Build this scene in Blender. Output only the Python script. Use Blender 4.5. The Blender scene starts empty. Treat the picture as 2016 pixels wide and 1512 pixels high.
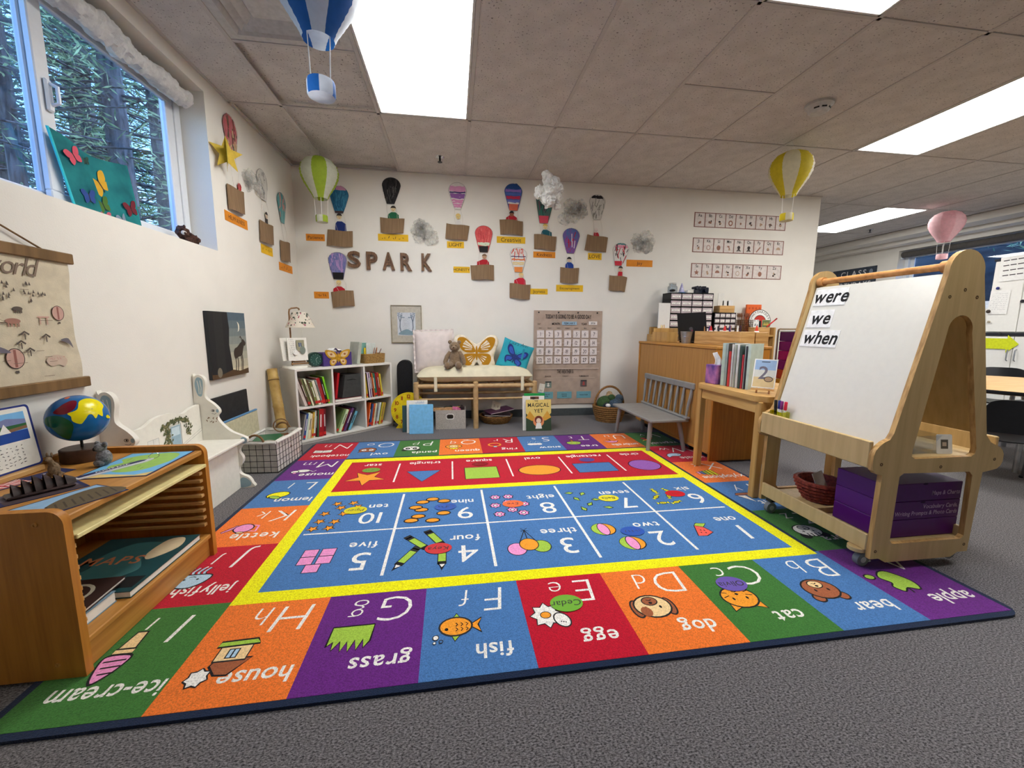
import bpy, bmesh, math, random
from mathutils import Vector, Matrix
random.seed(7)
PI = math.pi
# ------------------------------------------------------------------ camera, world, exposure
H = 2.335            # ceiling height
YB = 4.054           # back wall plane
XL = -1.412          # left wall plane
XR = 6.8             # right wall plane
T = 0.6096           # ceiling module
X0 = -0.481          # a ceiling grid line
Y0 = 3.025           # a ceiling grid row
scene = bpy.context.scene
col = scene.collection
cam_d = bpy.data.cameras.new('camera')
cam_d.sensor_width = 36.0
cam_d.lens = 792.23 / 2016 * 36
cam_d.clip_start = 0.02
cam = bpy.data.objects.new('camera', cam_d)
col.objects.link(cam)
pitch, roll, yaw = -0.1379, 0.0062, 0.1438
fw = Vector((math.sin(yaw) * math.cos(pitch), math.cos(yaw) * math.cos(pitch), math.sin(pitch)))
rt = Vector((math.cos(yaw), -math.sin(yaw), 0))
up = rt.cross(fw)
r2 = rt * math.cos(roll) + up * math.sin(roll)
u2 = up * math.cos(roll) - rt * math.sin(roll)
cm = Matrix(((r2.x, u2.x, -fw.x, 0), (r2.y, u2.y, -fw.y, 0), (r2.z, u2.z, -fw.z, 0.9122), (0, 0, 0, 1)))
cam.matrix_world = cm
scene.camera = cam
scene.view_settings.view_transform = 'Standard'
scene.view_settings.look = 'None'
scene.view_settings.gamma = 1.0
scene.view_settings.use_curve_mapping = False
scene.view_settings.exposure = 0.0
LAMP = 19.5           # radiance of the fluorescent diffusers
world = bpy.data.worlds.new('sky')
scene.world = world
world.use_nodes = True
wn = world.node_tree
bg = wn.nodes['Background']
sky = wn.nodes.new('ShaderNodeTexSky')
sky.sky_type = 'NISHITA'
sky.sun_elevation = math.radians(38)
sky.sun_rotation = math.radians(60)
sky.sun_disc = False
sky.air_density = 1.6
sky.ozone_density = 3.0
tint = wn.nodes.new('ShaderNodeMixRGB')          # the camera is balanced for the lamps, so daylight reads blue
tint.blend_type = 'MULTIPLY'; tint.inputs[0].default_value = 1.0; tint.inputs[2].default_value = (0.55, 0.80, 1.25, 1)
wn.links.new(sky.outputs[0], tint.inputs[1])
wn.links.new(tint.outputs[0], bg.inputs[0])
bg.inputs[1].default_value = 1.0

# ------------------------------------------------------------------ materials
def lin(c):
    c = c / 255.0
    return c / 12.92 if c <= 0.04045 else ((c + 0.055) / 1.055) ** 2.4
def rgb(c):
    return (lin(c[0]), lin(c[1]), lin(c[2]), 1.0)
MATS = {}
def mat(name, c, rough=0.6, var=0.06, vs=40.0, bump=0.0, bs=200.0, metal=0.0, spec=0.35, trans=0.0, alpha=1.0, emit=0.0, sub=0.0, stretch=None, c2=None, sheen=0.0, tl=0.0):
    """principled material with procedural colour variation and fine bump"""
    if name in MATS:
        return MATS[name]
    m = bpy.data.materials.new(name)
    m.use_nodes = True
    nt = m.node_tree
    N, L = nt.nodes, nt.links
    p = N['Principled BSDF']
    base = rgb(c)
    tc = N.new('ShaderNodeTexCoord')
    mp = N.new('ShaderNodeMapping')
    L.new(tc.outputs['Object'], mp.inputs[0])
    if stretch:
        mp.inputs['Scale'].default_value = stretch
    no = N.new('ShaderNodeTexNoise')
    no.inputs['Scale'].default_value = vs
    no.inputs['Detail'].default_value = 4
    L.new(mp.outputs[0], no.inputs['Vector'])
    rp = N.new('ShaderNodeValToRGB')
    lo = rgb(c2) if c2 else tuple(x * (1 - 2 * var) for x in base[:3]) + (1,)
    hi = tuple(min(1, x * (1 + var)) for x in base[:3]) + (1,)
    rp.color_ramp.elements[0].color = lo
    rp.color_ramp.elements[0].position = 0.3
    rp.color_ramp.elements[1].color = hi
    rp.color_ramp.elements[1].position = 0.62
    L.new(no.outputs['Fac'], rp.inputs[0])
    L.new(rp.outputs[0], p.inputs['Base Color'])
    p.inputs['Roughness'].default_value = rough
    p.inputs['Metallic'].default_value = metal
    p.inputs['Specular IOR Level'].default_value = spec
    p.inputs['Transmission Weight'].default_value = trans
    p.inputs['Alpha'].default_value = alpha
    p.inputs['Sheen Weight'].default_value = sheen
    if emit:
        p.inputs['Emission Color'].default_value = base
        p.inputs['Emission Strength'].default_value = emit
    if bump:
        n2 = N.new('ShaderNodeTexNoise')
        n2.inputs['Scale'].default_value = bs
        n2.inputs['Detail'].default_value = 3
        L.new(mp.outputs[0], n2.inputs['Vector'])
        b = N.new('ShaderNodeBump')
        b.inputs['Strength'].default_value = bump
        b.inputs['Distance'].default_value = 0.004
        L.new(n2.outputs['Fac'], b.inputs['Height'])
        L.new(b.outputs[0], p.inputs['Normal'])
    if tl:
        t = N.new('ShaderNodeBsdfTranslucent')
        L.new(rp.outputs[0], t.inputs['Color'])
        mx = N.new('ShaderNodeMixShader')
        mx.inputs[0].default_value = tl
        L.new(p.outputs[0], mx.inputs[1])
        L.new(t.outputs[0], mx.inputs[2])
        L.new(mx.outputs[0], N['Material Output'].inputs['Surface'])
    MATS[name] = m
    return m
def flat(c, rough=0.7, **k):
    return mat('paint_%d_%d_%d' % tuple(c), c, rough, var=0.03, **k)
def wood(name, c, c2, rough=0.45, axis=(3, 40, 40), vs=1.0):
    return mat(name, c, rough, vs=vs, stretch=axis, c2=c2, var=0.05, bump=0.06, bs=3.0)
def carpet(name, c, c2=None, amt=0.2, sc=220, bump=0.6):
    if name in MATS: return MATS[name]
    m = mat(name, c, 0.95, var=amt, vs=sc, bump=bump, bs=sc * 1.3, spec=0.05, c2=c2, sheen=0.15)
    return m
BLACK = flat((18, 17, 18)); WHITE = flat((236, 234, 228)); INK = flat((40, 36, 36))
CREAM = flat((226, 218, 196)); PAPER = flat((232, 229, 220))
wall_m = mat('wall_paint', (229, 225, 216), 0.75, var=0.012, vs=6, bump=0.12, bs=160, spec=0.2)
floor_m = carpet('grey_carpet', (140, 136, 137), c2=(24, 22, 24), sc=230, bump=0.9)
for _n in floor_m.node_tree.nodes:
    if _n.type == 'VALTORGB': _n.color_ramp.elements[0].position = 0.37; _n.color_ramp.elements[1].position = 0.66
    if _n.type == 'TEX_NOISE': _n.inputs['Roughness'].default_value = 0.7
    if _n.type == 'MAPPING': _n.inputs['Scale'].default_value = (0.7, 1.2, 1)
tile_m = mat('ceiling_tile', (204, 199, 194), 0.9, var=0.05, vs=8, bump=0.5, bs=120, spec=0.1)
def speckle(m):
    nt = m.node_tree; N, L = nt.nodes, nt.links
    p = N['Principled BSDF']
    src = p.inputs['Base Color'].links[0].from_socket
    v = N.new('ShaderNodeTexNoise'); v.inputs['Scale'].default_value = 95; v.inputs['Detail'].default_value = 2
    tc = N.new('ShaderNodeTexCoord'); L.new(tc.outputs['Object'], v.inputs['Vector'])
    r = N.new('ShaderNodeValToRGB')
    r.color_ramp.elements[0].position = 0.31; r.color_ramp.elements[0].color = (0.35, 0.35, 0.35, 1)
    r.color_ramp.elements[1].position = 0.37; r.color_ramp.elements[1].color = (1, 1, 1, 1)
    L.new(v.outputs['Fac'], r.inputs[0])
    mx = N.new('ShaderNodeMixRGB'); mx.blend_type = 'MULTIPLY'; mx.inputs[0].default_value = 1
    L.new(src, mx.inputs[1]); L.new(r.outputs[0], mx.inputs[2]); L.new(mx.outputs[0], p.inputs['Base Color'])
speckle(tile_m)
bar_m = mat('grid_bar_paint', (190, 185, 180), 0.6, var=0.02)
lamp_m = mat('lamp_diffuser', (254, 253, 250), 0.5, emit=LAMP, var=0.0)
lampframe_m = mat('lamp_frame', (205, 203, 200), 0.4)
base_m = mat('grey_vinyl', (74, 80, 82), 0.5)
oak = wood('oak_veneer', (186, 124, 46), (168, 108, 38), axis=(70, 70, 4))
oak_h = wood('oak_veneer_flat', (186, 132, 62), (168, 114, 50), axis=(60, 4, 60))
birch = wood('birch_ply', (200, 172, 122), (190, 162, 112), axis=(45, 45, 3))
birch_e = wood('birch_ply_edge', (190, 150, 92), (150, 110, 62), axis=(90, 90, 8))
pine = wood('pine_board', (214, 172, 112), (176, 128, 70), axis=(4, 4, 45))
rubber = wood('rubberwood', (205, 163, 98), (180, 136, 74), axis=(25, 3, 25))
rubber_v = wood('rubberwood_leg', (198, 156, 92), (176, 132, 72), axis=(25, 25, 3))
cane = wood('bamboo_cane', (186, 156, 112), (170, 140, 96), axis=(6, 6, 6), vs=4)
oak2 = wood('oak_back', (178, 130, 70), (164, 116, 58), axis=(70, 70, 4))
walnut = wood('scroll_rod', (128, 98, 62), (104, 78, 46), axis=(30, 3, 30))
barkwood = wood('rustic_letter_wood', (128, 94, 64), (92, 64, 42), axis=(60, 8, 60))
chrome = mat('chrome', (205, 205, 208), 0.18, metal=1.0, var=0.0)
steel = mat('galvanised_steel', (168, 170, 172), 0.35, metal=0.9, var=0.1, vs=30)
blackp = mat('black_plastic', (22, 22, 24), 0.4)
whitelam = mat('white_laminate', (228, 226, 220), 0.4, var=0.01)
whitepaint = mat('white_gloss_paint', (232, 229, 218), 0.3, var=0.02)
bluepaint = flat((150, 178, 190), 0.35)
wicker = mat('wicker', (150, 108, 58), 0.7, c2=(92, 60, 28), vs=90, bump=0.8, bs=110)
wicker2 = mat('seagrass', (178, 142, 84), 0.75, c2=(120, 88, 44), vs=120, bump=0.9, bs=130)
cotton = mat('cotton_wool', (240, 239, 236), 0.95, var=0.03, vs=60, bump=0.8, bs=90, spec=0.0, tl=0.35)
kraft = mat('corrugated_card', (138, 112, 84), 0.85, c2=(120, 95, 69), vs=1, stretch=(160, 4, 4), bump=0.3, bs=1)
def clear(name, tint, refl):
    m = bpy.data.materials.new(name); m.use_nodes = True
    N, L = m.node_tree.nodes, m.node_tree.links
    N.remove(N['Principled BSDF'])
    tr = N.new('ShaderNodeBsdfTransparent'); tr.inputs[0].default_value = tint
    gl = N.new('ShaderNodeBsdfGlossy'); gl.inputs['Roughness'].default_value = 0.02
    lw = N.new('ShaderNodeLayerWeight'); lw.inputs[0].default_value = 0.25
    pw = N.new('ShaderNodeMath'); pw.operation = 'MULTIPLY_ADD'; pw.inputs[1].default_value = refl; pw.inputs[2].default_value = 0.03
    L.new(lw.outputs['Facing'], pw.inputs[0])
    mx = N.new('ShaderNodeMixShader')
    L.new(pw.outputs[0], mx.inputs[0]); L.new(tr.outputs[0], mx.inputs[1]); L.new(gl.outputs[0], mx.inputs[2])
    L.new(mx.outputs[0], N['Material Output'].inputs['Surface'])
    return m
glass_m = clear('window_glass', (.93, .96, 1, 1), .3)
thinglass = clear('picture_glass', (.98, .98, .98, 1), .25)
acrylic = clear('clear_acrylic', (.86, .88, .9, 1), .35)

# ------------------------------------------------------------------ mesh builder
class MB:
    def __init__(s):
        s.v = []; s.f = []; s.m = []; s.mats = []
    def mi(s, m):
        if m not in s.mats: s.mats.append(m)
        return s.mats.index(m)
    def add(s, vs, fs, m, M=None):
        o = len(s.v); k = s.mi(m)
        for p in vs:
            p = Vector(p)
            s.v.append(M @ p if M else p)
        for f in fs:
            s.f.append([i + o for i in f]); s.m.append(k)
        return s
    def box(s, x0, x1, y0, y1, z0, z1, m, bev=0.0, M=None):
        if x0 > x1: x0, x1 = x1, x0
        if y0 > y1: y0, y1 = y1, y0
        if z0 > z1: z0, z1 = z1, z0
        b = min(bev, (x1 - x0) * .45, (y1 - y0) * .45, (z1 - z0) * .45)
        if b <= 0:
            vs = [(x, y, z) for z in (z0, z1) for y in (y0, y1) for x in (x0, x1)]
            fs = [(0, 2, 3, 1), (4, 5, 7, 6), (0, 1, 5, 4), (2, 6, 7, 3), (0, 4, 6, 2), (1, 3, 7, 5)]
            return s.add(vs, fs, m, M)
        X = (x0, x1); Y = (y0, y1); Z = (z0, z1)
        vs = []; idx = {}
        for i in (0, 1):
            for j in (0, 1):
                for k in (0, 1):
                    sx, sy, sz = 1 - 2 * i, 1 - 2 * j, 1 - 2 * k
                    for a in range(3):
                        p = [X[i] + sx * b, Y[j] + sy * b, Z[k] + sz * b]
                        p[a] = (X[i], Y[j], Z[k])[a]
                        idx[i, j, k, a] = len(vs); vs.append(p)
        fs = []
        for i in (0, 1):
            q = [idx[i, j, k, 0] for j, k in ((0, 0), (1, 0), (1, 1), (0, 1))]; fs.append(q if i else q[::-1])
            q = [idx[j, i, k, 1] for j, k in ((0, 0), (0, 1), (1, 1), (1, 0))]; fs.append(q if i else q[::-1])
            q = [idx[j, k, i, 2] for j, k in ((0, 0), (1, 0), (1, 1), (0, 1))]; fs.append(q if i else q[::-1])
        for i in (0, 1):
            for j in (0, 1):
                q = [idx[0, i, j, 1], idx[1, i, j, 1], idx[1, i, j, 2], idx[0, i, j, 2]]; fs.append(q if (i + j) % 2 == 0 else q[::-1])
                q = [idx[i, 0, j, 2], idx[i, 1, j, 2], idx[i, 1, j, 0], idx[i, 0, j, 0]]; fs.append(q if (i + j) % 2 == 0 else q[::-1])
                q = [idx[i, j, 0, 0], idx[i, j, 1, 0], idx[i, j, 1, 1], idx[i, j, 0, 1]]; fs.append(q if (i + j) % 2 == 0 else q[::-1])
        for i in (0, 1):
            for j in (0, 1):
                for k in (0, 1):
                    q = [idx[i, j, k, 0], idx[i, j, k, 1], idx[i, j, k, 2]]
                    fs.append(q if (i + j + k) % 2 else q[::-1])
        return s.add(vs, fs, m, M)
    def ring(s, rings, m, cap0=True, cap1=True, M=None):
        n = len(rings[0]); vs = [p for r in rings for p in r]; fs = []
        for a in range(len(rings) - 1):
            for b in range(n):
                c = (b + 1) % n
                fs.append((a * n + b, a * n + c, (a + 1) * n + c, (a + 1) * n + b))
        if cap0: fs.append(tuple(range(n))[::-1])
        if cap1: fs.append(tuple((len(rings) - 1) * n + i for i in range(n)))
        return s.add(vs, fs, m, M)
    def tube(s, pts, r, m, n=8, M=None, caps=True):
        pts = [Vector(p) for p in pts]; rings = []
        rr = r if isinstance(r, (list, tuple)) else [r] * len(pts)
        prev = None
        for i, p in enumerate(pts):
            d = (pts[min(i + 1, len(pts) - 1)] - pts[max(i - 1, 0)])
            if d.length < 1e-9: d = Vector((0, 0, 1))
            d.normalize()
            if prev is None:
                a = Vector((0, 0, 1)) if abs(d.z) < .9 else Vector((1, 0, 0))
            else:
                a = prev
            x = (a - d * a.dot(d)); x.normalize(); prev = x
            y = d.cross(x)
            rings.append([p + (x * math.cos(2 * PI * k / n) + y * math.sin(2 * PI * k / n)) * rr[i] for k in range(n)])
        return s.ring(rings, m, caps, caps, M)
    def lathe(s, prof, m, n=20, M=None, cap0=True, cap1=True):
        rings = [[(r * math.cos(2 * PI * k / n), r * math.sin(2 * PI * k / n), z) for k in range(n)] for r, z in prof]
        return s.ring(rings, m, cap0, cap1, M)
    def ell(s, c, r, m, n=14, k=8, M=None, sq=1.0):
        if not isinstance(r, (list, tuple)): r = (r, r, r)
        def e(t, q): return math.copysign(abs(t) ** q, t)
        rings = []
        for i in range(k + 1):
            a = -PI / 2 + PI * (i + 0.02) / (k + 0.04)
            rings.append([(c[0] + r[0] * e(math.cos(a), sq) * e(math.cos(2 * PI * j / n), sq), c[1] + r[1] * e(math.cos(a), sq) * e(math.sin(2 * PI * j / n), sq), c[2] + r[2] * e(math.sin(a), sq)) for j in range(n)])
        return s.ring(rings, m, True, True, M)
    def prism(s, poly, w0, w1, m, M=None, side=None):
        """polygon in (u, v) extruded along w"""
        n = len(poly)
        s.add([(u, v, w1) for u, v in poly], [tuple(range(n))], m, M)
        s.add([(u, v, w0) for u, v in poly], [tuple(range(n))[::-1]], m, M)
        vs = [(u, v, w0) for u, v in poly] + [(u, v, w1) for u, v in poly]
        return s.add(vs, [(i, (i + 1) % n, n + (i + 1) % n, n + i) for i in range(n)], side or m, M)
    def holed(s, outer, holes, w0, w1, m, M=None, side=None):
        """plate with holes: outlines in (u, v) extruded along w"""
        bm = bmesh.new(); es = []
        for loop in [outer] + holes:
            q = [bm.verts.new((u, v, 0)) for u, v in loop]
            es += [bm.edges.new((q[i], q[(i + 1) % len(q)])) for i in range(len(q))]
        bmesh.ops.triangle_fill(bm, use_beauty=True, edges=es)
        bm.verts.index_update()
        vs = [v.co.copy() for v in bm.verts]; fs = [[v.index for v in f.verts] for f in bm.faces]
        bm.free()
        s.add([(v.x, v.y, w1) for v in vs], fs, m, M); s.add([(v.x, v.y, w0) for v in vs], fs, m, M)
        for loop in [outer] + holes:
            n = len(loop)
            q = [(u, v, w0) for u, v in loop] + [(u, v, w1) for u, v in loop]
            s.add(q, [(i, (i + 1) % n, n + (i + 1) % n, n + i) for i in range(n)], side or m, M)
        return s
    def grid(s, fn, nu, nv, m, M=None, thick=0.0, tv=(0, 0, 1)):
        vs = [Vector(fn(i / nu, j / nv)) for j in range(nv + 1) for i in range(nu + 1)]
        fs = [(j * (nu + 1) + i, j * (nu + 1) + i + 1, (j + 1) * (nu + 1) + i + 1, (j + 1) * (nu + 1) + i) for j in range(nv) for i in range(nu)]
        if thick:
            n = len(vs); t = Vector(tv) * thick
            vs2 = vs + [v - t for v in vs]
            bd = [i for i in range(nu)] + [j * (nu + 1) + nu for j in range(nv)] + [nv * (nu + 1) + i for i in range(nu, 0, -1)] + [j * (nu + 1) for j in range(nv, 0, -1)]
            fs2 = fs + [tuple(i + n for i in f[::-1]) for f in fs] + [(bd[i], bd[i] + n, bd[(i + 1) % len(bd)] + n, bd[(i + 1) % len(bd)]) for i in range(len(bd))]
            return s.add(vs2, fs2, m, M)
        return s.add(vs, fs, m, M)
    def build(s, name, parent=None, smooth=35, M=None):
        me = bpy.data.meshes.new(name)
        me.from_pydata([tuple(v) for v in s.v], [], s.f)
        for m in s.mats: me.materials.append(m)
        if smooth:
            me.polygons.foreach_set('material_index', s.m)
            bm = bmesh.new(); bm.from_mesh(me); bmesh.ops.recalc_face_normals(bm, faces=bm.faces[:]); bm.to_mesh(me); bm.free()
        me.polygons.foreach_set('material_index', s.m)
        if smooth:
            me.shade_smooth(); me.set_sharp_from_angle(angle=math.radians(smooth))
        me.update()
        return link(name, me, parent, M)
def link(name, me, parent=None, M=None):
    o = bpy.data.objects.new(name, me); col.objects.link(o)
    if parent: o.parent = parent
    if M is not None:
        if parent: o.matrix_local = M
        else: o.matrix_world = M
    return o
def tag(o, label, cat, group=None):
    o['label'] = label; o['category'] = cat
    if group: o['group'] = group
    return o
def thing(name, label, cat, loc=(0, 0, 0), rz=0.0, group=None, M=None):
    o = bpy.data.objects.new(name, None); col.objects.link(o)
    o.empty_display_size = 0.05
    o.matrix_world = M if M is not None else Matrix.Translation(loc) @ Matrix.Rotation(rz, 4, 'Z')
    return tag(o, label, cat, group)
def structure(o):
    o['kind'] = 'structure'; return o
def TR(x, y, z=0, rz=0.0, rx=0.0, ry=0.0):
    return Matrix.Translation((x, y, z)) @ Matrix.Rotation(rz, 4, 'Z') @ Matrix.Rotation(ry, 4, 'Y') @ Matrix.Rotation(rx, 4, 'X')
def WB(u, v, w=0.0, a=0.0):      # on the back wall: u right, v up, w into the room
    return Matrix(((1, 0, 0, u), (0, 0, -1, YB - w), (0, 1, 0, v), (0, 0, 0, 1))) @ Matrix.Rotation(a, 4, 'Z')
def WL(u, v, w=0.0, a=0.0):      # on the left wall: u along +Y
    return Matrix(((0, 0, 1, XL + w), (1, 0, 0, u), (0, 1, 0, v), (0, 0, 0, 1))) @ Matrix.Rotation(a, 4, 'Z')
def WR(u, v, w=0.0, x=XR):       # on a plane facing -X: u along -Y
    return Matrix(((0, 0, -1, x - w), (-1, 0, 0, u), (0, 1, 0, v), (0, 0, 0, 1)))

# ------------------------------------------------------------------ lettering
GLY = {}
def make_glyphs():
    chars = 'ABCDEFGHIJKLMNOPQRSTUVWXYZabcdefghijklmnopqrstuvwxyz0123456789&,.!:-\''
    obs = []
    for st, off in (('thin', -0.016), ('reg', 0.0), ('bold', 0.014), ('heavy', 0.035), ('semi', 0.022)):
        for ch in chars:
            cu = bpy.data.curves.new('glyph', 'FONT'); cu.body = ch; cu.resolution_u = 3; cu.offset = off
            o = bpy.data.objects.new('glyph', cu); col.objects.link(o); obs.append((st, ch, o, cu))
    dg = bpy.context.evaluated_depsgraph_get()
    for st, ch, o, cu in obs:
        e = o.evaluated_get(dg); me = e.to_mesh()
        vs = [(v.co.x, v.co.y) for v in me.vertices]; fs = [tuple(p.vertices) for p in me.polygons]
        e.to_mesh_clear()
        x0 = min(v[0] for v in vs); x1 = max(v[0] for v in vs)
        GLY[st, ch] = ([(x - x0, y) for x, y in vs], fs, x1 - x0)
    for st, ch, o, cu in obs:
        bpy.data.objects.remove(o); bpy.data.curves.remove(cu)
make_glyphs()
def layout(s, size, style='reg', shear=0.0, gap=0.10, wx=1.0):
    x = 0.0; out = []
    for ch in s:
        if ch == ' ': x += 0.28; continue
        vs, fs, w = GLY[style, ch]
        out.append(([((x + a + shear * b) * size * wx, b * size) for a, b in vs], fs)); x += w + gap
    return out, (x - gap) * size * wx
class Print:
    """flat lettering and pictures laid on a surface, layer over layer"""
    def __init__(s, M=None, eps=0.00003, w=0.0004):
        s.mb = MB(); s.M = M or Matrix(); s.eps = eps; s.w = w; s.c = (0, 0, 1, 1, 0)
    def at(s, cx=0, cy=0, sc=1.0, sy=None, rot=0):
        s.c = (cx, cy, sc, sy or sc, rot); return s
    def _p(s, u, v):
        cx, cy, a, b, r = s.c
        u *= a; v *= b
        return (cx + u * math.cos(r) - v * math.sin(r), cy + u * math.sin(r) + v * math.cos(r), s.w)
    def _add(s, pts, fs, m):
        s.mb.add([s._p(*p) for p in pts], fs, m, s.M); s.w += s.eps
    def poly(s, pts, m, out=0, om=None):
        s._add(pts, [tuple(range(len(pts)))], m)
        if out: s.line(list(pts) + [pts[0]], out, om or BLACK)
        return s
    def rect(s, x0, y0, x1, y1, m, out=0): return s.poly([(x0, y0), (x1, y0), (x1, y1), (x0, y1)], m, out)
    def ell(s, x, y, a, b, m, out=0, n=20, rot=0):
        c, d = math.cos(rot), math.sin(rot)
        return s.poly([(x + a * math.cos(t) * c - b * math.sin(t) * d, y + a * math.cos(t) * d + b * math.sin(t) * c) for t in (2 * PI * k / n for k in range(n))], m, out)
    def line(s, pts, w, m):
        L, R = [], []
        n = len(pts)
        for i, p in enumerate(pts):
            a = pts[max(i - 1, 0)]; b = pts[min(i + 1, n - 1)]
            if i == 0 and pts[0] == pts[-1]: a = pts[-2]
            if i == n - 1 and pts[0] == pts[-1]: b = pts[1]
            dx, dy = b[0] - a[0], b[1] - a[1]; l = math.hypot(dx, dy) or 1
            L.append((p[0] - dy / l * w / 2, p[1] + dx / l * w / 2)); R.append((p[0] + dy / l * w / 2, p[1] - dx / l * w / 2))
        s._add(L + R, [(i, i + 1, n + i + 1, n + i) for i in range(n - 1)], m); return s
    def text(s, t, x, y, size, m, style='reg', shear=0.0, al='c', gap=0.10, wx=1.0):
        g, w = layout(t, size, style, shear, gap, wx)
        dx = x - (w / 2 if al == 'c' else 0 if al == 'l' else w)
        vs, fs = [], []
        for gv, gf in g:
            o = len(vs); vs += [(a + dx, b + y) for a, b in gv]; fs += [tuple(i + o for i in f) for f in gf]
        s._add(vs, fs, m); return s
    def squiggle(s, x, y, w, h, n, lw, m, seed=0):
        R = random.Random(seed)
        for k in range(n):
            x0 = x + w * k / n
            s.line([(x0 + w / n * R.uniform(0, .75), y + h * R.uniform(0, 1)) for _ in range(3)], lw, m)
        return s
    def star(s, x, y, r, m, out=0, k=0.45, rot=0, n=5):
        return s.poly([(x + (r if i % 2 == 0 else r * k) * math.sin(rot + i * PI / n), y + (r if i % 2 == 0 else r * k) * math.cos(rot + i * PI / n)) for i in range(2 * n)], m, out)
    def build(s, name, parent):
        return s.mb.build(name, parent, smooth=0)
def sup(pts):  # smooth closed outline through points (Catmull-Rom)
    out = []; n = len(pts)
    for i in range(n):
        p0, p1, p2, p3 = pts[i - 1], pts[i], pts[(i + 1) % n], pts[(i + 2) % n]
        for t in (0, .25, .5, .75):
            out.append(tuple(.5 * (2 * p1[k] + (p2[k] - p0[k]) * t + (2 * p0[k] - 5 * p1[k] + 4 * p2[k] - p3[k]) * t * t + (3 * p1[k] - p0[k] - 3 * p2[k] + p3[k]) * t ** 3) for k in (0, 1)))
    return out
def ordinal(i):
    return ['first', 'second', 'third', 'fourth', 'fifth', 'sixth', 'seventh', 'eighth', 'ninth', 'tenth', 'eleventh', 'twelfth', 'thirteenth', 'fourteenth'][i]
def rrect(x0, y0, x1, y1, r, n=4):
    out = []
    for cx, cy, a in ((x1 - r, y1 - r, 0), (x0 + r, y1 - r, PI / 2), (x0 + r, y0 + r, PI), (x1 - r, y0 + r, 1.5 * PI)):
        out += [(cx + r * math.cos(a + PI / 2 * k / n), cy + r * math.sin(a + PI / 2 * k / n)) for k in range(n + 1)]
    return out
# ================================================================== the room
structure(MB().box(-1.72, 7.0, -2.9, 8.4, -0.06, 0, floor_m).build('floor'))
w = MB()                                            # left wall with the window opening
WY0, WY1, WZ0, WZ1 = 0.55, 2.765, 1.367, 2.255
for a in ((-2.9, 8.4, -.06, WZ0), (-2.9, 8.4, WZ1, H + .1), (-2.9, WY0, WZ0, WZ1), (WY1, 8.4, WZ0, WZ1)):
    w.box(XL - 0.24, XL, *a, wall_m)
structure(w.build('wall_left', smooth=0))
structure(MB().box(XL, 3.945, YB, YB + 0.13, 0, H + .05, wall_m).build('wall_back', smooth=0))
w = MB()
RY0, RY1, RZ0, RZ1 = 2.2, 5.5, 1.2, 2.12
for a in ((-2.9, 8.4, -.06, RZ0), (-2.9, 8.4, RZ1, H + .1), (-2.9, RY0, RZ0, RZ1), (RY1, 8.4, RZ0, RZ1)):
    w.box(XR, XR + 0.24, *a, wall_m)
structure(w.build('wall_right', smooth=0))
structure(MB().box(-1.72, 7.0, 8.3, 8.5, 0, H + .1, wall_m).build('wall_far', smooth=0))
structure(MB().box(-1.72, 7.0, -3.0, -2.8, 0, H + .1, wall_m).build('wall_behind', smooth=0))
structure(MB().box(6.36, XR, -2.8, 8.3, 2.245, H, wall_m, .004).box(6.62, XR, -2.8, 8.3, 2.19, 2.245, wall_m, .004).build('trim_1'))
structure(MB().box(XL, 3.945, YB - .008, YB, 0, .078, base_m, .003).build('baseboard_back'))
structure(MB().box(XL, XL + .008, -2.8, YB - .008, 0, .078, base_m, .003).build('baseboard_left'))
structure(MB().box(-.004, .004, 0, .1, 0, .078, base_m).build('baseboard_end', M=TR(3.949, YB, 0)))

# ---- ceiling: grid bars and lay-in tiles
ceil = structure(MB().box(-1.72, 7.0, -2.9, 8.4, H + .03, H + .08, tile_m).build('ceiling', smooth=0))
lights = {(0, -1): 1, (3, -2): 1, (6, -1): 1, (9, 1): 1, (9, -1): 1, (6, 2): 1}
lights = {k: 1 for k, v in lights.items() if v}
tile_meshes = {}
def tile(x0, x1, y0, y1):
    k = (round(x1 - x0, 3), round(y1 - y0, 3))
    if k not in tile_meshes:
        b = MB().box(-k[0] / 2, k[0] / 2, -k[1] / 2, k[1] / 2, 0, .016, tile_m, .004)
        tile_meshes[k] = b.build('ceiling_tile').data
        bpy.data.objects.remove(bpy.data.objects['ceiling_tile'])
    o = link('ceiling_tile', tile_meshes[k], ceil); o.location = ((x0 + x1) / 2, (y0 + y1) / 2, H)
def cell(k, r, half=None):
    x0 = max(X0 + k * T, XL) + .008; x1 = min(X0 + (k + 1) * T, 6.36) - .008
    y0 = Y0 + r * 2 * T + .008; y1 = Y0 + (r + 1) * 2 * T - .008
    y0 = max(y0, -2.78); y1 = min(y1, 8.28)
    if half == 0: y1 = Y0 + (r + .5) * 2 * T - .008
    if half == 1: y0 = Y0 + (r + .5) * 2 * T + .008
    if (x0 + x1) / 2 < 3.945 and y0 < YB: y1 = min(y1, YB)
    if (x0 + x1) / 2 < 3.945 and y0 >= YB: return
    if x1 - x0 > .03 and y1 - y0 > .03: tile(x0, x1, y0, y1)
for k in range(-2, 12):
    for r in range(-5, 5):
        if (k, r) in lights: continue
        if (k, r) == (-1, -1): cell(k, r, 1); continue
        if (k, r) in ((3, -1),): cell(k, r, 0); cell(k, r, 1); continue
        cell(k, r)
g = MB()
bars = []
for k in range(-1, 12):
    x = X0 + k * T
    bars.append((x - .011, x + .011, -2.78, YB if x < 3.94 else 8.28))
for r in range(-4, 5):
    y = Y0 + r * 2 * T
    bars.append((XL if y < YB else 3.95, 6.36, y - .010, y + .010))
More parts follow.
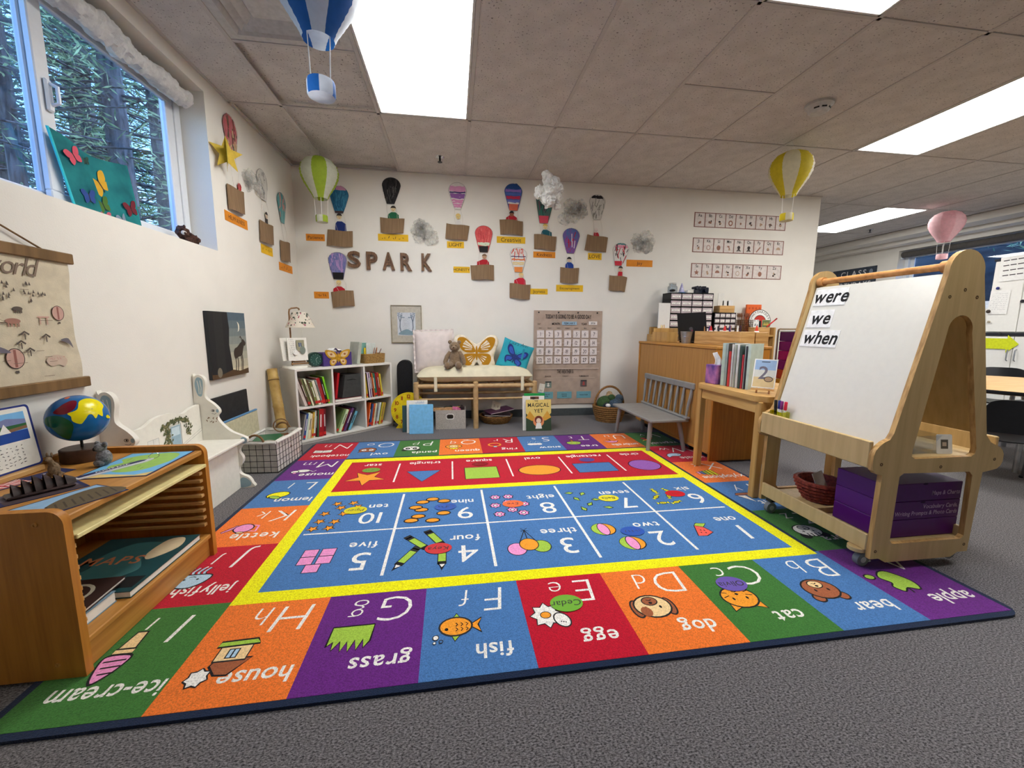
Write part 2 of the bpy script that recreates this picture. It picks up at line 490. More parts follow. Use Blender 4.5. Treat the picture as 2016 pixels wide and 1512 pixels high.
for k, r in ((3, -.5), (-1, -.5)):
    bars.append((X0 + k * T + .011, X0 + (k + 1) * T - .011, Y0 + r * 2 * T - .01, Y0 + r * 2 * T + .01))
for x0, x1, y0, y1 in bars:
    MB().box(x0, x1, y0, y1, H - .004, H + .004, bar_m, .0015).build('grid_bar', ceil)
for x0, x1, y0, y1 in ((XL, XL + .02, -2.8, YB), (XL, 3.945, YB - .02, YB)):
    MB().box(x0, x1, y0, y1, H - .004, H + .004, bar_m, .0015).build('edge_angle', ceil)

# ---- fluorescent fixtures
where = {(0, -1): 'above the alphabet rug beside the blue balloon', (3, -2): 'at the top edge of the picture above the whiteboard', (6, -1): 'long one at the right above the white easel', (9, 1): 'far one behind the pink balloon', (9, -1): 'just outside the picture beyond the right edge', (6, 2): 'hidden behind the back wall end', (3, -4): 'behind the viewer'}
for (k, r) in lights:
    x0, y0 = X0 + k * T, Y0 + r * 2 * T
    t = thing('ceiling_light', 'recessed fluorescent ceiling light, ' + where[(k, r)], 'ceiling light', (x0 + T / 2, y0 + T, H), group='recessed ceiling lights')
    hx, hy = T / 2 - .012, T - .012
    f = MB()
    for a in ((-hx, hx, -hy, -hy + .014), (-hx, hx, hy - .014, hy), (-hx, -hx + .014, -hy, hy), (hx - .014, hx, -hy, hy)):
        f.box(*a, -.004, .03, lampframe_m, .002)
    f.build('frame', t)
    MB().box(-hx + .014, hx - .014, -hy + .014, hy - .014, .0, .012, lamp_m).build('diffuser', t)
# ---- air diffuser
vx, vy = X0 - T / 2, Y0 - 1.5 * T
t = thing('air_vent', 'white square stepped air diffuser in the ceiling behind the blue balloon', 'vent', (vx, vy, H))
ventm = mat('vent_enamel', (190, 188, 185), 0.4)
def sq_ring(o, i, zo, zi, m):
    b = MB()
    P = [(-o, -o, zo), (o, -o, zo), (o, o, zo), (-o, o, zo), (-i, -i, zi), (i, -i, zi), (i, i, zi), (-i, i, zi)]
    b.add(P, [(k, (k + 1) % 4, 4 + (k + 1) % 4, 4 + k) for k in range(4)], m)
    b.add([(x, y, z + .004) for x, y, z in P], [(k, (k + 1) % 4, 4 + (k + 1) % 4, 4 + k)[::-1] for k in range(4)], m)
    return b
sq_ring(.295, .24, 0, -.004, ventm).build('outer_frame', t, 0)
sq_ring(.24, .20, -.012, .02, ventm).build('cone', t, 0)
sq_ring(.205, .15, -.014, .018, ventm).build('cone', t, 0)
sq_ring(.16, .10, -.016, .016, ventm).build('cone', t, 0)
MB().box(-.11, .11, -.11, .11, -.014, -.006, ventm, .004).build('centre_plate', t)
MB().box(-.29, .29, -.29, .29, .022, .03, blackp).build('duct_plate', t)
# ---- smoke detector, sprinklers
t = thing('smoke_detector', 'round white smoke detector on the ceiling above the whiteboard', 'detector', (2.321, 2.473, H))
MB().lathe([(.078, 0), (.078, -.014), (.066, -.022), (.056, -.046), (.046, -.054), (.0, -.056)], ventm, 28).build('housing', t)
v = MB()
for a in (215, 255, 300):
    v.box(.050, .0605, -.014, .014, -.042, -.034, blackp, M=Matrix.Rotation(math.radians(a), 4, 'Z'))
v.build('slot', t)
for (x, y), lab in (((-.094, 3.666), 'small chrome fire sprinkler in the ceiling near the back wall'), ((5.9, 5.2), 'small fire sprinkler in the far ceiling beside the distant light')):
    t = thing('fire_sprinkler', lab, 'sprinkler', (x, y, H), group='ceiling sprinklers')
    MB().lathe([(.038, 0), (.036, -.004), (.02, -.008), (.0, -.008)], chrome, 20).build('escutcheon', t)
    MB().lathe([(.008, -.008), (.008, -.03), (.004, -.032), (.004, -.038), (.02, -.04), (.02, -.043), (0, -.044)], blackp, 12).build('head', t)

# ---- left window: reveal, frame, sashes
vinyl = mat('white_vinyl', (222, 226, 230), 0.35, var=0.01)
XF = XL - 0.165
win = structure(thing('window_1', 'wide white sliding window high in the left wall', 'window', (0, 0, 0)))
del win['label'], win['category']
def frame_rect(name, y0, y1, z0, z1, wd, x0, x1, parent, m=vinyl):
    b = MB()
    b.box(x0, x1, y0, y1, z0, z0 + wd, m, .004).box(x0, x1, y0, y1, z1 - wd, z1, m, .004)
    b.box(x0, x1, y0, y0 + wd, z0 + wd, z1 - wd, m, .004).box(x0, x1, y1 - wd, y1, z0 + wd, z1 - wd, m, .004)
    return b.build(name, parent)
frame_rect('window_frame', WY0, WY1, WZ0 - .03, WZ1, .05, XF - .04, XF + .03, win)
s1 = frame_rect('sash', WY0 + .05, 1.965, WZ0 + .015, WZ1 - .05, .05, XF - .035, XF - .01, win)
s2 = frame_rect('sash', 1.915, WY1 - .045, WZ0 + .015, WZ1 - .05, .06, XF - .005, XF + .02, win)
MB().box(XF - .026, XF - .020, WY0 + .10, 1.915, WZ0 + .065, WZ1 - .10, glass_m).build('pane', s1, 0)
MB().box(XF + .004, XF + .010, 1.975, WY1 - .105, WZ0 + .075, WZ1 - .11, glass_m).build('pane', s2, 0)
b = MB().box(XF + .02, XF + .034, 1.935, 1.965, 1.74, 1.86, vinyl, .006)
b.tube([(XF + .03, 1.952, 1.765), (XF + .055, 1.956, 1.775), (XF + .055, 1.956, 1.835), (XF + .03, 1.952, 1.845)], .007, vinyl)
b.build('latch', s2)
b = MB().tube([(XF + .07, WY0 + .02, 2.19), (XF + .07, WY1 - .03, 2.19)], .028, mat('blind_fabric', (150, 146, 136), 0.9), 12)
b.box(XF + .05, XF + .09, WY1 - .03, WY1 - .01, 2.16, 2.22, vinyl, .003)
tag(b.build('roller_blind'), 'rolled up beige roller blind at the top of the left window', 'blind')

# ---- right window
win2 = structure(bpy.data.objects.new('window_2', None)); col.objects.link(win2)
xf = XR + .16
frame_rect('window_frame', RY0, RY1, RZ0, RZ1, .05, xf - .03, xf + .04, win2)
for y0, y1 in ((RY0 + .05, 3.88), (3.82, RY1 - .05)):
    s = frame_rect('sash', y0, y1, RZ0 + .05, RZ1 - .05, .055, xf - .01 if y0 < 3 else xf + .012, xf + .01 if y0 < 3 else xf + .032, win2)
    MB().box(xf + (.0 if y0 < 3 else .02), xf + (.004 if y0 < 3 else .024), y0 + .055, y1 - .055, RZ0 + .105, RZ1 - .105, glass_m).build('pane', s, 0)
b = MB().tube([(XR + .05, RY0 + .05, 2.06), (XR + .05, RY1 - .03, 2.06)], .045, mat('blind_dark', (84, 80, 76), 0.9), 12)
b.box(XR + .03, XR + .07, RY1 - .03, RY1 - .01, 2.0, 2.1, vinyl, .003)
tag(b.build('roller_blind'), 'dark rolled up roller blind at the top of the far right window', 'blind')

# ---- what stands outside the left window
soil = mat('forest_floor', (92, 92, 70), 0.95, var=0.3, vs=6, bump=0.5, bs=20)
structure(MB().box(-26, XL - .24, -14, 30, 0.95, 1.15, soil).build('ground_outside', smooth=0))
bankm = mat('wooded_bank', (34, 36, 34), .95, var=.5, vs=5, bump=.6, bs=14)
structure(MB().grid(lambda u, v: (7.3 + 9 * u, -10 + 32 * v, .9 + 5.2 * u ** .7 + .25 * math.sin(v * 40 + u * 9) * u), 30, 60, bankm).build('ground_beyond'))
bark = mat('tree_bark', (96, 92, 92), 0.9, c2=(40, 38, 38), vs=2.5, stretch=(9, 9, 2), bump=0.8, bs=6)
leafs = [mat('needles_%d' % i, c, 0.6, var=0.25, vs=9, tl=0.5) for i, c in enumerate([(128, 146, 100), (178, 192, 140), (84, 112, 84)])]
def conifer(x, y, h, r, n, label, lo=.10, side=None):
    R = random.Random(int(x * 100 + y * 7))
    t = thing('conifer_tree', label, 'tree', (x, y, 1.13), group='trees outside the window')
    MB().tube([(0, 0, -.1), (R.uniform(-.05, .05), 0, h * .35), (R.uniform(-.1, .1), .02, h * .7), (0, 0, h)], [r, r * .8, r * .5, r * .12], bark, 10).build('trunk', t)
    br = MB(); fo = MB()
    for i in range(n):
        z = h * R.uniform(lo, .98); a = R.uniform(0, 2 * PI); L = (h - z) * .22 + .45 + R.uniform(0, .6)
        d = Vector((math.cos(a), math.sin(a), -.18 + R.uniform(-.1, .25)))
        p0 = Vector((0, 0, z)); p1 = p0 + d * L
        br.tube([p0, p0 + d * L * .55 + Vector((0, 0, .06)), p1], [.022, .014, .004], bark, 4)
        for j in range(46):
            q = p0 + d * L * R.uniform(.25, 1.05) + Vector((R.gauss(0, .12), R.gauss(0, .12), R.gauss(0, .07)))
            e1 = Vector((R.gauss(0, 1), R.gauss(0, 1), R.gauss(0, .5))).normalized() * R.uniform(.05, .11)
            e2 = e1.cross(Vector((R.gauss(0, 1), R.gauss(0, 1), R.gauss(0, 1)))).normalized() * R.uniform(.008, .018)
            fo.add([q - e1 - e2 * .4, q - e2, q + e1, q + e2], [(0, 1, 2, 3)], leafs[(i + j) % 3])
    br.build('branches', t)['kind'] = 'stuff'
    fo.build('needles', t, 0)['kind'] = 'stuff'
trees = [(-5.0, 7.38, 9, .17, 70, 'nearest thick conifer trunk seen in the middle of the left window'),
         (-8.0, 10.95, 12, .17, 110, 'tall conifer left of the thick trunk in the second row'),
         (-6.0, 6.9, 10, .10, 90, 'slim conifer at the left edge of the sliding sash'),
         (-5.6, 9.2, 10, .13, 90, 'conifer behind the right edge of the window pane'),
         (-9.5, 13.6, 13, .2, 120, 'distant conifer beyond the thick trunk'),
         (-10.5, 12.0, 13, .2, 120, 'distant conifer at the upper left of the pane'),
         (-8.5, 9.6, 12, .15, 120, 'conifer behind the window latch'),
         (-12, 17.5, 14, .2, 130, 'farthest conifer at the back of the wood'),
         (-7.2, 12.2, 12, .15, 110, 'conifer low behind the painted cloth'),
         (-11.5, 15.2, 14, .2, 130, 'far conifer right of the thick trunk'),
         (-7.5, 8.0, 11, .14, 110, 'conifer outside at the left picture edge'),
         (-10, 10.2, 13, .2, 120, 'far conifer at the left picture edge')]
for a in trees: conifer(*a)
conifer(9.2, 6.6, 7, .12, 60, 'conifer on the dark bank beyond the far right window')
dm = mat('dark_blue_metal', (44, 52, 66), 0.5)
t = thing('ribbed_panel', 'dark blue ribbed metal panel standing outside at the left window', 'panel', (-2.3, 1.1, 1.13))
MB().box(-.03, 0, 0, 1.30, 0, .62, dm, .006).build('sheet', t)
for i in range(24):
    MB().box(0, .015, .04 + i * .053, .058 + i * .053, .03, .56, mat('grey_rib', (92, 100, 116), .5), .003).build('rib', t)
MB().box(-.04, .03, -.02, 1.32, .58, .64, dm, .004).build('top_rail', t)
# ================================================================== alphabet rug (lettering faces away from the camera)
RW, RH, RT = 2.8427, 2.2947, 0.0077
rox, roy = -1.0498, 0.9344
_c, _s = math.cos(RT), math.sin(RT)
RM = TR(rox + RW * _c - RH * _s, roy + RW * _s + RH * _c, 0, RT + PI)
rug = thing('alphabet_rug', 'large rectangular alphabet and number rug with bright colour squares and navy edge', 'rug', M=RM)
RC = {'b': (72, 120, 176), 'r': (190, 18, 44), 'g': (62, 118, 50), 'o': (238, 120, 44), 'p': (104, 38, 126), 'y': (252, 236, 8), 'w': (240, 236, 228), 'n': (26, 40, 66), 'k': (24, 20, 22)}
RMAT = {k: carpet('rug_pile_' + k, v, amt=0.16, sc=260, bump=0.5) for k, v in RC.items()}
def rm(c):  # other pile colours used in the pictures
    return carpet('rug_pile_%d_%d_%d' % c, c, amt=0.12, sc=260, bump=0.3)
PK, LG, LT, BR, TN, GY, OR2 = rm((236, 150, 200)), rm((160, 196, 70)), rm((176, 206, 226)), rm((160, 92, 58)), rm((240, 206, 150)), rm((150, 150, 152)), rm((244, 156, 44))
W_, K_, Y_, B_, R_, G_, O_, P_ = (RMAT[k] for k in 'wkybrgop')
b = MB(); b.prism(rrect(-.02, -.02, RW + .02, RH + .02, .05, 5), 0, .0085, RMAT['n'])
b.build('edge_binding', rug)
TOPZ = .0092
def field(name, x0, y0, x1, y1, m):
    return MB().box(x0, x1, y0, y1, .003, TOPZ, m).build(name, rug, 0)
sx, sy, b0, b5 = .31585, .37208, .39965, .40671
xs = [i * sx for i in range(10)]
ys = [0, b5] + [b5 + sy * i for i in (1, 2, 3, 4)] + [RH]
cells = []
names = 'ABCDEFGHIJKLMNOPQRSTUVWXYZ'
words = 'apple bear cat dog egg fish grass house ice-cream jellyfish kettle lemon mouse notebook owl panda queen ring snow tree umbrella vegetable whale xylophone yacht zebra'.split()
cols = 'pbgorbpogrobprbgorbpogrobg'
for i in range(26):
    if i < 9: cx, ry = i, 5
    elif i < 13: cx, ry = 8, 4 - (i - 9)
    elif i < 22: cx, ry = 21 - i, 0
    else: cx, ry = 0, i - 21
    cells.append((cx, ry))
def ol(pr, pts, m, w=.09): return pr.poly(sup(pts), m, w, K_)
def pic(pr, ch):
    E = lambda *a, **k: pr.ell(*a, **k)
    if ch == 'A':
        ol(pr, [(-.9, .1), (-.6, .8), (0, .6), (.5, .85), (.75, .4), (.45, .1), (.7, -.4), (.2, -.85), (-.4, -.8)], LG); pr.line([(0, .6), (.1, 1.0)], .1, K_); E(1.2, -.5, .3, .22, LG, .08)
    elif ch in 'BCDPOZ':
        f = {'B': BR, 'C': OR2, 'D': TN, 'P': W_, 'O': BR, 'Z': W_}[ch]
        for sg in (-1, 1):
            if ch in 'CO': pr.poly([(sg * .95, .95), (sg * .25, .65), (sg * .85, .1)], f, .09, K_)
            elif ch == 'D': E(sg * .9, .1, .3, .6, BR, .09)
            else: E(sg * .75, .65, .32, .3, f if ch == 'B' else K_, .09)
        E(0, 0, 1, .78, f, .09)
        for sg in (-1, 1):
            if ch == 'P': E(sg * .42, .1, .28, .34, K_)
            if ch == 'O': E(sg * .42, .1, .32, .32, W_, .05)
            E(sg * .4, .1, .07, .1, K_ if ch != 'P' else W_)
        if ch in 'BDZ': E(0, -.35, .42, .3, TN if ch == 'B' else BR if ch == 'D' else GY, .06)
        if ch == 'D': E(.5, .35, .3, .34, BR)
        if ch == 'C':
            for sg in (-1, 1):
                for k in (-.15, 0.05): pr.line([(sg * .5, -.2 + k), (sg * .85, -.15 + k * 2)], .05, K_)
        if ch == 'Z':
            for k in (-.5, -.2, .1, .4): pr.line([(k, .35), (k + .06, .75)], .1, K_)
        E(0, -.22, .1, .08, K_); pr.line([(-.15, -.45), (0, -.38), (.15, -.45)], .05, K_)
    elif ch == 'E':
        pr.star(.25, .1, .95, W_, .08, .7, n=8); E(.3, .1, .3, .24, OR2, .05); E(-.55, .55, .42, .55, W_, .08, rot=.5)
        for k in (0, .12, .24): E(-.7 + k, .75 - k * .3, .04, .04, K_)
    elif ch == 'F':
        pr.poly([(-.5, 0), (-1.1, .5), (-.95, 0), (-1.15, -.45)], OR2, .08, K_); pr.poly([(-.1, .5), (.2, .9), (.4, .45)], LG, .07, K_); pr.poly([(-.1, -.5), (.1, -.85), (.35, -.45)], LG, .07, K_)
        E(.15, 0, .8, .58, OR2, .09); E(.6, .15, .09, .09, K_)
        for x in (-.35, -.1, .15):
            for y in (-.2, .1): pr.line([(x, y), (x - .1, y + .1), (x, y + .22)], .05, K_)
        E(1.1, .6, .14, .14, W_, .04); E(.85, .85, .09, .09, B_, .04); E(1.15, .9, .07, .07, W_, .03)
    elif ch == 'G':
        pr.poly([(-1, -.7), (-.95, .3), (-.7, .7), (-.62, .2), (-.4, .8), (-.25, .2), (-.05, .85), (.1, .25), (.3, .8), (.42, .2), (.7, .7), (.75, .2), (1, .45), (.95, -.7)], LG, .09, K_)
    elif ch == 'H':
        pr.poly([(-.9, -.2), (-.3, -1), (.2, -.95), (.6, -.5), (.5, -.2)], BR, .09, K_); pr.rect(-.65, -.3, .6, .5, TN, .09); pr.poly([(-.9, .5), (-.7, .8), (.75, .75), (.8, .45)], LG, .09, K_); pr.rect(-.2, -.15, .2, .3, LT, .07); pr.line([(0, -.15), (0, .3)], .06, K_)
        pr.star(.75, -1.0, .45, W_, .07, .75, n=7)
    elif ch == 'I':
        pr.poly([(-.25, .95), (.25, .95), (.4, .15), (-.4, .15)], TN, .09, K_); pr.rect(-.45, -.05, .45, .18, TN, .07)
        ol(pr, [(-.5, -.1), (.5, -.1), (.55, -.5), (.1, -1.2), (-.35, -.9), (-.6, -.4)], PK)
        for k in (0, .25, .5): pr.line([(-.5, -.3 - k), (.45 - k * .6, -.35 - k)], .06, K_)
    elif ch == 'J':
        for k in (-.5, -.2, .1, .4): pr.line([(k, -.2), (k + .15, -.6), (k, -1.0)], .16, LT); pr.line([(k - .08, -.2), (k + .07, -.6), (k - .08, -1.0)], .05, K_)
        ol(pr, [(-.95, -.25), (-.85, .4), (-.3, .85), (.4, .8), (.9, .35), (.9, -.25), (0, -.35)], LT); E(-.35, .1, .07, .07, K_); E(.35, .1, .07, .07, K_); pr.line([(-.18, -.08), (0, -.16), (.18, -.08)], .05, K_)
    elif ch == 'K':
        pr.line([(-.5, .4), (-1.0, .5), (-.9, -.3), (-.5, -.4)], .14, PK); pr.poly([(.5, -.1), (1.2, .6), (1.3, .45), (.6, -.5)], PK, .08, K_)
        E(0, 0, .65, .6, PK, .09); E(0, .6, .25, .12, TN, .06)
    elif ch == 'L': E(0, 0, .9, .6, Y_, .09, rot=.3); E(.1, .5, .55, .25, LG, .08, rot=-.4)
    elif ch == 'M': E(0, 0, .7, .4, W_, .08); E(.7, .2, .38, .34, W_, .08); E(.6, .55, .18, .2, PK, .06); pr.line([(-.7, 0), (-1.1, .3), (-1.3, 0)], .08, W_); E(.85, .25, .05, .06, K_)
    elif ch == 'N':
        pr.poly([(-1, -.5), (0, -.35), (0, .5), (-1, .4)], W_, .08, K_); pr.poly([(1, -.5), (0, -.35), (0, .5), (1, .4)], W_, .08, K_)
        for k in (-.15, .05, .25): pr.line([(-.8, k - .05), (-.15, k)], .05, GY); pr.line([(.8, k - .05), (.15, k)], .05, GY)
    elif ch == 'Q': E(0, -.1, 1, .8, OR2, .09); E(0, -.15, .55, .55, TN, .06); pr.poly([(-.45, .5), (-.5, 1), (-.2, .75), (0, 1.05), (.2, .75), (.5, 1), (.45, .5)], Y_, .07, K_); E(-.2, -.1, .06, .07, K_); E(.2, -.1, .06, .07, K_)
    elif ch == 'R':
        pts = [(.75 * math.cos(a), .6 * math.sin(a) - .2) for a in (2 * PI * k / 20 for k in range(21))]
        pr.line(pts, .22, OR2); pr.poly([(-.3, .55), (0, .3), (.3, .55), (.15, .8), (-.15, .8)], LT, .07, K_)
    elif ch == 'S':
        for k in (-.5, 0, .5): E(k, .2, .45, .35, W_)
        pr.rect(-.8, -.1, .8, .2, W_)
        for k in range(8): E(-.8 + .22 * k, -.4 - .25 * (k % 3), .06, .06, W_)
    elif ch == 'T': pr.rect(-.18, -1, .18, -.1, BR, .07); ol(pr, [(-.95, .1), (-.7, .75), (0, .95), (.7, .75), (.95, .1), (.4, -.25), (-.4, -.25)], LG); E(.3, .3, .1, .1, R_); E(-.35, .45, .1, .1, R_)
    elif ch == 'U': pr.poly([(-1, 0), (-.6, .6), (0, .8), (.6, .6), (1, 0), (.5, .15), (0, 0), (-.5, .15)], PK, .08, K_); pr.line([(0, 0), (0, -.7), (.2, -.85), (.35, -.65)], .1, K_)
    elif ch == 'V': pr.poly([(-1, -.3), (.5, .5), (.7, .1), (-.8, -.6)], O_, .08, K_); pr.poly([(.5, .5), (1.1, .8), (.7, .1)], LG, .08, K_); E(.3, -.5, .4, .3, R_, .08)
    elif ch == 'W': ol(pr, [(-.9, 0), (-.4, .5), (.4, .45), (1, .8), (.95, .1), (.4, -.4), (-.5, -.45)], LT); E(-.5, .05, .07, .07, K_)
    elif ch == 'X':
        for k, m in enumerate((R_, Y_, LG, B_, PK)): pr.rect(-1 + k * .4, -.7 + k * .1, -.7 + k * .4, .7 - k * .1, m if m is not R_ else Y_, .07)
    elif ch == 'Y': pr.poly([(-.9, -.4), (.9, -.4), (.6, -.8), (-.6, -.8)], BR, .08, K_); pr.poly([(0, -.3), (0, 1), (.8, -.3)], W_, .08, K_)
for i, ch in enumerate(names):
    cx, ry = cells[i]
    x0, x1, y0, y1 = xs[cx], xs[cx + 1], ys[ry], ys[ry + 1]
    c = field('letter_square', x0, y0, x1, y1, RMAT[cols[i]])
    pr = Print(w=TOPZ + .0002, eps=.00006)
    pr.text(ch, x0 + sx * .27, y0 + .045, .17, W_, 'thin', .12)
    lo = ch.lower()
    pr.text(lo, x0 + sx * (.66 if ch in 'MWOQGN' else .58), y0 + .045 + (.03 if lo in 'gjpqy' else 0), .12, W_, 'thin', .12)
    word = words[i]; n = len(word)
    pr.text(word, x0 + sx * (.34 if n < 6 else .42), y1 - .105, .075, W_, 'bold', .05, gap=.08, wx=1.0 if n < 8 else .82)
    pr.at(x0 + sx * .66, y0 + .215, .062, .066)
    if ch == 'I': pr.at(x0 + sx * .60, y0 + .185, .056, -.085)
    if ch == 'E': pr.at(x0 + sx * .74, y0 + .20, .056, .060)
    if ch == 'H': pr.at(x0 + sx * .64, y0 + .235, .066, -.07)
    pic(pr, ch)
    pr.build('print', c)
# yellow frame and the two inner fields
yb = MB(); yb.holed([(.335, .428), (2.527, .428), (2.527, 1.913), (.335, 1.913)], [[(.395, 1.05), (2.466, 1.05), (2.466, 1.855), (.395, 1.855)], [(.395, .497), (2.466, .497), (2.466, .995), (.395, .995)]], .003, TOPZ + .0004, Y_)
yb.build('yellow_border', rug, 0)
xn = [.395, .80, 1.22, 1.641, 2.063, 2.466]; yn = [1.05, 1.463, 1.855]
nw = 'one two three four five six seven eight nine ten'.split()
def numpic(pr, n, cx, cy):
    if n == 1:
        pr.at(cx + .03, cy - .01, .05); pr.poly([(-.9, .5), (-.6, -.5), (.1, -.9), (.8, .9), (0, 1.0)], rm((232, 92, 82)), .09, K_); pr.poly([(-.6, -.5), (-1.2, -1.1), (-.3, -1.3), (.1, -.9)], LG, .09, K_)
        for a, c in ((0, 0), (.2, .4), (-.3, .1), (-.2, .5)): pr.ell(a, c, .06, .1, K_)
    elif n == 2:
        for dx, dy in ((-.02, .05), (.06, -.08)):
            pr.at(cx + dx, cy + dy, .055); pr.ell(0, 0, 1, .95, OR2, .09); pr.poly([(1 * math.cos(t), .95 * math.sin(t)) for t in (i * PI / 10 - PI / 2 for i in range(11))], LG); pr.ell(0, 0, .45, .95, PK, .07)
    elif n == 3:
        for dx, dy, m in ((-.05, .02, LG), (.055, .03, PK), (0, .0, OR2)):
            pr.at(cx, cy, 1); pr.line([(dx, dy), (0, -.12)], .004, K_); pr.at(cx + dx, cy + dy, .04); pr.ell(0, 0, 1, 1.15, m, .1)
        pr.at(cx, cy - .12, .03); pr.line([(-.6, .3), (0, 0), (.6, .3)], .1, K_); pr.line([(-.5, -.6), (0, 0), (.5, -.6)], .1, K_)
    elif n == 4:
        for dx, dy, r in ((.08, .03, -.5), (-.06, .04, 0.0), (.04, -.07, .7), (-.03, -.1, .5)):
            pr.at(cx + dx, cy + dy, .016, .075, r); pr.rect(-1, -1, 1, .6, LG, .35); pr.rect(-1, -1, 1, -.8, PK, .3); pr.poly([(-1, .6), (1, .6), (0, 1.15)], W_, .3, K_)
    elif n == 5:
        for i, j in ((-1, 0), (-1, 1), (.1, 0), (.1, 1), (-.4, -1)):
            pr.w = TOPZ + .0004; pr.at(cx + .01 + i * -.062 - .03, cy + j * -.055, .028); pr.rect(-1, -.95, 1, .95, PK, .16)
    elif n == 6:
        for i in range(6):
            pr.w = TOPZ + .0004; pr.at(cx + .05 - .075 * (i % 2) - (.03 if i > 3 else 0), cy + .09 - .075 * (i // 2), .02, None, .4 * i); pr.poly([(-1.7, .7), (-.9, 0), (-1.7, -.7)], Y_, .2, K_); pr.poly([(1.7, .7), (.9, 0), (1.7, -.7)], Y_, .2, K_); pr.ell(0, 0, 1, .65, Y_, .2)
            for k in (-.4, 0, .4): pr.line([(k, -.5), (k, .5)], .16, K_)
    elif n == 7:
        for i, (dx, dy) in enumerate(((.1, -.1), (.03, -.08), (.08, -.02), (-.02, 0), (.03, .05), (.08, .1), (-.05, .1))):
            pr.w = TOPZ + .0004; pr.at(cx + dx, cy + dy, .024, None, i); pr.poly([(-1, 0), (-.2, .6), (1.1, 0), (-.2, -.6)], LG, .28, K_)
    elif n == 8:
        for i, (dx, dy) in enumerate(((.09, -.1), (.02, -.1), (.1, 0), (.03, -.03), (-.05, 0), (.02, .06), (.09, .1), (-.03, .1))):
            pr.w = TOPZ + .0004; pr.at(cx + dx, cy + dy, .03); pr.star(0, 0, 1, PK, .2, .75, n=7); pr.ell(0, 0, .33, .33, W_, .13)
    elif n == 9:
        for i, (dx, dy) in enumerate(((.0, -.12), (.05, -.09), (-.06, -.09), (.08, -.03), (.05, .0), (-.06, .05), (.06, .07), (.09, .11), (-.01, .12))):
            pr.w = TOPZ + .0004; pr.at(cx + dx, cy + dy, .03, .026); pr.ell(0, 0, 1.08, .85, OR2, .24); pr.line([(-.8, .4), (0, .65), (.8, .4)], .14, K_)
    elif n == 10:
        for i, (dx, dy) in enumerate(((.06, -.13), (-.02, -.13), (.03, -.08), (-.05, -.08), (.09, -.02), (.0, -.01), (.09, .06), (.02, .07), (.1, .13), (.03, .13))):
            pr.w = TOPZ + .0004; pr.at(cx + dx, cy + dy, .026); pr.star(0, 0, 1.1, OR2, .24)
    pr.at(0, 0, 1)
nf = field('number_field', .395, 1.05, 2.466, 1.855, B_)
pr = Print(w=TOPZ + .0002, eps=.00006)
for x in xn[1:5]: pr.line([(x, 1.075), (x, 1.815)], .012, W_)
pr.line([(.42, 1.463), (2.45, 1.463)], .010, W_)
for n in range(1, 11):
    k = (n - 1) % 5; r = 1 if n <= 5 else 0
    x0, y0 = xn[k], yn[r] + (0 if r else .02)
    pr.at(0, 0, 1); pr.w = TOPZ + .0002
    dx = x0 + (.10 if n < 10 else .13)
    pr.text(str(n), dx, y0 + .185 + (0 if r else .03), .175 if n < 10 else .16, W_, 'reg', .0 if n != 1 else .1)
    pr.text(nw[n - 1], x0 + .11, y0 + .10 + (0 if r else .02), .072, W_, 'bold', 0, gap=.08)
    numpic(pr, n, x0 + .265, y0 + .215)
pr.build('print', nf)
sf = field('shape_field', .395, .497, 2.466, .995, R_)
pr = Print(w=TOPZ + .0002, eps=.00006)
for x in (.695, 1.055, 1.43, 1.80, 2.145): pr.line([(x, .56), (x, .89)], .010, W_)
for nme, x in (('circle', .525), ('rectangle', .872), ('oval', 1.244), ('square', 1.618), ('triangle', 1.98), ('star', 2.318)):
    pr.w = TOPZ + .0002; pr.at(0, 0, 1); pr.text(nme, x, .545, .072, W_, 'bold', 0, gap=.06, wx=.92)
    pr.at(x, .80, .105)
    if nme == 'circle': pr.ell(0, 0, 1, .95, rm((150, 92, 176)), .06, 28)
    if nme == 'rectangle': pr.rect(-1.25, -.8, 1.25, .8, B_, .06)
    if nme == 'oval': pr.ell(0, 0, 1.3, .85, OR2, .06, 28)
    if nme == 'square': pr.rect(-1, -.95, 1, .95, LG, .06)
    if nme == 'triangle': pr.poly([(-1, -.75), (1, -.75), (0, 1.0)], B_, .06, K_)
    if nme == 'star': pr.star(0, 0, 1.15, OR2, .06, .42)
pr.build('print', sf)
# ---- name stickers on the rug
def rp(p, q, a=0.0): return RM @ TR(p, q, TOPZ + .0022, a)
stick = [('red', (200, 40, 48), 1.862, 1.66, 'Keya', 'four'), ('yellow', (214, 206, 30), 2.279, 1.248, 'Piper', 'ten'), ('blue', (34, 84, 172), 1.838, 1.269, '', 'nine'),
         ('orange', (240, 110, 60), 1.492, 1.281, 'Eve', 'eight'), ('yellow', (222, 214, 30), .973, 1.282, 'Bella', 'seven'), ('red', (204, 34, 48), .584, 1.275, '', 'six'),
         ('blue', (34, 84, 176), 1.003, 1.636, '', 'two'), ('green', (116, 176, 60), 1.433, 2.058, 'Cedar', 'egg'), ('purple', (106, 88, 170), .819, 2.043, 'Olivia', 'cat'),
         ('green', (120, 160, 60), 2.311, .669, '', 'star'), ('dark red', (150, 24, 40), 1.616, .640, '', 'square'), ('blue purple', (92, 70, 150), .877, .652, '', 'rectangle')]
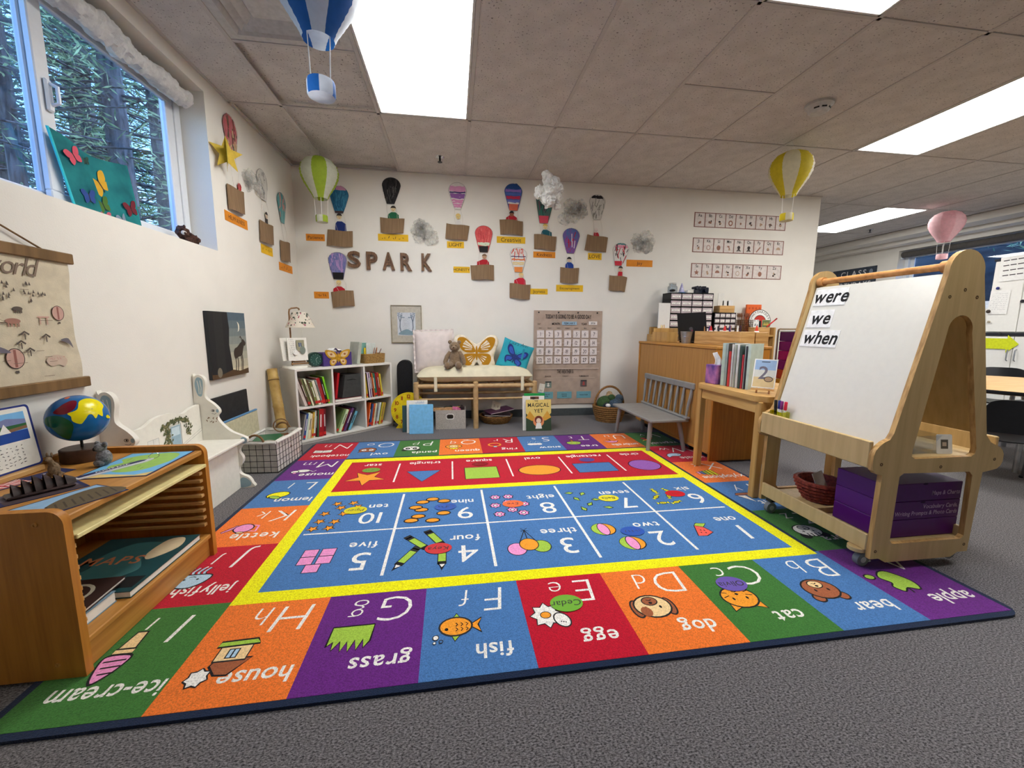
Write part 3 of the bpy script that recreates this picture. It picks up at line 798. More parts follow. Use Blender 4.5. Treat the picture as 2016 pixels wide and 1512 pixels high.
for cn, c, p, q, tx, wd in stick:
    t = thing('name_sticker', '%s oval name sticker stuck on the rug at the word %s' % (cn, wd), 'sticker', M=rp(p, q), group='name stickers on the rug')
    m = mat('sticker_%d_%d_%d' % c, c, .25, var=.02)
    o = [(.055 * math.cos(k * PI / 12), .041 * math.sin(k * PI / 12)) for k in range(24)]
    MB().prism(o, 0, .0006, m).build('oval', t, 0)
    pr = Print(w=.0008)
    if tx: pr.text(tx, 0, -.012, .040, INK, 'reg', .15)
    else: pr.squiggle(-.04, -.012, .08, .025, 5, .003, INK, len(wd))
    pr.build('print', t)
# ================================================================== map cabinet at the left
CX0, CX1, CY0, CY1 = -1.402, -0.955, 1.078, 1.668
cab = thing('map_cabinet', 'low oak map cabinet with slotted runners standing beside the rug', 'cabinet', ((CX0 + CX1) / 2, (CY0 + CY1) / 2, 0))
ox, oy = (CX0 + CX1) / 2, (CY0 + CY1) / 2
def cb(b, x0, x1, y0, y1, z0, z1, m, bev=.003): return b.box(x0 - ox, x1 - ox, y0 - oy, y1 - oy, z0, z1, m, bev)
def side_profile():
    r = .035; a = [(CX0 - ox, .0095), (CX1 - ox, .0095)]
    a += [(CX1 - ox - r + r * math.cos(t), .462 - r + r * math.sin(t)) for t in (k * PI / 12 for k in range(7))]
    return a + [(CX0 - ox, .462)]
MXZ = Matrix(((1, 0, 0, 0), (0, 0, -1, 0), (0, 1, 0, 0), (0, 0, 0, 1)))    # (u,v,w) -> (x,-w,z)
for y in (CY0, CY1 - .022):
    b = MB(); b.prism(side_profile(), 0, .022, oak, Matrix.Translation((0, y - oy + .022, 0)) @ MXZ)
    p = b.build('side_panel', cab)
    for x, z in ((CX1 - .06, .43), (CX1 - .06, .05), (CX0 + .06, .43), (CX0 + .06, .05)):
        if y == CY0:
            MB().lathe([(.006, 0), (.006, .002), (.003, .0025), (.003, .0005), (0, .0005)], oak_h, 10, Matrix.Translation((x - ox, y - oy, z)) @ Matrix.Rotation(PI / 2, 4, 'X')).build('screw_cap', p)
cb(MB(), CX0, CX1 - .006, CY0 + .022, CY1 - .022, .424, .442, oak_h).build('top_panel', cab)
cb(MB(), CX0, CX0 + .016, CY0 + .022, CY1 - .022, .442, .462, oak_h).build('back_ledge', cab)
cb(MB(), CX0, CX0 + .012, CY0 + .022, CY1 - .022, .02, .424, oak).build('back_panel', cab)
cb(MB(), CX0 + .012, CX1 - .004, CY0 + .022, CY1 - .022, .085, .102, oak_h).build('bottom_shelf', cab)
cb(MB(), CX1 - .03, CX1 - .014, CY0 + .022, CY1 - .022, .0095, .085, oak_h).build('kick_board', cab)
for i in range(8):
    z = .352 - i * .0295
    for y0, y1 in ((CY0 + .022, CY0 + .04), (CY1 - .04, CY1 - .022)):
        cb(MB(), CX0 + .03, CX1 - .012, y0, y1, z - .006, z + .006, pine, .0015).build('runner', cab)
tray = MB().box(CX0 + .02, CX1 + .006, CY0 + .024, CY1 - .024, .376, .388, mat('cream_board', (228, 214, 150), .5), .002)
tag(tray.build('puzzle_map_board'), 'pale yellow puzzle map board slid into the top slot of the cabinet', 'board')
def book(name, label, M, sx_, sy_, sz_, c, group=None, cat='book', pr=None):
    """flat or standing book: cover round three sides and a paper block; x spine side"""
    t = thing(name, label, cat, M=M, group=group)
    cm_ = mat('cover_%d_%d_%d' % tuple(c), c, .35, var=.05, vs=25)
    th = min(.0025, sz_ * .2)
    b = MB().box(0, sx_, 0, sy_, 0, th, cm_).box(0, sx_, 0, sy_, sz_ - th, sz_, cm_).box(0, th, 0, sy_, th, sz_ - th, cm_)
    b.build('cover', t, 0)
    MB().box(th, sx_ - .002, .002, sy_ - .002, th, sz_ - th, PAPER).build('pages', t, 0)
    if pr:
        P = Print(w=sz_ + .0003); pr(P); P.build('print', t)
    return t
teal = flat((60, 110, 112)); dteal = flat((28, 58, 62))
def atlas(P):
    P.poly(sup([(.03, .05), (.10, .02), (.18, .06), (.24, .12), (.20, .2), (.22, .28), (.12, .3), (.06, .22), (.08, .14)]), teal)
    P.poly(sup([(.20, .22), (.23, .18), (.28, .25), (.26, .32), (.21, .31)]), flat((206, 186, 150))); P.rect(.235, .02, .29, .08, BLACK); P.text('MAPS', .03, .16, .07, flat((190, 120, 80)), 'bold', al='l')
book('atlas', 'large dark teal world atlas lying on the bottom shelf of the map cabinet', TR(-1.27, 1.26, .1025), .30, .34, .022, (34, 72, 76), pr=atlas)
def badge(P):
    P.ell(.07, .09, .055, .055, flat((196, 190, 170))); P.ell(.07, .09, .045, .045, flat((60, 40, 36))); P.text('MAPS', .07, .08, .026, flat((206, 200, 180)), 'bold')
book('atlas', 'brown sea book with a round badge at the near end of the cabinet shelf', TR(-1.16, 1.125, .139, .06), .16, .17, .010, (58, 42, 40), pr=badge)
book('picture_book', 'pale blue thin book below the brown one on the cabinet shelf', TR(-1.17, 1.12, .1025), .17, .13, .034, (120, 148, 164))
# ---- things on the cabinet
zt = .4424
gl = thing('globe', 'small globe with bright yellow, red and green continents on a wooden base', 'globe', (-1.30, 1.575, zt))
MB().lathe([(.056, 0), (.058, .004), (.058, .044), (.054, .047), (0, .047)], mat('dark_walnut', (74, 52, 40), .45, var=.2, vs=30), 28).build('base', gl)
MB().tube([(0, 0, .046), (0, 0, .075)], .004, blackp).build('rod', gl)
gm = mat('globe_sea', (16, 98, 164), .18, var=.03)
R = .08; gc = Vector((0, 0, .15))
MB().ell(gc, R, gm, 32, 20).build('sphere', gl)
def on_globe(lo, la, r=R * 1.006):   # degrees, view centre at lo=0 la=0 facing the camera
    az = math.radians(-50 + lo); la = math.radians(la)
    return gc + Vector((math.cos(la) * math.cos(az), math.cos(la) * math.sin(az), math.sin(la))) * r
def patch(name, pts, m):
    pts = sup(pts); b = MB(); cx = sum(p[0] for p in pts) / len(pts); cy = sum(p[1] for p in pts) / len(pts)
    ring = []
    for k in (0, .34, .67, 1):
        ring.append([on_globe(cx + (p[0] - cx) * max(k, .001), cy + (p[1] - cy) * max(k, .001)) for p in pts])
    b.ring(ring, m, False, False); b.build(name, gl)
yel, dred, dgr = flat((238, 222, 20), .2), flat((120, 22, 40), .2), flat((22, 92, 52), .2)
patch('continent', [(-18, 22), (0, 30), (8, 52), (30, 60), (52, 58), (70, 48), (66, 30), (52, 20), (46, 4), (38, 12), (30, 2), (24, 14), (12, 10), (4, -6), (-10, 2), (-12, 14)], yel)
patch('continent', [(-48, 24), (-26, 20), (-16, 24), (-4, 34), (2, 54), (-14, 58), (-30, 50), (-42, 36)], dred)
patch('continent', [(-68, 12), (-40, 18), (-18, 8), (-10, -12), (-24, -44), (-40, -48), (-52, -14), (-70, -4)], dgr)
patch('continent', [(56, 2), (64, 4), (74, -6), (60, -4)], yel)
patch('continent', [(-58, 68), (-34, 66), (-36, 76), (-60, 76)], flat((206, 110, 70), .2))
# koala figurine
fur = mat('grey_fur', (128, 128, 132), .8, var=.3, vs=120, bump=.8, bs=200)
t = thing('koala_figurine', 'little grey koala figurine sitting in front of the globe base', 'figurine', (-1.178, 1.50, zt), -.4)
MB().ell((0, 0, .028), (.024, .02, .028), fur).ell((0, -.016, .012), (.02, .012, .012), fur, 10, 6).build('body', t)
b = MB().ell((-.006, -.004, .062), (.018, .017, .016), fur)
b.build('head', t)
for s_ in (-1, 1): MB().ell((-.006 + s_ * .018, 0, .074), (.010, .006, .009), fur, 10, 6).build('ear', t)
MB().ell((-.008, -.02, .060), (.004, .004, .006), BLACK, 8, 6).build('nose', t)
# kangaroo figurine
brf = mat('brown_fur', (118, 98, 74), .8, var=.25, vs=120, bump=.6, bs=200)
t = thing('kangaroo_figurine', 'tiny brown kangaroo figurine standing behind the dark model building', 'figurine', (-1.222, 1.378, zt), .3)
MB().ell((0, 0, .03), (.013, .018, .024), brf).tube([(0, .012, .018), (0, .034, .006), (0, .05, .003)], [.008, .005, .002], brf).tube([(0, -.006, .046), (0, -.014, .062)], [.010, .007], brf).build('body', t)
MB().ell((0, -.02, .068), (.007, .012, .008), brf, 10, 6).build('head', t)
for s_ in (-1, 1):
    MB().ell((s_ * .005, -.012, .080), (.003, .003, .008), brf, 8, 6).build('ear', t)
    MB().tube([(s_ * .010, .0, .02), (s_ * .012, -.008, .006), (s_ * .012, -.022, .003)], [.008, .005, .003], brf).build('leg', t)
# small dark model with shells
dk = mat('dark_bronze', (52, 38, 36), .35, var=.3, vs=60)
t = thing('opera_house_model', 'dark bronze model of a building with curved shell roofs lying on a card', 'model', (-1.165, 1.268, zt + .003), .9)
MB().box(-.065, .065, -.026, .026, 0, .008, dk, .003).build('base', t)
for i in range(6):
    x = -.052 + i * .02; h = .046 - abs(i - 2.3) * .007
    b = MB(); b.grid(lambda u, v: (x + .022 * u, (v - .5) * .042 * (1 - .5 * u), .008 + h * math.sin(PI * v) * (1 - .55 * u)), 5, 8, dk, None, .0015)
    b.build('shell', t)
# cards lying on the cabinet
def card(name, label, x, y, w, h, rz, z, edge, fn, cat='card', th=.0012):
    t = thing(name, label, cat, (x, y, z), rz)
    MB().box(-w / 2, w / 2, -h / 2, h / 2, 0, th, edge).build('sheet', t, 0)
    P = Print(w=th + .0003); fn(P); P.build('print', t)
    return t
navy = flat((34, 40, 84))
def mapcard(P):
    P.rect(-.128, -.098, .128, .098, flat((110, 176, 216))); P.poly([(-.128, -.098), (-.128, .098), (-.09, .098), (-.1, .02), (-.118, -.06), (-.09, -.098)], flat((220, 190, 120)))
    P.poly(sup([(-.02, -.075), (.03, -.085), (.10, -.07), (.12, -.02), (.10, .05), (.06, .085), (.02, .06), (-.01, .08), (-.06, .05), (-.085, 0), (-.07, -.05)]), flat((150, 190, 90)))
    for k in range(6): P.line([(-.06 + k * .02, -.04 + k * .02), (-.04 + k * .022, -.038 + k * .02)], .0015, flat((90, 110, 60)))
card('map_card', 'colourful green and blue map card lying at the far end of the cabinet top', -1.075, 1.498, .265, .205, PI / 2 + .05, zt, navy, mapcard, 'map')
t = thing('label_strip', 'dark blue pointed label strip with a metal ring lying across the map card', 'label', (-1.105, 1.452, zt + .0022), 1.12)
MB().prism([(-.105, -.012), (.075, -.014), (.105, 0), (.075, .014), (-.105, .014), (-.12, 0)], 0, .004, flat((206, 206, 214))).prism([(-.1, -.005), (.072, -.006), (.085, .003), (.07, .014), (-.1, .014)], .004, .0046, navy).build('strip', t)
Print(w=.005).text('AUSTRALIA', -.012, -.002, .016, WHITE, 'bold').build('print', t)
MB().tube([(.105 + .016 * math.cos(a), .0 + .004 * math.sin(a * 2), .012 + .010 * math.sin(a)) for a in (k * PI / 8 for k in range(17))], .0011, chrome, 6).build('ring', t)
def flag(P):
    P.rect(-.10, -.028, .10, .028, navy); P.rect(-.10, -.028, .0, .028, flat((206, 120, 112)))
    for a in ((-.1, -.028, 0, .028), (-.1, .028, 0, -.028)): P.line([(a[0], a[1]), (a[2], a[3])], .010, WHITE); P.line([(a[0], a[1]), (a[2], a[3])], .004, flat((190, 50, 60)))
    P.line([(-.1, 0), (0, 0)], .014, WHITE); P.line([(-.05, -.028), (-.05, .028)], .014, WHITE); P.line([(-.1, 0), (0, 0)], .008, flat((190, 50, 60))); P.line([(-.05, -.028), (-.05, .028)], .008, flat((190, 50, 60)))
    for x, y in ((.05, .01), (.07, -.012), (.035, -.015)): P.star(x, y, .006, WHITE)
card('flag_card', 'navy flag card with a red and white cross beside the globe base', -1.30, 1.375, .21, .066, 1.25, zt, navy, flag)
def rock(P):
    P.rect(-.088, -.062, .088, .062, flat((140, 176, 206))); P.poly(sup([(-.088, -.05), (-.05, .0), (0, .03), (.06, .04), (.088, .02), (.088, -.06), (-.088, -.06)]), flat((96, 82, 58)))
    for k in range(9): P.line([(-.07 + k * .018, -.05), (-.05 + k * .017, .0)], .004, flat((66, 56, 40)))
card('photo_card', 'photo card of brown rocks under blue sky at the cabinet front edge', -1.035, 1.20, .185, .135, 1.15, zt, navy, rock)
def grey(P):
    P.rect(-.075, -.05, .075, .05, flat((110, 100, 112))); P.rect(-.075, -.05, .075, -.01, flat((70, 56, 60)))
card('photo_card', 'dark photo card lying under the bronze shell model', -1.163, 1.265, .17, .105, .95, zt, navy, grey)
# card holder with the information card
t = thing('card_holder', 'pale wooden slotted card holder bar at the back of the cabinet', 'holder', (-1.35, 1.30, zt))
MB().box(-.016, .016, -.20, .18, 0, .018, pine, .003).build('bar', t)
t = thing('information_card', 'blue bordered information card with a harbour picture, standing in the wooden bar', 'card', M=TR(-1.353, 1.36, zt + .0185) @ Matrix.Rotation(-.10, 4, 'Y'))
M_ = Matrix(((0, 0, 1, 0), (1, 0, 0, 0), (0, 1, 0, 0), (0, 0, 0, 1)))
MB().prism(rrect(-.135, 0, .135, .20, .012), 0, .0012, flat((36, 50, 120)), M_).build('sheet', t)
P = Print(M_, w=.0016)
P.poly(rrect(-.128, .006, .128, .194, .009), PAPER); P.rect(-.115, .09, .115, .18, flat((120, 180, 226))); P.poly([(-.115, .15), (-.06, .16), (0, .152), (.06, .165), (.115, .155), (.115, .135), (-.115, .135)], flat((120, 128, 170)))
P.rect(-.115, .128, .115, .142, flat((44, 96, 52))); P.rect(-.115, .09, .115, .122, flat((30, 70, 150))); P.poly([(-.115, .118), (.115, .135), (.115, .125), (-.115, .108)], flat((130, 96, 70)))
for k in (-.05, -.01, .03): P.poly([(k, .12), (k + .02, .15), (k + .035, .12)], WHITE)
for k in range(6): P.squiggle(-.11, .072 - k * .011, .20, .006, 14, .0016, INK, k)
P.build('print', t)

# ================================================================== scroll map on the left wall
t = thing('scroll_map', 'beige fabric world map scroll with wooden rods hanging on the left wall', 'wall map', M=WL(1.50, .70))
MB().box(-.36, .258, .435, .473, .004, .022, walnut, .003).build('top_rod', t)
MB().box(-.36, .258, -.018, .020, .004, .024, walnut, .003).build('bottom_rod', t)
linen = mat('linen', (206, 194, 168), .9, var=.05, vs=30, bump=.3, bs=300)
def sw(u, v): return (-.345 + (.583 + .006 * math.sin(v * 8 + .6)) * u, .015 + .425 * v, .010 + .0022 * math.sin(v * 15) * (.3 + .7 * u) + .001 * math.sin(u * 5))
MB().grid(sw, 24, 40, linen, None, .0012).build('sheet', t)
MB().tube([(.15, .472, .013), (-.05, .56, .008), (-.25, .472, .013)], .003, walnut, 6).build('cord', t)
P = Print(w=.0134, eps=.00001)
brn, drk, ros = flat((126, 108, 92)), flat((88, 78, 70)), flat((196, 156, 142))
P.text('world', .030, .375, .085, brn, 'reg', .35, gap=.0)
Rr = random.Random(3)
for k in range(64):
    x, y = Rr.uniform(-.28, .14), Rr.uniform(.285, .345); P.poly([(x - .004, y), (x, y + .012), (x + .004, y)], drk)
def bal(x, y, s, m): P.ell(x, y, s, s * 1.15, m, s * .08); P.line([(x, y - s), (x, y + s)], s * .3, flat((150, 96, 86))); P.rect(x - s * .2, y - s * 1.7, x + s * .2, y - s * 1.4, drk)
bal(.175, .255, .022, ros); bal(.01, .105, .028, ros)
P.poly([(-.1, .22), (-.05, .25), (.0, .22)], linen, .003, brn)
for x, y, w_, h_, m in ((.04, .265, .016, .007, drk), (.02, .225, .024, .009, flat((160, 116, 100)))):
    P.ell(x, y, w_, h_, m)
    for k in (-.6, -.2, .3, .7): P.line([(x + w_ * k, y), (x + w_ * k, y - h_ * 2)], .004, m)
P.line([(.10, .24), (.14, .24)], .005, ros); P.line([(.108, .24), (.108, .215)], .004, ros); P.line([(.132, .24), (.132, .215)], .004, ros)
for x, y in ((.05, .185), (.035, .155), (.06, .13), (.12, .175)): P.line([(x, y - .02), (x, y)], .004, drk); P.line([(x - .014, y - .004), (x, y + .006), (x + .014, y - .004)], .006, drk)
P.poly(sup([(-.12, .135), (-.05, .15), (.0, .125), (-.06, .128)]), flat((110, 104, 116))); P.poly(sup([(.17, .16), (.20, .165), (.215, .13), (.20, .145)]), flat((110, 104, 110)))
P.poly(sup([(.11, .095), (.135, .108), (.165, .105), (.185, .088), (.172, .066), (.15, .074), (.128, .07), (.112, .08)]), flat((198, 176, 156)))
P.squiggle(.11, .09, .07, .012, 6, .003, ros, 5)
for k in range(16): x, y = Rr.uniform(-.2, .18), Rr.uniform(.03, .34); P.line([(x, y), (x + Rr.uniform(.02, .05), y)], .0015, brn)
P.build('print', t)

# ================================================================== canvas painting on the left wall
t = thing('canvas_painting', 'unframed dark canvas painting of a moose beside a tree under a crescent moon', 'painting', M=WL(2.76, .80))
MB().box(-.21, .21, -.2, .2, 0, .02, flat((48, 50, 54)), .002).build('canvas', t)
P = Print(w=.0204)
for k in range(8): P.rect(-.21, -.2 + .05 * k, .21, -.15 + .05 * k, flat((206 - 18 * k, 196 - 14 * k, 166 - 8 * k)))
P.poly([(-.21, -.2), (-.21, .2), (.0, .2), (.01, .1), (-.005, 0), (.01, -.1), (.02, -.2)], flat((30, 30, 32)))
P.rect(-.15, -.2, -.06, .2, flat((38, 38, 38)))
P.poly([(-.21, -.2), (.21, -.2), (.21, -.165), (.1, -.175), (.02, -.16), (-.1, -.178), (-.21, -.17)], flat((84, 62, 40))); P.ell(-.13, -.165, .025, .03, flat((120, 112, 96)))
P.poly([(.105 + .03 * math.cos(a), .11 + .032 * math.sin(a)) for a in (k * PI / 8 - PI / 2 for k in range(9))] + [(.105 + .014 * math.cos(a), .11 + .032 * math.sin(a)) for a in (PI / 2 - k * PI / 8 for k in range(9))], flat((226, 222, 206)))
mo = flat((58, 48, 40)); P.poly(sup([(.04, -.06), (.055, -.03), (.09, -.018), (.125, .004), (.155, .012), (.175, -.005), (.158, -.04), (.14, -.075), (.09, -.085), (.055, -.095)]), mo); P.line([(.15, .03), (.14, .045), (.125, .042)], .007, mo); P.poly(sup([(.14, .0), (.16, .03), (.195, .005), (.185, -.015), (.16, -.01)]), mo)
for x in (.055, .08, .125, .14): P.line([(x, -.07), (x + .008, -.12), (x - .002, -.172)], .009, mo)
P.line([(.15, .02), (.135, .05)], .006, mo)
P.build('print', t)

# ================================================================== rabbit bench
def bprof():
    return [(-1.405, 0), (-1.157, 0), (-1.150, .03), (-1.168, .062), (-1.208, .085), (-1.212, .12), (-1.192, .15), (-1.188, .18), (-1.204, .215), (-1.19, .245), (-1.163, .262), (-1.158, .285), (-1.178, .302), (-1.235, .33), (-1.28, .375), (-1.302, .415), (-1.288, .44), (-1.292, .462), (-1.315, .49), (-1.348, .52), (-1.352, .55), (-1.344, .60), (-1.350, .632), (-1.372, .65), (-1.396, .64), (-1.405, .60)]
rb = thing('rabbit_bench', 'white painted child bench with rabbit shaped ends and pale blue ears and paws', 'bench', (-1.28, 2.1, 0))
BX, BY = -1.28, 2.1
prof = sup([(x - BX, z) for x, z in bprof()])
for y in (1.79, 2.388):
    b = MB(); b.prism(prof, 0, .024, whitepaint, Matrix.Translation((0, y - BY + .024, 0)) @ MXZ)
    p = b.build('end_panel', rb, 50)
    P = Print(Matrix.Translation((0, y - BY, 0)) @ MXZ, w=.0006)
    e = lambda x: x - BX
    P.poly(sup([(e(-1.396), .59), (e(-1.388), .63), (e(-1.372), .637), (e(-1.356), .62), (e(-1.358), .575), (e(-1.366), .535), (e(-1.385), .54)]), bluepaint)
    for k in (0, 1): P.line([(e(-1.383 + .014 * k), .62), (e(-1.377 + .012 * k), .58), (e(-1.378 + .008 * k), .545)], .003, whitepaint)
    P.poly(sup([(e(-1.165), .01), (e(-1.155), .03), (e(-1.175), .055), (e(-1.2), .062), (e(-1.215), .04), (e(-1.21), .005)]), bluepaint)
    P.poly(sup([(e(-1.162), .265), (e(-1.16), .288), (e(-1.178), .298), (e(-1.192), .286), (e(-1.185), .262)]), bluepaint); P.ell(e(-1.296), .45, .007, .010, bluepaint)
    P.ell(e(-1.318), .452, .008, .006, whitepaint, .002); P.ell(e(-1.317), .452, .004, .004, INK); P.line([(e(-1.325), .436), (e(-1.31), .432), (e(-1.302), .438)], .0016, INK)
    Rr = random.Random(5)
    for k in range(16): x, z = -1.355 + .056 * Rr.random(), .385 + .03 * Rr.random(); P.ell(e(x), z, .004, .002, flat((120, 90, 60)), rot=Rr.random() * 3)
    P.build('print', p)
top = [(1.815, .487), (1.87, .482), (1.93, .46), (1.985, .462), (2.04, .482), (2.10, .49), (2.17, .485), (2.22, .47), (2.26, .468), (2.31, .482), (2.36, .488), (2.388, .489)]
b = MB(); b.prism([(1.814 - BY, .27)] + [(2.387 - BY, .27)] + [(y - BY, z) for y, z in sup(top)[:-4][::-1] if 1.814 < y < 2.388], 0, .018, whitepaint, Matrix(((0, 0, 1, -1.40 - BX), (1, 0, 0, 0), (0, 1, 0, 0), (0, 0, 0, 1))))
bp = b.build('back_panel', rb)
P = Print(Matrix(((0, 0, 1, -1.382 - BX), (1, 0, 0, 0), (0, 1, 0, 0), (0, 0, 0, 1))), w=.0006, eps=.000006)
gb = flat((150, 176, 190)); vine = [flat((92, 98, 66)), flat((120, 116, 80)), flat((70, 80, 52))]
P.rect(.045, .295, .115, .42, gb); P.rect(.052, .37, .108, .412, flat((196, 214, 222))); P.line([(.04, .295), (.04, .425), (.12, .425), (.12, .295)], .003, flat((110, 120, 124)))
P.rect(-.11, .30, -.04, .39, flat((224, 224, 218))); P.line([(-.11, .30), (-.11, .39), (-.04, .39), (-.04, .30)], .002, GY if False else flat((150, 150, 146))); P.line([(-.075, .3), (-.075, .39)], .002, flat((150, 150, 146)))
Rr = random.Random(9)
for k in range(330):
    f = Rr.random()
    if f < .35: x, z = .02 + Rr.gauss(0, .012), .30 + Rr.random() * .13
    elif f < .7: a = Rr.random(); x, z = -.02 + .2 * a, .425 + .02 * math.sin(a * PI) + Rr.gauss(0, .006)
    elif f < .9: x, z = -.10 + .10 * Rr.random(), .30 + .02 * Rr.random()
    else: x, z = .18 + Rr.gauss(0, .012), .375 + Rr.gauss(0, .018)
    P.ell(x, z, .008, .0045, vine[k % 3], rot=Rr.random() * 3, n=6)
P.line([(.11, .30), (.28, .345)], .0015, flat((140, 140, 136))); P.line([(.11, .31), (.28, .36)], .0015, flat((170, 170, 166)))
P.build('print', bp)
MB().box(-1.385 - BX, -1.168 - BX, 1.814 - BY, 2.388 - BY, .27, .288, whitepaint, .005).build('seat', rb)
MB().box(-1.225 - BX, -1.21 - BX, 1.814 - BY, 2.388 - BY, .0, .27, whitepaint, .003).build('front_board', rb)

# ================================================================== leaning boards, bamboo tube, wire basket
b = MB().box(-.012, 0, -.225, .225, 0, .495, mat('chalkboard', (38, 38, 40), .7, var=.15, vs=20), .003)
tag(b.build('chalkboard', M=TR(-1.378, 2.70, 0) @ Matrix.Rotation(-.03, 4, 'Y')), 'black chalkboard leaning against the left wall behind the rabbit bench', 'board')
t = thing('felt_board', 'pale beige board with a blue edge leaning in front of the chalkboard', 'board', M=TR(-1.352, 2.765, 0) @ Matrix.Rotation(-.04, 4, 'Y'))
MB().box(-.012, 0, -.22, .22, 0, .335, mat('beige_felt', (196, 190, 160), .9), .003).build('panel', t)
MB().box(-.014, .001, -.22, .22, .336, .346, flat((96, 142, 184)), .002).build('edge', t)
t = thing('bamboo_tube', 'tall thick yellow bamboo tube leaning in the corner beside the bookcase', 'bamboo tube', M=Matrix())
bam = mat('bamboo_yellow', (188, 158, 94), .45, c2=(150, 118, 60), vs=6, stretch=(2, 2, 2))
p0, p1 = Vector((-1.262, 3.145, 0.0)), Vector((-1.372, 3.275, .592)); d = p1 - p0
pts = [p0 + d * k for k in (0, .3, .52, .54, .56, .86, .88, .9, 1)]
MB().tube(pts, [.034, .034, .035, .038, .035, .035, .038, .035, .036], bam, 16).build('tube', t)
MB().tube([p0 + d * .855, p0 + d * .858 + d * .01], .037, flat((110, 84, 44)), 16).build('node_ring', t)
t = thing('wire_basket', 'black wire storage basket with a white cloth liner beside the rug corner', 'basket', (-1.215, 2.80, 0), -.07)
hx, hy, hz = .122, .175, .19
MB().box(-hx + .006, hx - .006, -hy + .006, hy - .006, .004, .008, mat('white_cotton', (222, 219, 212), .9, bump=.3, bs=60)).build('liner_base', t)
wc = MATS['white_cotton']
lin_ = MB()
for (ax, ay, bx_, by_) in ((-hx, -hy, hx, -hy), (hx, -hy, hx, hy), (hx, hy, -hx, hy), (-hx, hy, -hx, -hy)):
    def f(u, v, ax=ax, ay=ay, bx_=bx_, by_=by_):
        k = .955 + .012 * math.sin(u * 19 + ax * 40)
        return ((ax + (bx_ - ax) * u) * k, (ay + (by_ - ay) * u) * k, .006 + (hz + .012 + .004 * math.sin(u * 9)) * v)
    lin_.grid(f, 14, 6, wc)
for (ax, ay, bx_, by_) in ((-hx, -hy, hx, -hy), (hx, -hy, hx, hy), (hx, hy, -hx, hy), (-hx, hy, -hx, -hy)):
    lin_.tube([(ax, ay, hz + .006), ((ax + bx_) / 2, (ay + by_) / 2, hz + .002), (bx_, by_, hz + .006)], .010, wc, 8)
lin_.build('liner', t)
wr = MB()
for k in range(7):
    x = -hx + 2 * hx * k / 6
    for y in (-hy, hy): wr.tube([(x, y, 0), (x, y, hz)], .0016, blackp, 5)
for k in range(10):
    y = -hy + 2 * hy * k / 9
    for x in (-hx, hx): wr.tube([(x, y, 0), (x, y, hz)], .0016, blackp, 5)
for k in range(6):
    z = hz * k / 5
    wr.tube([(-hx, -hy, z), (hx, -hy, z), (hx, hy, z), (-hx, hy, z), (-hx, -hy, z)], .0018 if k else .004, blackp, 5)
wr.build('wire_mesh', t)
rope = mat('rope', (128, 96, 62), .8, var=.2, vs=200)
for y in (-hy, hy):
    b = MB().tube([(-.05 + .10 * (.5 - .5 * math.cos(a)), y, hz + .055 * math.sin(a)) for a in (k * PI / 10 for k in range(11))], .007, rope, 8); b.build('handle', t)
book('picture_book', 'green covered book lying inside the wire basket', TR(-1.29, 2.70, .165, .2), .16, .20, .014, (20, 96, 60))
t = thing('wooden_rasp', 'brown notched wooden rasp sticking out of the wire basket', 'instrument', M=TR(-1.14, 2.86, .14, .5) @ Matrix.Rotation(.5, 4, 'X'))
bw_ = wood('rasp_wood', (136, 92, 62), (108, 70, 46)); MB().box(-.022, .022, -.07, .07, 0, .012, bw_, .002).build('body', t)
for k in range(9): MB().box(-.022, .022, -.064 + k * .015, -.058 + k * .015, .012, .015, bw_, .001).build('ridge', t)
tag(MB().tube([(.045 * math.cos(a), 0, .045 * math.sin(a)) for a in (k * PI / 12 for k in range(25))], .004, rope, 8).build('wooden_hoop', M=TR(-1.20, 2.94, .232, .3)), 'thin brown wooden hoop standing up at the back of the wire basket', 'hoop')
# ================================================================== white cube bookcase across the corner
BA = math.atan2(.585, .621)
BK = TR(-1.189, 3.218, 0, BA)
bc = thing('bookcase', 'white six cube bookcase standing across the corner, filled with picture books', 'bookcase', M=BK)
BWd, BDp, BHt = .853, .275, .592
th = .016
MB().box(0, BWd, 0, BDp, BHt - th, BHt, whitelam, .0015).build('top_panel', bc)
MB().box(0, BWd, 0, BDp, .018, .018 + th, whitelam, .0015).build('bottom_panel', bc)
MB().box(th, BWd - th, .01, BDp, 0, .018, whitelam).build('plinth', bc)
for x in (0, BWd - th): MB().box(x, x + th, 0, BDp, 0, BHt - th, whitelam, .0015).build('side_panel', bc)
for x in (.284, .568): MB().box(x, x + th, .002, BDp, .034, BHt - th, whitelam, .0015).build('divider', bc)
for x0, x1 in ((th, .284), (.3, .568), (.584, BWd - th)): MB().box(x0, x1, .002, BDp - .006, .278, .278 + th, whitelam, .0015).build('shelf', bc)
MB().box(th, BWd - th, BDp - .006, BDp, .034, BHt - th, whitelam).build('back_panel', bc)
SB = Matrix(((0, 0, 1, 0), (1, 0, 0, 0), (0, 1, 0, 0), (0, 0, 0, 1)))
CN = {'c': ('cream', (222, 214, 192)), 'w': ('white', (226, 226, 222)), 'r': ('red', (176, 30, 36)), 'd': ('dark red', (110, 30, 38)), 'g': ('green', (52, 110, 70)), 'l': ('lime green', (120, 196, 40)), 'b': ('blue', (58, 90, 150)), 'u': ('light blue', (110, 170, 214)), 'o': ('orange', (220, 104, 44)), 'y': ('yellow', (220, 190, 60)), 't': ('tan', (188, 156, 110)), 'k': ('black', (34, 32, 36)), 'n': ('brown', (88, 66, 48)), 's': ('grey', (140, 142, 144)), 'p': ('purple', (100, 62, 110)), 'q': ('teal', (40, 100, 100)), 'e': ('olive green', (112, 122, 72))}
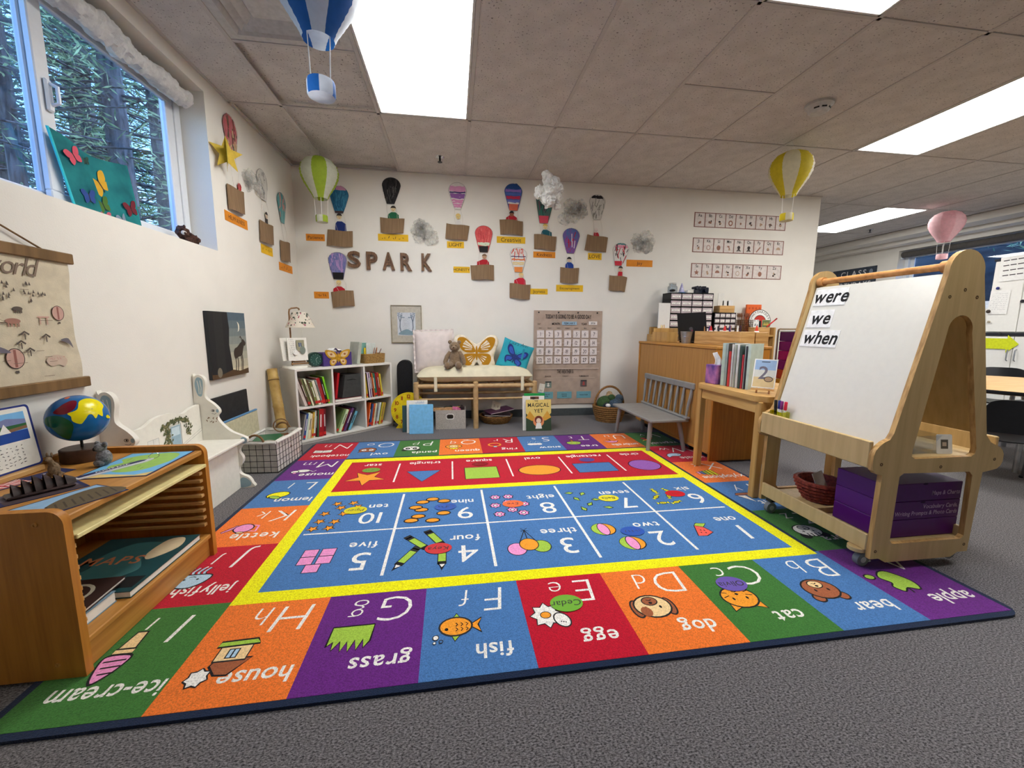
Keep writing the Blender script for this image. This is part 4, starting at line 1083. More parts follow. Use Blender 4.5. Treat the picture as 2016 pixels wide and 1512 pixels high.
def shelf_books(spec, x, z, place, lean):
    R = random.Random(len(place) * 31 + len(spec))
    n = len(spec)
    for i, (ch, t_, h) in enumerate(spec):
        a = math.radians(lean[0] + (lean[1] - lean[0]) * i / max(n - 1, 1))
        nm, c = CN[ch]
        c = tuple(max(0, min(255, int(v * R.uniform(.92, 1.06)))) for v in c)
        dp = R.uniform(.17, .21); off = R.uniform(.012, .03)
        if a >= 0: M = TR(x, off, z + .0008) @ Matrix.Translation((t_ * math.cos(a), 0, 0)) @ Matrix.Rotation(a, 4, 'Y') @ Matrix.Translation((-t_, 0, 0)) @ SB
        else: M = TR(x, off, z + .0008) @ Matrix.Rotation(a, 4, 'Y') @ SB
        k = ('picture_book', '%s picture book, %s from the left in the %s cube of the bookcase' % (nm, ordinal(i), place))
        tb = book(k[0], k[1], BK @ M, dp, h, t_, c, group='picture books in the white bookcase')
        if t_ > .008:   # spine lettering and a red tape band, as many of them carry
            P = Print(Matrix(((0, 0, -1, 0), (0, 1, 0, 0), (1, 0, 0, 0), (0, 0, 0, 1))), w=.0003)
            lm = WHITE if sum(c) < 330 else INK
            P.rect(t_ * .35, h * .35, t_ * .65, h * .8, lm if i % 2 else flat(tuple(int(v * .7 + 40) for v in c)))
            if R.random() < .55: P.rect(.0003, .012, t_ - .0003, .034, flat((200, 40, 34)))
            P.build('print', tb)
        x += t_ / math.cos(a) + .0015
    return x
Z2, Z1 = .2945, .0345
shelf_books([('c', .022, .235), ('n', .012, .225), ('e', .012, .225), ('c', .012, .225), ('n', .013, .215), ('e', .020, .19), ('w', .02, .20), ('s', .012, .205), ('r', .028, .215), ('k', .012, .205), ('l', .014, .225)], .074, Z2, 'upper left', (-17, -11))
shelf_books([('y', .012, .215), ('k', .007, .22), ('w', .010, .225), ('p', .010, .22), ('w', .008, .225), ('d', .013, .225), ('o', .008, .215), ('g', .016, .215), ('q', .014, .21), ('r', .007, .21), ('n', .008, .205), ('r', .014, .215), ('y', .013, .205)], .606, Z2, 'upper right', (-5, -7))
shelf_books([('s', .012, .20), ('b', .016, .205), ('w', .016, .21), ('c', .018, .20), ('t', .014, .19), ('y', .014, .205), ('w', .012, .215), ('d', .010, .215), ('g', .010, .22), ('r', .028, .225), ('r', .012, .222), ('d', .02, .22)], .022, Z1, 'lower left', (12, 2))
shelf_books([('e', .016, .205), ('c', .020, .20), ('d', .020, .20), ('p', .018, .205), ('k', .018, .205), ('u', .024, .17)], .306, Z1, 'lower middle', (24, 27))
shelf_books([('o', .008, .215), ('k', .014, .19), ('b', .014, .20), ('o', .016, .20), ('c', .018, .20), ('s', .014, .20), ('w', .012, .205), ('k', .008, .20), ('y', .012, .2), ('t', .012, .20), ('y', .012, .195)], .592, Z1, 'lower right', (10, 14))
# middle upper cube: red folder, grey box, flat red binder
book('binder', 'flat dark red binder lying in the upper middle cube of the bookcase', BK @ TR(.306, .012, Z2 + .0005), .245, .19, .026, (110, 26, 38))
book('folder', 'red folder leaning beside the grey box in the upper middle cube', BK @ TR(.318, .03, Z2 + .031) @ Matrix.Rotation(math.radians(9), 4, 'Y') @ SB, .19, .215, .018, (170, 24, 34))
t = thing('storage_box', 'dark grey fabric storage box in the upper middle cube of the bookcase', 'box', M=BK @ TR(.375, .02, Z2 + .029))
gf = mat('grey_felt', (62, 63, 62), .9, bump=.4, bs=150)
MB().prism([(.0, 0), (.175, 0), (.175, .19), (.035, .19)], 0, .17, gf, Matrix(((1, 0, 0, 0), (0, 0, 1, 0), (0, 1, 0, 0), (0, 0, 0, 1)))).build('body', t)
MB().tube([(.05, -.002, .15), (.09, -.006, .158), (.13, -.002, .15)], .003, gf, 6).build('pull', t)
# ---- on top of the bookcase
zb = BHt
t = thing('book_lamp', 'white and brass reading lamp with a flowered fabric shade on the bookcase', 'lamp', M=BK @ TR(.075, .16, zb + .0005))
brass = mat('aged_brass', (150, 116, 84), .35, metal=.8, var=.08)
MB().lathe([(.09, 0), (.09, .012), (.086, .018), (0, .018)], whitepaint, 32).build('base', t)
MB().tube([(-.02, 0, .018), (-.02, 0, .43), (-.016, 0, .452), (0, 0, .462), (.04, 0, .468), (.055, 0, .462), (.058, 0, .45)], .006, brass, 10).build('pole', t)
shd = mat('flower_shade', (234, 226, 210), .9, var=.02, tl=.25)
MB().lathe([(.052, .435), (.105, .315), (.104, .314), (.050, .434)], shd, 32, Matrix.Translation((.058, 0, 0)), False, False).build('lamp_shade', t)
P = MB()
Rr = random.Random(4)
for k in range(60):
    a = Rr.uniform(-PI, 0); v = Rr.uniform(.08, .95); r = .1062 - .053 * v + .0006; z = .315 + .12 * v
    p = Vector((.058 + r * math.cos(a), r * math.sin(a), z)); tx = Vector((-math.sin(a), math.cos(a), 0)); tz = Vector((-.4 * math.cos(a), -.4 * math.sin(a), 1)).normalized()
    s_ = Rr.uniform(.004, .010); m = [flat((196, 92, 120)), flat((70, 78, 60)), flat((150, 66, 84)), flat((90, 96, 84))][k % 4]
    q = [p + tx * s_ * math.cos(w) * (1 if k % 2 else .45) + tz * s_ * math.sin(w) for w in (j * PI / 4 for j in range(8))]
    P.add(q, [tuple(range(8))], m)
P.build('flower_print', t, 0)
MB().tube([(-.02, -.0, .05), (-.02, -.05, .05), (.06, -.05, .05)], .006, brass, 8).tube([(-.05, -.055, .035), (.09, -.055, .035)], .007, brass, 8).build('book_rest', t)
def story(P):
    P.rect(.06, .07, .115, .15, flat((150, 146, 120))); P.rect(.075, .10, .095, .13, flat((60, 80, 110))); P.line([(.085, .10), (.085, .13)], .002, WHITE)
    P.ell(.10, .075, .02, .03, flat((120, 130, 120))); P.ell(.05, .06, .018, .02, WHITE)
    for k in range(9): P.squiggle(.012, .03 + k * .015, .035, .008, 5, .0014, INK, k)
for i, (lx, rz, lab, w_) in enumerate(((-.035, .35, 'cream open storybook page turned left on the lamp book rest', .09), (.0, -.10, 'open storybook page with a window picture leaning on the lamp', .14))):
    t = thing('storybook', lab, 'book', M=BK @ TR(lx, .085 if i else .10, zb + .062, rz) @ Matrix.Rotation(-.12, 4, 'X') @ Matrix(((1, 0, 0, 0), (0, 0, -1, 0), (0, 1, 0, 0), (0, 0, 0, 1))))
    MB().grid(lambda u, v: (u * w_, v * .175, -.006 * math.sin(u * PI)), 8, 4, PAPER, None, .008).build('pages', t)
    P = Print(w=.0035)
    if i: P.at(0, 0, 1.05); story(P)
    else:
        for k in range(10): P.squiggle(.03, .03 + k * .013, .05, .008, 6, .0014, INK, k)
    P.build('print', t)
t = thing('alarm_clock', 'small round dark green alarm clock on the bookcase', 'clock', M=BK @ TR(.205, .11, zb + .0005, .1))
gc_ = mat('green_enamel', (34, 66, 58), .35)
MX = Matrix.Translation((0, 0, .062)) @ Matrix.Rotation(PI / 2, 4, 'X')
MB().lathe([(.045, -.035), (.056, -.02), (.058, .02), (.055, .026), (.05, .026), (.048, .020), (0, .020)], gc_, 28, MX).build('case', t)
P = Print(MX, w=.0204)
P.ell(0, 0, .047, .047, flat((40, 78, 70)))
for k in range(12): a = k * PI / 6; P.line([(.036 * math.cos(a), .036 * math.sin(a)), (.043 * math.cos(a), .043 * math.sin(a))], .0025, flat((150, 170, 160)))
P.line([(0, 0), (.018, .016)], .003, flat((170, 186, 176))); P.line([(0, 0), (.008, -.03)], .002, flat((170, 186, 176)))
P.build('dial', t)
for s_ in (-1, 1): MB().tube([(s_ * .025, -.005, .012), (s_ * .03, -.008, 0.004)], .005, chrome, 8).build('foot', t)
t = thing('butterfly_tissue_box', 'purple box of tissues with a big gold butterfly on its front', 'tissue box', M=BK @ TR(.385, .13, zb + .0005))
MB().box(-.125, .125, -.055, .065, 0, .112, mat('purple_box', (70, 50, 118), .5), .004).build('box', t)
tw = mat('tissue', (234, 232, 228), .9)
MB().grid(lambda u, v: (-.06 + .12 * u + .012 * math.sin(v * 6), -.02 + .05 * v, .112 + .028 * math.sin(u * PI) + .008 * math.sin(u * 15 + v * 4)), 12, 6, tw, None, .001).build('tissue', t)
def butterfly(sx_=1):
    up_ = [(.004, .01), (.03, .045), (.085, .062), (.108, .055), (.1, .02), (.07, -.008), (.012, -.012)]
    lo_ = [(.006, -.01), (.05, -.012), (.072, -.03), (.068, -.062), (.04, -.068), (.016, -.045)]
    return [[(x * s_, y) for x, y in q] for s_ in (-1, 1) for q in (up_, lo_)]
MBF = Matrix.Translation((0, -.056, .072)) @ MXZ
gold = mat('gold_foil', (198, 152, 44), .4, metal=.3, var=.15, vs=60)
for q in butterfly():
    MB().prism(sup(q), .0, .003, gold, MBF).build('wing', t)
MB().ell((0, -.06, .07), (.006, .004, .045), gold, 10, 8).build('butterfly_body', t)
P = Print(MBF, w=.0034)
for q in butterfly():
    cx = sum(p[0] for p in q) / len(q); cy = sum(p[1] for p in q) / len(q)
    P.poly(sup([(cx + (x - cx) * .62, cy + (y - cy) * .62) for x, y in q]), flat((214, 186, 140))); P.ell(cx, cy, .01, .008, flat((150, 90, 50)))
P.build('print', t)
book('picture_book', 'pale grey green picture book standing between butterfly box and woven basket', BK @ TR(.545, .06, zb + .001) @ Matrix.Translation((.03, 0, 0)) @ Matrix.Rotation(.16, 4, 'Y') @ Matrix.Translation((-.03, 0, 0)) @ SB, .14, .19, .028, (176, 180, 166))
t = thing('seagrass_basket', 'small woven seagrass basket of cards and pencils on the bookcase right end', 'basket', M=BK @ TR(.735, .13, zb + .0005))
def obasket(t, hx, hy, hz, m, fl=1.06, th=.008, name='body'):
    b = MB()
    o0, o1 = rrect(-hx, -hy, hx, hy, min(hx, hy) * .45), rrect(-hx * fl, -hy * fl, hx * fl, hy * fl, min(hx, hy) * .45)
    i1 = rrect(-hx * fl + th, -hy * fl + th, hx * fl - th, hy * fl - th, min(hx, hy) * .4); i0 = rrect(-hx + th, -hy + th, hx - th, hy - th, min(hx, hy) * .4)
    rings = []
    N = 8
    for k in range(N + 1):
        f = k / N; z = hz * f
        rings.append([(a[0] + (c[0] - a[0]) * f, a[1] + (c[1] - a[1]) * f, z) for a, c in zip(o0, o1)])
    rings.append([(p[0], p[1], hz) for p in i1]); rings.append([(p[0], p[1], .008) for p in i0])
    b.ring(rings, m); b.build(name, t)
    for k in range(1, N + 1):    # coils
        f = k / N; r = [(a[0] + (c[0] - a[0]) * f, a[1] + (c[1] - a[1]) * f, hz * f - hz / N * .5) for a, c in zip(o0, o1)]
        MB().tube(r + [r[0]], hz / N * .42, m, 6).build('coil', t)
obasket(t, .10, .065, .085, wicker2)
for (x, h, c, lab, w_) in ((-.07, .17, (120, 170, 160), 'teal card packet', .09), (-.03, .125, (228, 196, 40), 'yellow card packet', .07), (-.0, .165, (206, 214, 208), 'clear plastic card sleeve', .10)):
    tag(MB().box(-w_ / 2, w_ / 2, -.004, .004, 0, h, mat('packet_%d' % c[0], c, .4), .002).build('card_packet', M=BK @ TR(.735 + x, .14 - x * .3, zb + .012, .1)), lab + ' standing in the seagrass basket on the bookcase', 'card packet')
for i, (x, y, a) in enumerate(((.02, .11, .25), (.035, .12, .35), (.05, .10, .15), (.065, .12, .5))):
    tag(MB().tube([(0, 0, 0), (.0, 0, .12), (0, 0, .13)], [.004, .004, .001], [flat((150, 90, 60)), flat((120, 80, 50)), flat((170, 110, 70)), flat((110, 70, 60))][i], 6).build('pencil', M=BK @ TR(.735 + x - .03, y, zb + .014) @ Matrix.Rotation(a, 4, 'Y')), 'brown pencil, %s from the left in the seagrass basket' % ordinal(i), 'pencil', 'pencils in the seagrass basket')
# ================================================================== guitar case, clock, folders
t = thing('guitar_case', 'black soft guitar case standing between the bookcase and the bench', 'guitar case', (-.475, 3.985, 0))
pf = [(-.11, .0), (-.125, .08), (-.11, .17), (-.075, .235), (-.066, .30), (-.066, .52), (-.05, .575), (-.02, .598), (.03, .598), (.062, .575), (.072, .52), (.07, .30), (.08, .235), (.11, .17), (.125, .08), (.11, .0)]
cl = mat('black_nylon', (24, 24, 26), .8, var=.2, vs=80, bump=.3, bs=300)
MB().prism(sup(pf), -.05, .05, cl, MXZ).build('shell', t)
MB().tube([(-.06, -.052, .26), (-.09, -.06, .2), (-.10, -.055, .12)], .007, cl).build('strap', t)
t = thing('teaching_clock', 'big round yellow teaching clock with red numbers on the floor', 'clock', M=TR(-.415, 3.68, 0, -.15) @ Matrix.Rotation(-.10, 4, 'X'))
ye = mat('yellow_plastic', (232, 206, 24), .4)
MC = Matrix.Translation((0, 0, .168)) @ MXZ
MB().prism([(.162 * math.cos(k * PI / 24), .162 * math.sin(k * PI / 24)) for k in range(48)], -.006, .006, ye, MC).build('face', t)
MB().prism([(-.12, 0), (.12, 0), (.08, .06), (-.08, .06)], -.012, -.004, ye, MXZ).build('stand', t)
P = Print(MC, w=.0064)
for k in range(1, 13): a = PI / 2 - k * PI / 6; P.text(str(k), .124 * math.cos(a), .124 * math.sin(a) - .016, .048, flat((150, 18, 14)), 'semi', gap=.04)
for k in range(60): a = k * PI / 30; P.ell(.150 * math.cos(a), .150 * math.sin(a), .0022, .0022, BLACK, n=6)
P.build('print', t)
MB().box(-.006, .006, -.0105, -.0085, .15, .23, flat((200, 40, 40))).build('hand', t)
lean = lambda x, y, rz, a: TR(x, y, 0.0005, rz) @ Matrix.Rotation(-a, 4, 'X')
def sheet(name, lab, cat, x, y, rz, a, w_, h_, th_, m, fn=None):
    t = thing(name, lab, cat, M=lean(x, y, rz, a))
    MB().box(-w_ / 2, w_ / 2, 0, th_, 0, h_, m, .0015).build('board', t)
    if fn: P = Print(MXZ, w=.0004); fn(P); P.build('print', t)
    return t
sheet('clipboard', 'plain light blue folder leaning on the floor by the yellow clock', 'folder', -.288, 3.47, -.02, .16, .205, .255, .004, mat('sky_blue_card', (118, 186, 232), .5))
sheet('paper_sheet', 'white sheet of paper standing just behind the light blue folder', 'paper', -.325, 3.505, -.02, .16, .18, .285, .003, PAPER, lambda P: (P.squiggle(.0, .265, .06, .012, 8, .002, flat((60, 120, 180)), 2), P.line([(-.02, .262), (.06, .262)], .003, flat((70, 140, 200)))))
sheet('slate', 'dark teal slate board standing behind the white sheet by the clock', 'board', -.405, 3.545, .05, .16, .10, .235, .004, flat((50, 80, 84)))
# ================================================================== bamboo bench
bn = thing('cane_bench', 'bamboo cane bench with a cushion standing against the back wall', 'bench', (.196, 3.81, 0))
bx, by = .196, 3.81
def tb(name, pts, r, m=cane, n=12): return MB().tube([(x - bx, y - by, z) for x, y, z in pts], r, m, n).build(name, bn)
FY, BYY = 3.62, 4.0
for x in (-.335, .192, .735):
    for y in (FY, BYY):
        tb('leg', [(x, y, 0), (x, y, .425), (x, y, .432)], [.024, .024, .016])
for y in (FY, BYY):
    tb('seat_rail', [(-.335, y, .392), (.735, y, .392)], .021)
    tb('lower_rail', [(-.335, y, .274), (.735, y, .274)], .010)
for x in (-.335, .192, .735):
    tb('side_rail', [(x, FY, .392), (x, BYY, .392)], .018)
for x in (-.335, .735):
    tb('lower_side_rail', [(x, FY, .274), (x, BYY, .274)], .010)
tb('brace', [(-.335, 3.75, .31), (.735, 3.75, .31)], .012)
for k in range(9):
    tb('seat_slat', [(-.3 + k * .125, FY, .400), (-.3 + k * .125, BYY, .400)], .009, n=8)
linen2 = mat('natural_linen', (214, 206, 178), .9, var=.05, vs=12, bump=.3, bs=250)
t = thing('bench_cushion', 'long cream linen seat cushion tied on the bamboo bench', 'cushion', (.196, 3.80, .416))
def cush(u, v, top):
    e = (1 - abs(2 * u - 1) ** 5) * (1 - abs(2 * v - 1) ** 4)
    z = (.062 + .085 * e ** .6) if top else .062 - .055 * e ** .3
    return ((u - .5) * 1.07 * (1 - .05 * abs(2 * v - 1) ** 3), (v - .5) * .39, z + (.004 * math.sin(u * 23) + .003 * math.sin(v * 11 + u * 7)) * e)
MB().grid(lambda u, v: cush(u, v, 1), 30, 14, linen2).grid(lambda u, v: cush(1 - u, v, 0), 30, 14, linen2).build('pad', t, 70)
for x in (-.36, .42):
    MB().box(x - .014, x + .014, -.207, -.203, -.07, .06, linen2, .001).build('tie', t)
# ---- cushions
def pillow(t, w, h, d, m, M=None, n=14, pinch=.06, ex=.45):
    def f(u, v, s):
        a, b = 2 * u - 1, 2 * v - 1
        e = max(0, (1 - a * a) * (1 - b * b)) ** ex
        k = 1 - pinch * (1 - abs(b) ** 2) * abs(a) ** 2; l = 1 - pinch * (1 - abs(a) ** 2) * abs(b) ** 2
        return (a * w / 2 * k, b * h / 2 * l, s * d / 2 * e)
    return MB().grid(lambda u, v: f(u, v, 1), n, n, m, M).grid(lambda u, v: f(1 - u, v, -1), n, n, m, M).build('pad', t, 70)
pinkf = mat('blush_linen', (214, 202, 196), .9, var=.04, vs=20, bump=.35, bs=240)
UP = MXZ
def stand(x, y, z, roll=0., back=.25, rz=0.): return TR(x, y, z, rz) @ Matrix.Rotation(-back, 4, 'X') @ MXZ @ Matrix.Rotation(roll, 4, 'Z')
t = thing('scatter_cushion', 'pale pink square linen cushion with a frilled edge on the bench left end', 'cushion', M=stand(-.185, 3.90, .695, .03, .18))
pillow(t, .36, .385, .13, pinkf, n=18)
fr = MB(); pts = [(a * .175, b * .187) for a, b in ((-1, -1), (1, -1), (1, 1), (-1, 1), (-1, -1))]
def frill(u, v):
    k = u * 4; i = min(int(k), 3); f = k - i; p = (pts[i][0] + (pts[i + 1][0] - pts[i][0]) * f, pts[i][1] + (pts[i + 1][1] - pts[i][1]) * f)
    q = 1 + .09 * v; return (p[0] * q, p[1] * q, .006 * math.sin(u * 200) * v)
fr.grid(frill, 160, 2, pinkf, None, .001).build('frill', t)
bfp = [(0, -.095), (.045, -.155), (.12, -.16), (.175, -.12), (.165, -.05), (.185, .02), (.215, .10), (.19, .165), (.12, .17), (.055, .12), (0, .085)]
bfp = bfp + [(-x, y) for x, y in bfp[-2:0:-1]]
bo = sup(bfp)
cream2 = mat('cream_speckled', (226, 216, 196), .9, c2=(206, 190, 160), vs=25, bump=.2)
t = thing('butterfly_cushion', 'cream butterfly shaped cushion with mustard printed wings on the bench', 'cushion', M=stand(.212, 3.865, .672, 0.0, .2))
b = MB()
cx_, cy_ = 0, .0
for s_ in (1, -1):
    rings = []
    for k, h in ((1, 0), (.992, .03), (.965, .048), (.91, .058), (.8, .062), (.02, .0635)):
        rings.append([(x * k, y * k, s_ * h) for x, y in bo])
    b.ring(rings, cream2, False, True)
b.build('pad', t, 70)
mus = flat((172, 120, 16), .9)
P = Print(w=.0645, eps=.00015).at(0, .002, .93)
def bq(k, q): return [(x * k, y * k) for x, y in q]
wing_u = [(.012, .02), (.05, .09), (.12, .150), (.178, .148), (.19, .11), (.16, .04), (.11, .0), (.03, -.005)]
wing_l = [(.01, -.02), (.06, -.012), (.13, -.025), (.145, -.075), (.115, -.13), (.065, -.13), (.025, -.08)]
for s_ in (-1, 1):
    P.poly(sup([(x * s_, y) for x, y in wing_u]), mus); P.poly(sup([(x * s_, y) for x, y in wing_l]), mus)
    for a0, a1, r0, r1, c0 in ((.45, .62, .05, .15, 0), (.25, .36, .05, .145, 0), (.02, .12, .05, .12, 0), (.66, .80, .06, .15, 0)):
        P.poly([(s_ * r0 * math.cos(a0), .02 + r0 * math.sin(a0)), (s_ * r1 * math.cos(a0), .02 + r1 * math.sin(a0) * .95), (s_ * r1 * math.cos(a1), .02 + r1 * math.sin(a1) * .95), (s_ * r0 * math.cos(a1), .02 + r0 * math.sin(a1))], cream2)
    for a in (-.35, -.6, -.85, -1.1): P.poly([(s_ * .045 * math.cos(a), -.02 + .045 * math.sin(a)), (s_ * .105 * math.cos(a - .06), -.02 + .105 * math.sin(a - .06)), (s_ * .105 * math.cos(a + .06), -.02 + .105 * math.sin(a + .06))], cream2)
P.ell(0, -.01, .012, .075, mus)
P.build('print', t)
tealf = mat('teal_cotton', (44, 158, 176), .85, var=.05, vs=16, bump=.3, bs=120)
t = thing('scatter_cushion', 'turquoise cushion with a blue butterfly, tilted on the bench right end', 'cushion', M=stand(.585, 3.875, .632, -.36, .22))
pillow(t, .31, .31, .11, tealf, ex=.25)
P = Print(w=.058, eps=.0001)
nb, lb = flat((26, 44, 110)), flat((44, 84, 176))
P.at(-.005, -.012, 1, None, -.15)
for s_ in (-1, 1):
    for q in ([(0, .01), (.025, .05), (.07, .095), (.105, .09), (.10, .045), (.055, .005)], [(0, .0), (.05, -.002), (.085, -.02), (.082, -.055), (.06, -.085), (.05, -.055), (.02, -.05)]):
        q = [(x * s_, y) for x, y in q]
        P.poly(sup(q), nb); cx = sum(p[0] for p in q) / len(q); cy = sum(p[1] for p in q) / len(q); P.poly(sup([(cx + (x - cx) * .62, cy + (y - cy) * .62) for x, y in q]), lb)
        P.line([(0, 0), (cx, cy)], .003, nb)
P.line([(0, .035), (0, -.055)], .008, nb); P.line([(0, .03), (-.02, .07)], .002, nb); P.line([(0, .03), (.02, .07)], .002, nb)
P.at(0, 0, 1, None, 0.1); P.text('Laura Ann', .0, .105, .05, INK, 'thin', .35, gap=.05); P.rect(.055, -.02, .075, .09, flat((30, 130, 156)))
P.build('print', t)
# ---- teddy bear
plush = mat('plush_brown', (132, 110, 84), .95, var=.15, vs=150, bump=.8, bs=260, sheen=.3)
t = thing('teddy_bear', 'small brown plush teddy bear sitting on the bench cushion', 'teddy bear', (.006, 3.715, .548), -.15)
MB().ell((0, .02, .085), (.052, .045, .085), plush).ell((0, .02, .05), (.058, .05, .055), plush).build('body', t)
b = MB().ell((0, .01, .195), (.05, .045, .045), plush).ell((0, -.03, .183), (.024, .022, .02), plush)
b.build('head', t)
for s_ in (-1, 1):
    MB().ell((s_ * .042, .012, .235), (.018, .01, .018), plush, 10, 6).build('ear', t)
    MB().tube([(s_ * .04, .02, .145), (s_ * .07, .01, .10), (s_ * .085, -.01, .055), (s_ * .088, -.02, .035)], [.02, .022, .02, .012], plush, 10).build('arm', t)
    MB().tube([(s_ * .03, 0, .035), (s_ * .042, -.05, .025), (s_ * .05, -.085, .022)], [.03, .03, .026], plush, 12).ell((s_ * .052, -.10, .03), (.027, .022, .032), plush).build('leg', t)
    MB().ell((s_ * .018, -.034, .205), .004, BLACK, 8, 6).build('eye', t)
MB().ell((0, -.051, .188), (.007, .005, .005), BLACK, 8, 6).build('nose', t)

# ---- below the bench
t = thing('fabric_storage_box', 'grey woven fabric box of small things under the bench', 'box', (-.035, 3.70, 0), -.02)
gfab = mat('grey_weave', (186, 180, 172), .9, c2=(150, 144, 136), vs=1, stretch=(220, 40, 220), bump=.4, bs=1)
outer = rrect(-.135, 0, .135, .175, .006, 2); hole = rrect(-.035, .095, .025, .135, .015, 3)
b = MB(); b.holed(outer, [hole], 0, .006, gfab, Matrix.Translation((0, -.085, 0)) @ MXZ); b.build('front_panel', t)
MB().box(-.135, .135, .085, .091, 0, .175, gfab).box(-.135, -.129, -.085, .085, 0, .175, gfab).box(.129, .135, -.085, .085, 0, .175, gfab).build('walls', t, 0)
MB().box(-.129, .129, -.085, .085, .001, .006, gfab).build('base', t, 0)
MB().holed(rrect(-.042, .088, .032, .142, .02, 3), [hole], .006, .008, whitelam, Matrix.Translation((0, -.085, 0)) @ MXZ).build('grip', t)
its = [((-.07, .0), (.10, .012, .012), (112, 84, 60), 'brown wooden stick', .4), ((-.02, .02), (.05, .03, .02), (70, 76, 66), 'dark green toy', .2), ((.05, -.02), (.04, .035, .02), (224, 120, 160), 'pink plastic toy', .7), ((.02, .03), (.08, .008, .008), (200, 180, 90), 'yellow stick', -.5), ((.09, .02), (.03, .03, .025), (60, 50, 54), 'black toy block', .3), ((-.06, -.04), (.11, .006, .02), (206, 160, 110), 'tan cardboard strip', .1)]
for i, ((x, y), r, c, nm, a) in enumerate(its):
    b = MB().ell((0, 0, 0), r, mat('toy_%d_%d' % (c[0], i), c, .5, var=.15, vs=60), 10, 6, sq=.6); b.ell((r[0] * .4, r[1] * .3, r[2] * .7), (r[0] * .4, r[1] * .5, r[2] * .6), MATS['toy_%d_%d' % (c[0], i)], 8, 5)
    tag(b.build('small_toy', M=TR(-.035 + x, 3.70 + y, .17, a) @ Matrix.Rotation(a * .5, 4, 'Y')), '%s lying in the grey fabric box under the bench' % nm, 'toy', 'toys in the fabric box')
t = thing('wicker_tray', 'round shallow wicker basket of books under the bench right half', 'basket', (.40, 3.86, 0))
def rbasket(t, r0, r1, hz, m, name='bowl', coils=6, n=28):
    MB().lathe([(r0, 0), (r0 + (r1 - r0) * .6, hz * .5), (r1, hz), (r1 - .01, hz), (r0 - .01 + (r1 - r0) * .6, hz * .5), (r0 - .01, .01), (0, .01)], m, n).build(name, t)
    for k in range(coils):
        f = (k + .5) / coils; r = r0 + (r1 - r0) * (1 - (1 - f) ** 1.5)
        MB().tube([((r + .002 * (-1) ** j) * math.cos(2 * PI * j / 40), (r + .002 * (-1) ** j) * math.sin(2 * PI * j / 40), hz * f) for j in range(41)], hz / coils * .55, m, 6).build('coil', t)
rbasket(t, .12, .16, .075, wicker)
for i, (x, y, z, rz, ry, c, nm) in enumerate(((-.10, -.11, .068, .15, -.02, (96, 36, 56), 'dark red'), (-.12, -.10, .080, -.1, .03, (60, 36, 50), 'dark brown'), (-.06, -.12, .094, .3, -.12, (104, 48, 96), 'purple'))):
    book('picture_book', '%s thin book lying flat on the wicker tray under the bench' % nm, TR(.40 + x, 3.86 + y, z, rz) @ Matrix.Rotation(ry, 4, 'Y'), .25, .19, .010, c)
t = thing('domino_card', 'cream playing card standing tilted among the books under the bench', 'card', M=TR(.395, 3.86, .118, .1) @ Matrix.Rotation(.35, 4, 'Y') @ Matrix.Rotation(-.5, 4, 'X'))
MB().box(-.045, .045, 0, .003, 0, .085, CREAM, .001).build('sheet', t)
P = Print(MXZ, w=.0004); P.text('2', -.018, .03, .03, INK); P.text('3', .018, .03, .03, INK); P.build('print', t)
# ---- books on the floor at the right
def magical(P):
    P.poly([(-.115, .0), (.115, .0), (.115, .28), (-.115, .28)], flat((222, 196, 112)))
    P.poly([(-.115, 0), (.115, 0), (.115, .16), (.06, .10), (.0, .045), (-.06, .10), (-.115, .16)], flat((52, 70, 50))); P.poly([(-.115, .12), (-.08, .18), (-.02, .1), (-.06, .09)], flat((206, 150, 50))); P.poly([(.115, .12), (.08, .18), (.03, .11), (.06, .09)], flat((214, 160, 60)))
    P.ell(.0, .085, .05, .05, flat((226, 140, 90))); P.ell(.0, .10, .035, .036, flat((110, 50, 34))); P.ell(0, .09, .022, .024, flat((240, 214, 190))); P.poly([(-.02, .07), (.02, .07), (.03, .02), (-.03, .02)], WHITE)
    P.text('MAGICAL', 0, .215, .05, INK, 'bold', wx=.85); P.text('YET', 0, .165, .045, INK, 'bold'); P.text('THE', -.02, .262, .018, INK, 'bold')
sheet('storybook', 'colourful storybook titled magical yet leaning on the floor, front of three', 'book', .745, 3.45, -.02, .15, .225, .275, .010, flat((36, 40, 36)), magical)
sheet('storybook', 'white storybook with a brown picture, second of the three leaning books', 'book', .705, 3.475, -.02, .15, .20, .31, .010, PAPER, lambda P: (P.rect(-.03, .28, .05, .305, flat((110, 70, 50))), P.ell(.0, .29, .02, .012, flat((60, 40, 30)))))
sheet('storybook', 'green topped book at the back of the three leaning floor books', 'book', .72, 3.50, -.02, .15, .19, .33, .008, flat((24, 140, 66)))
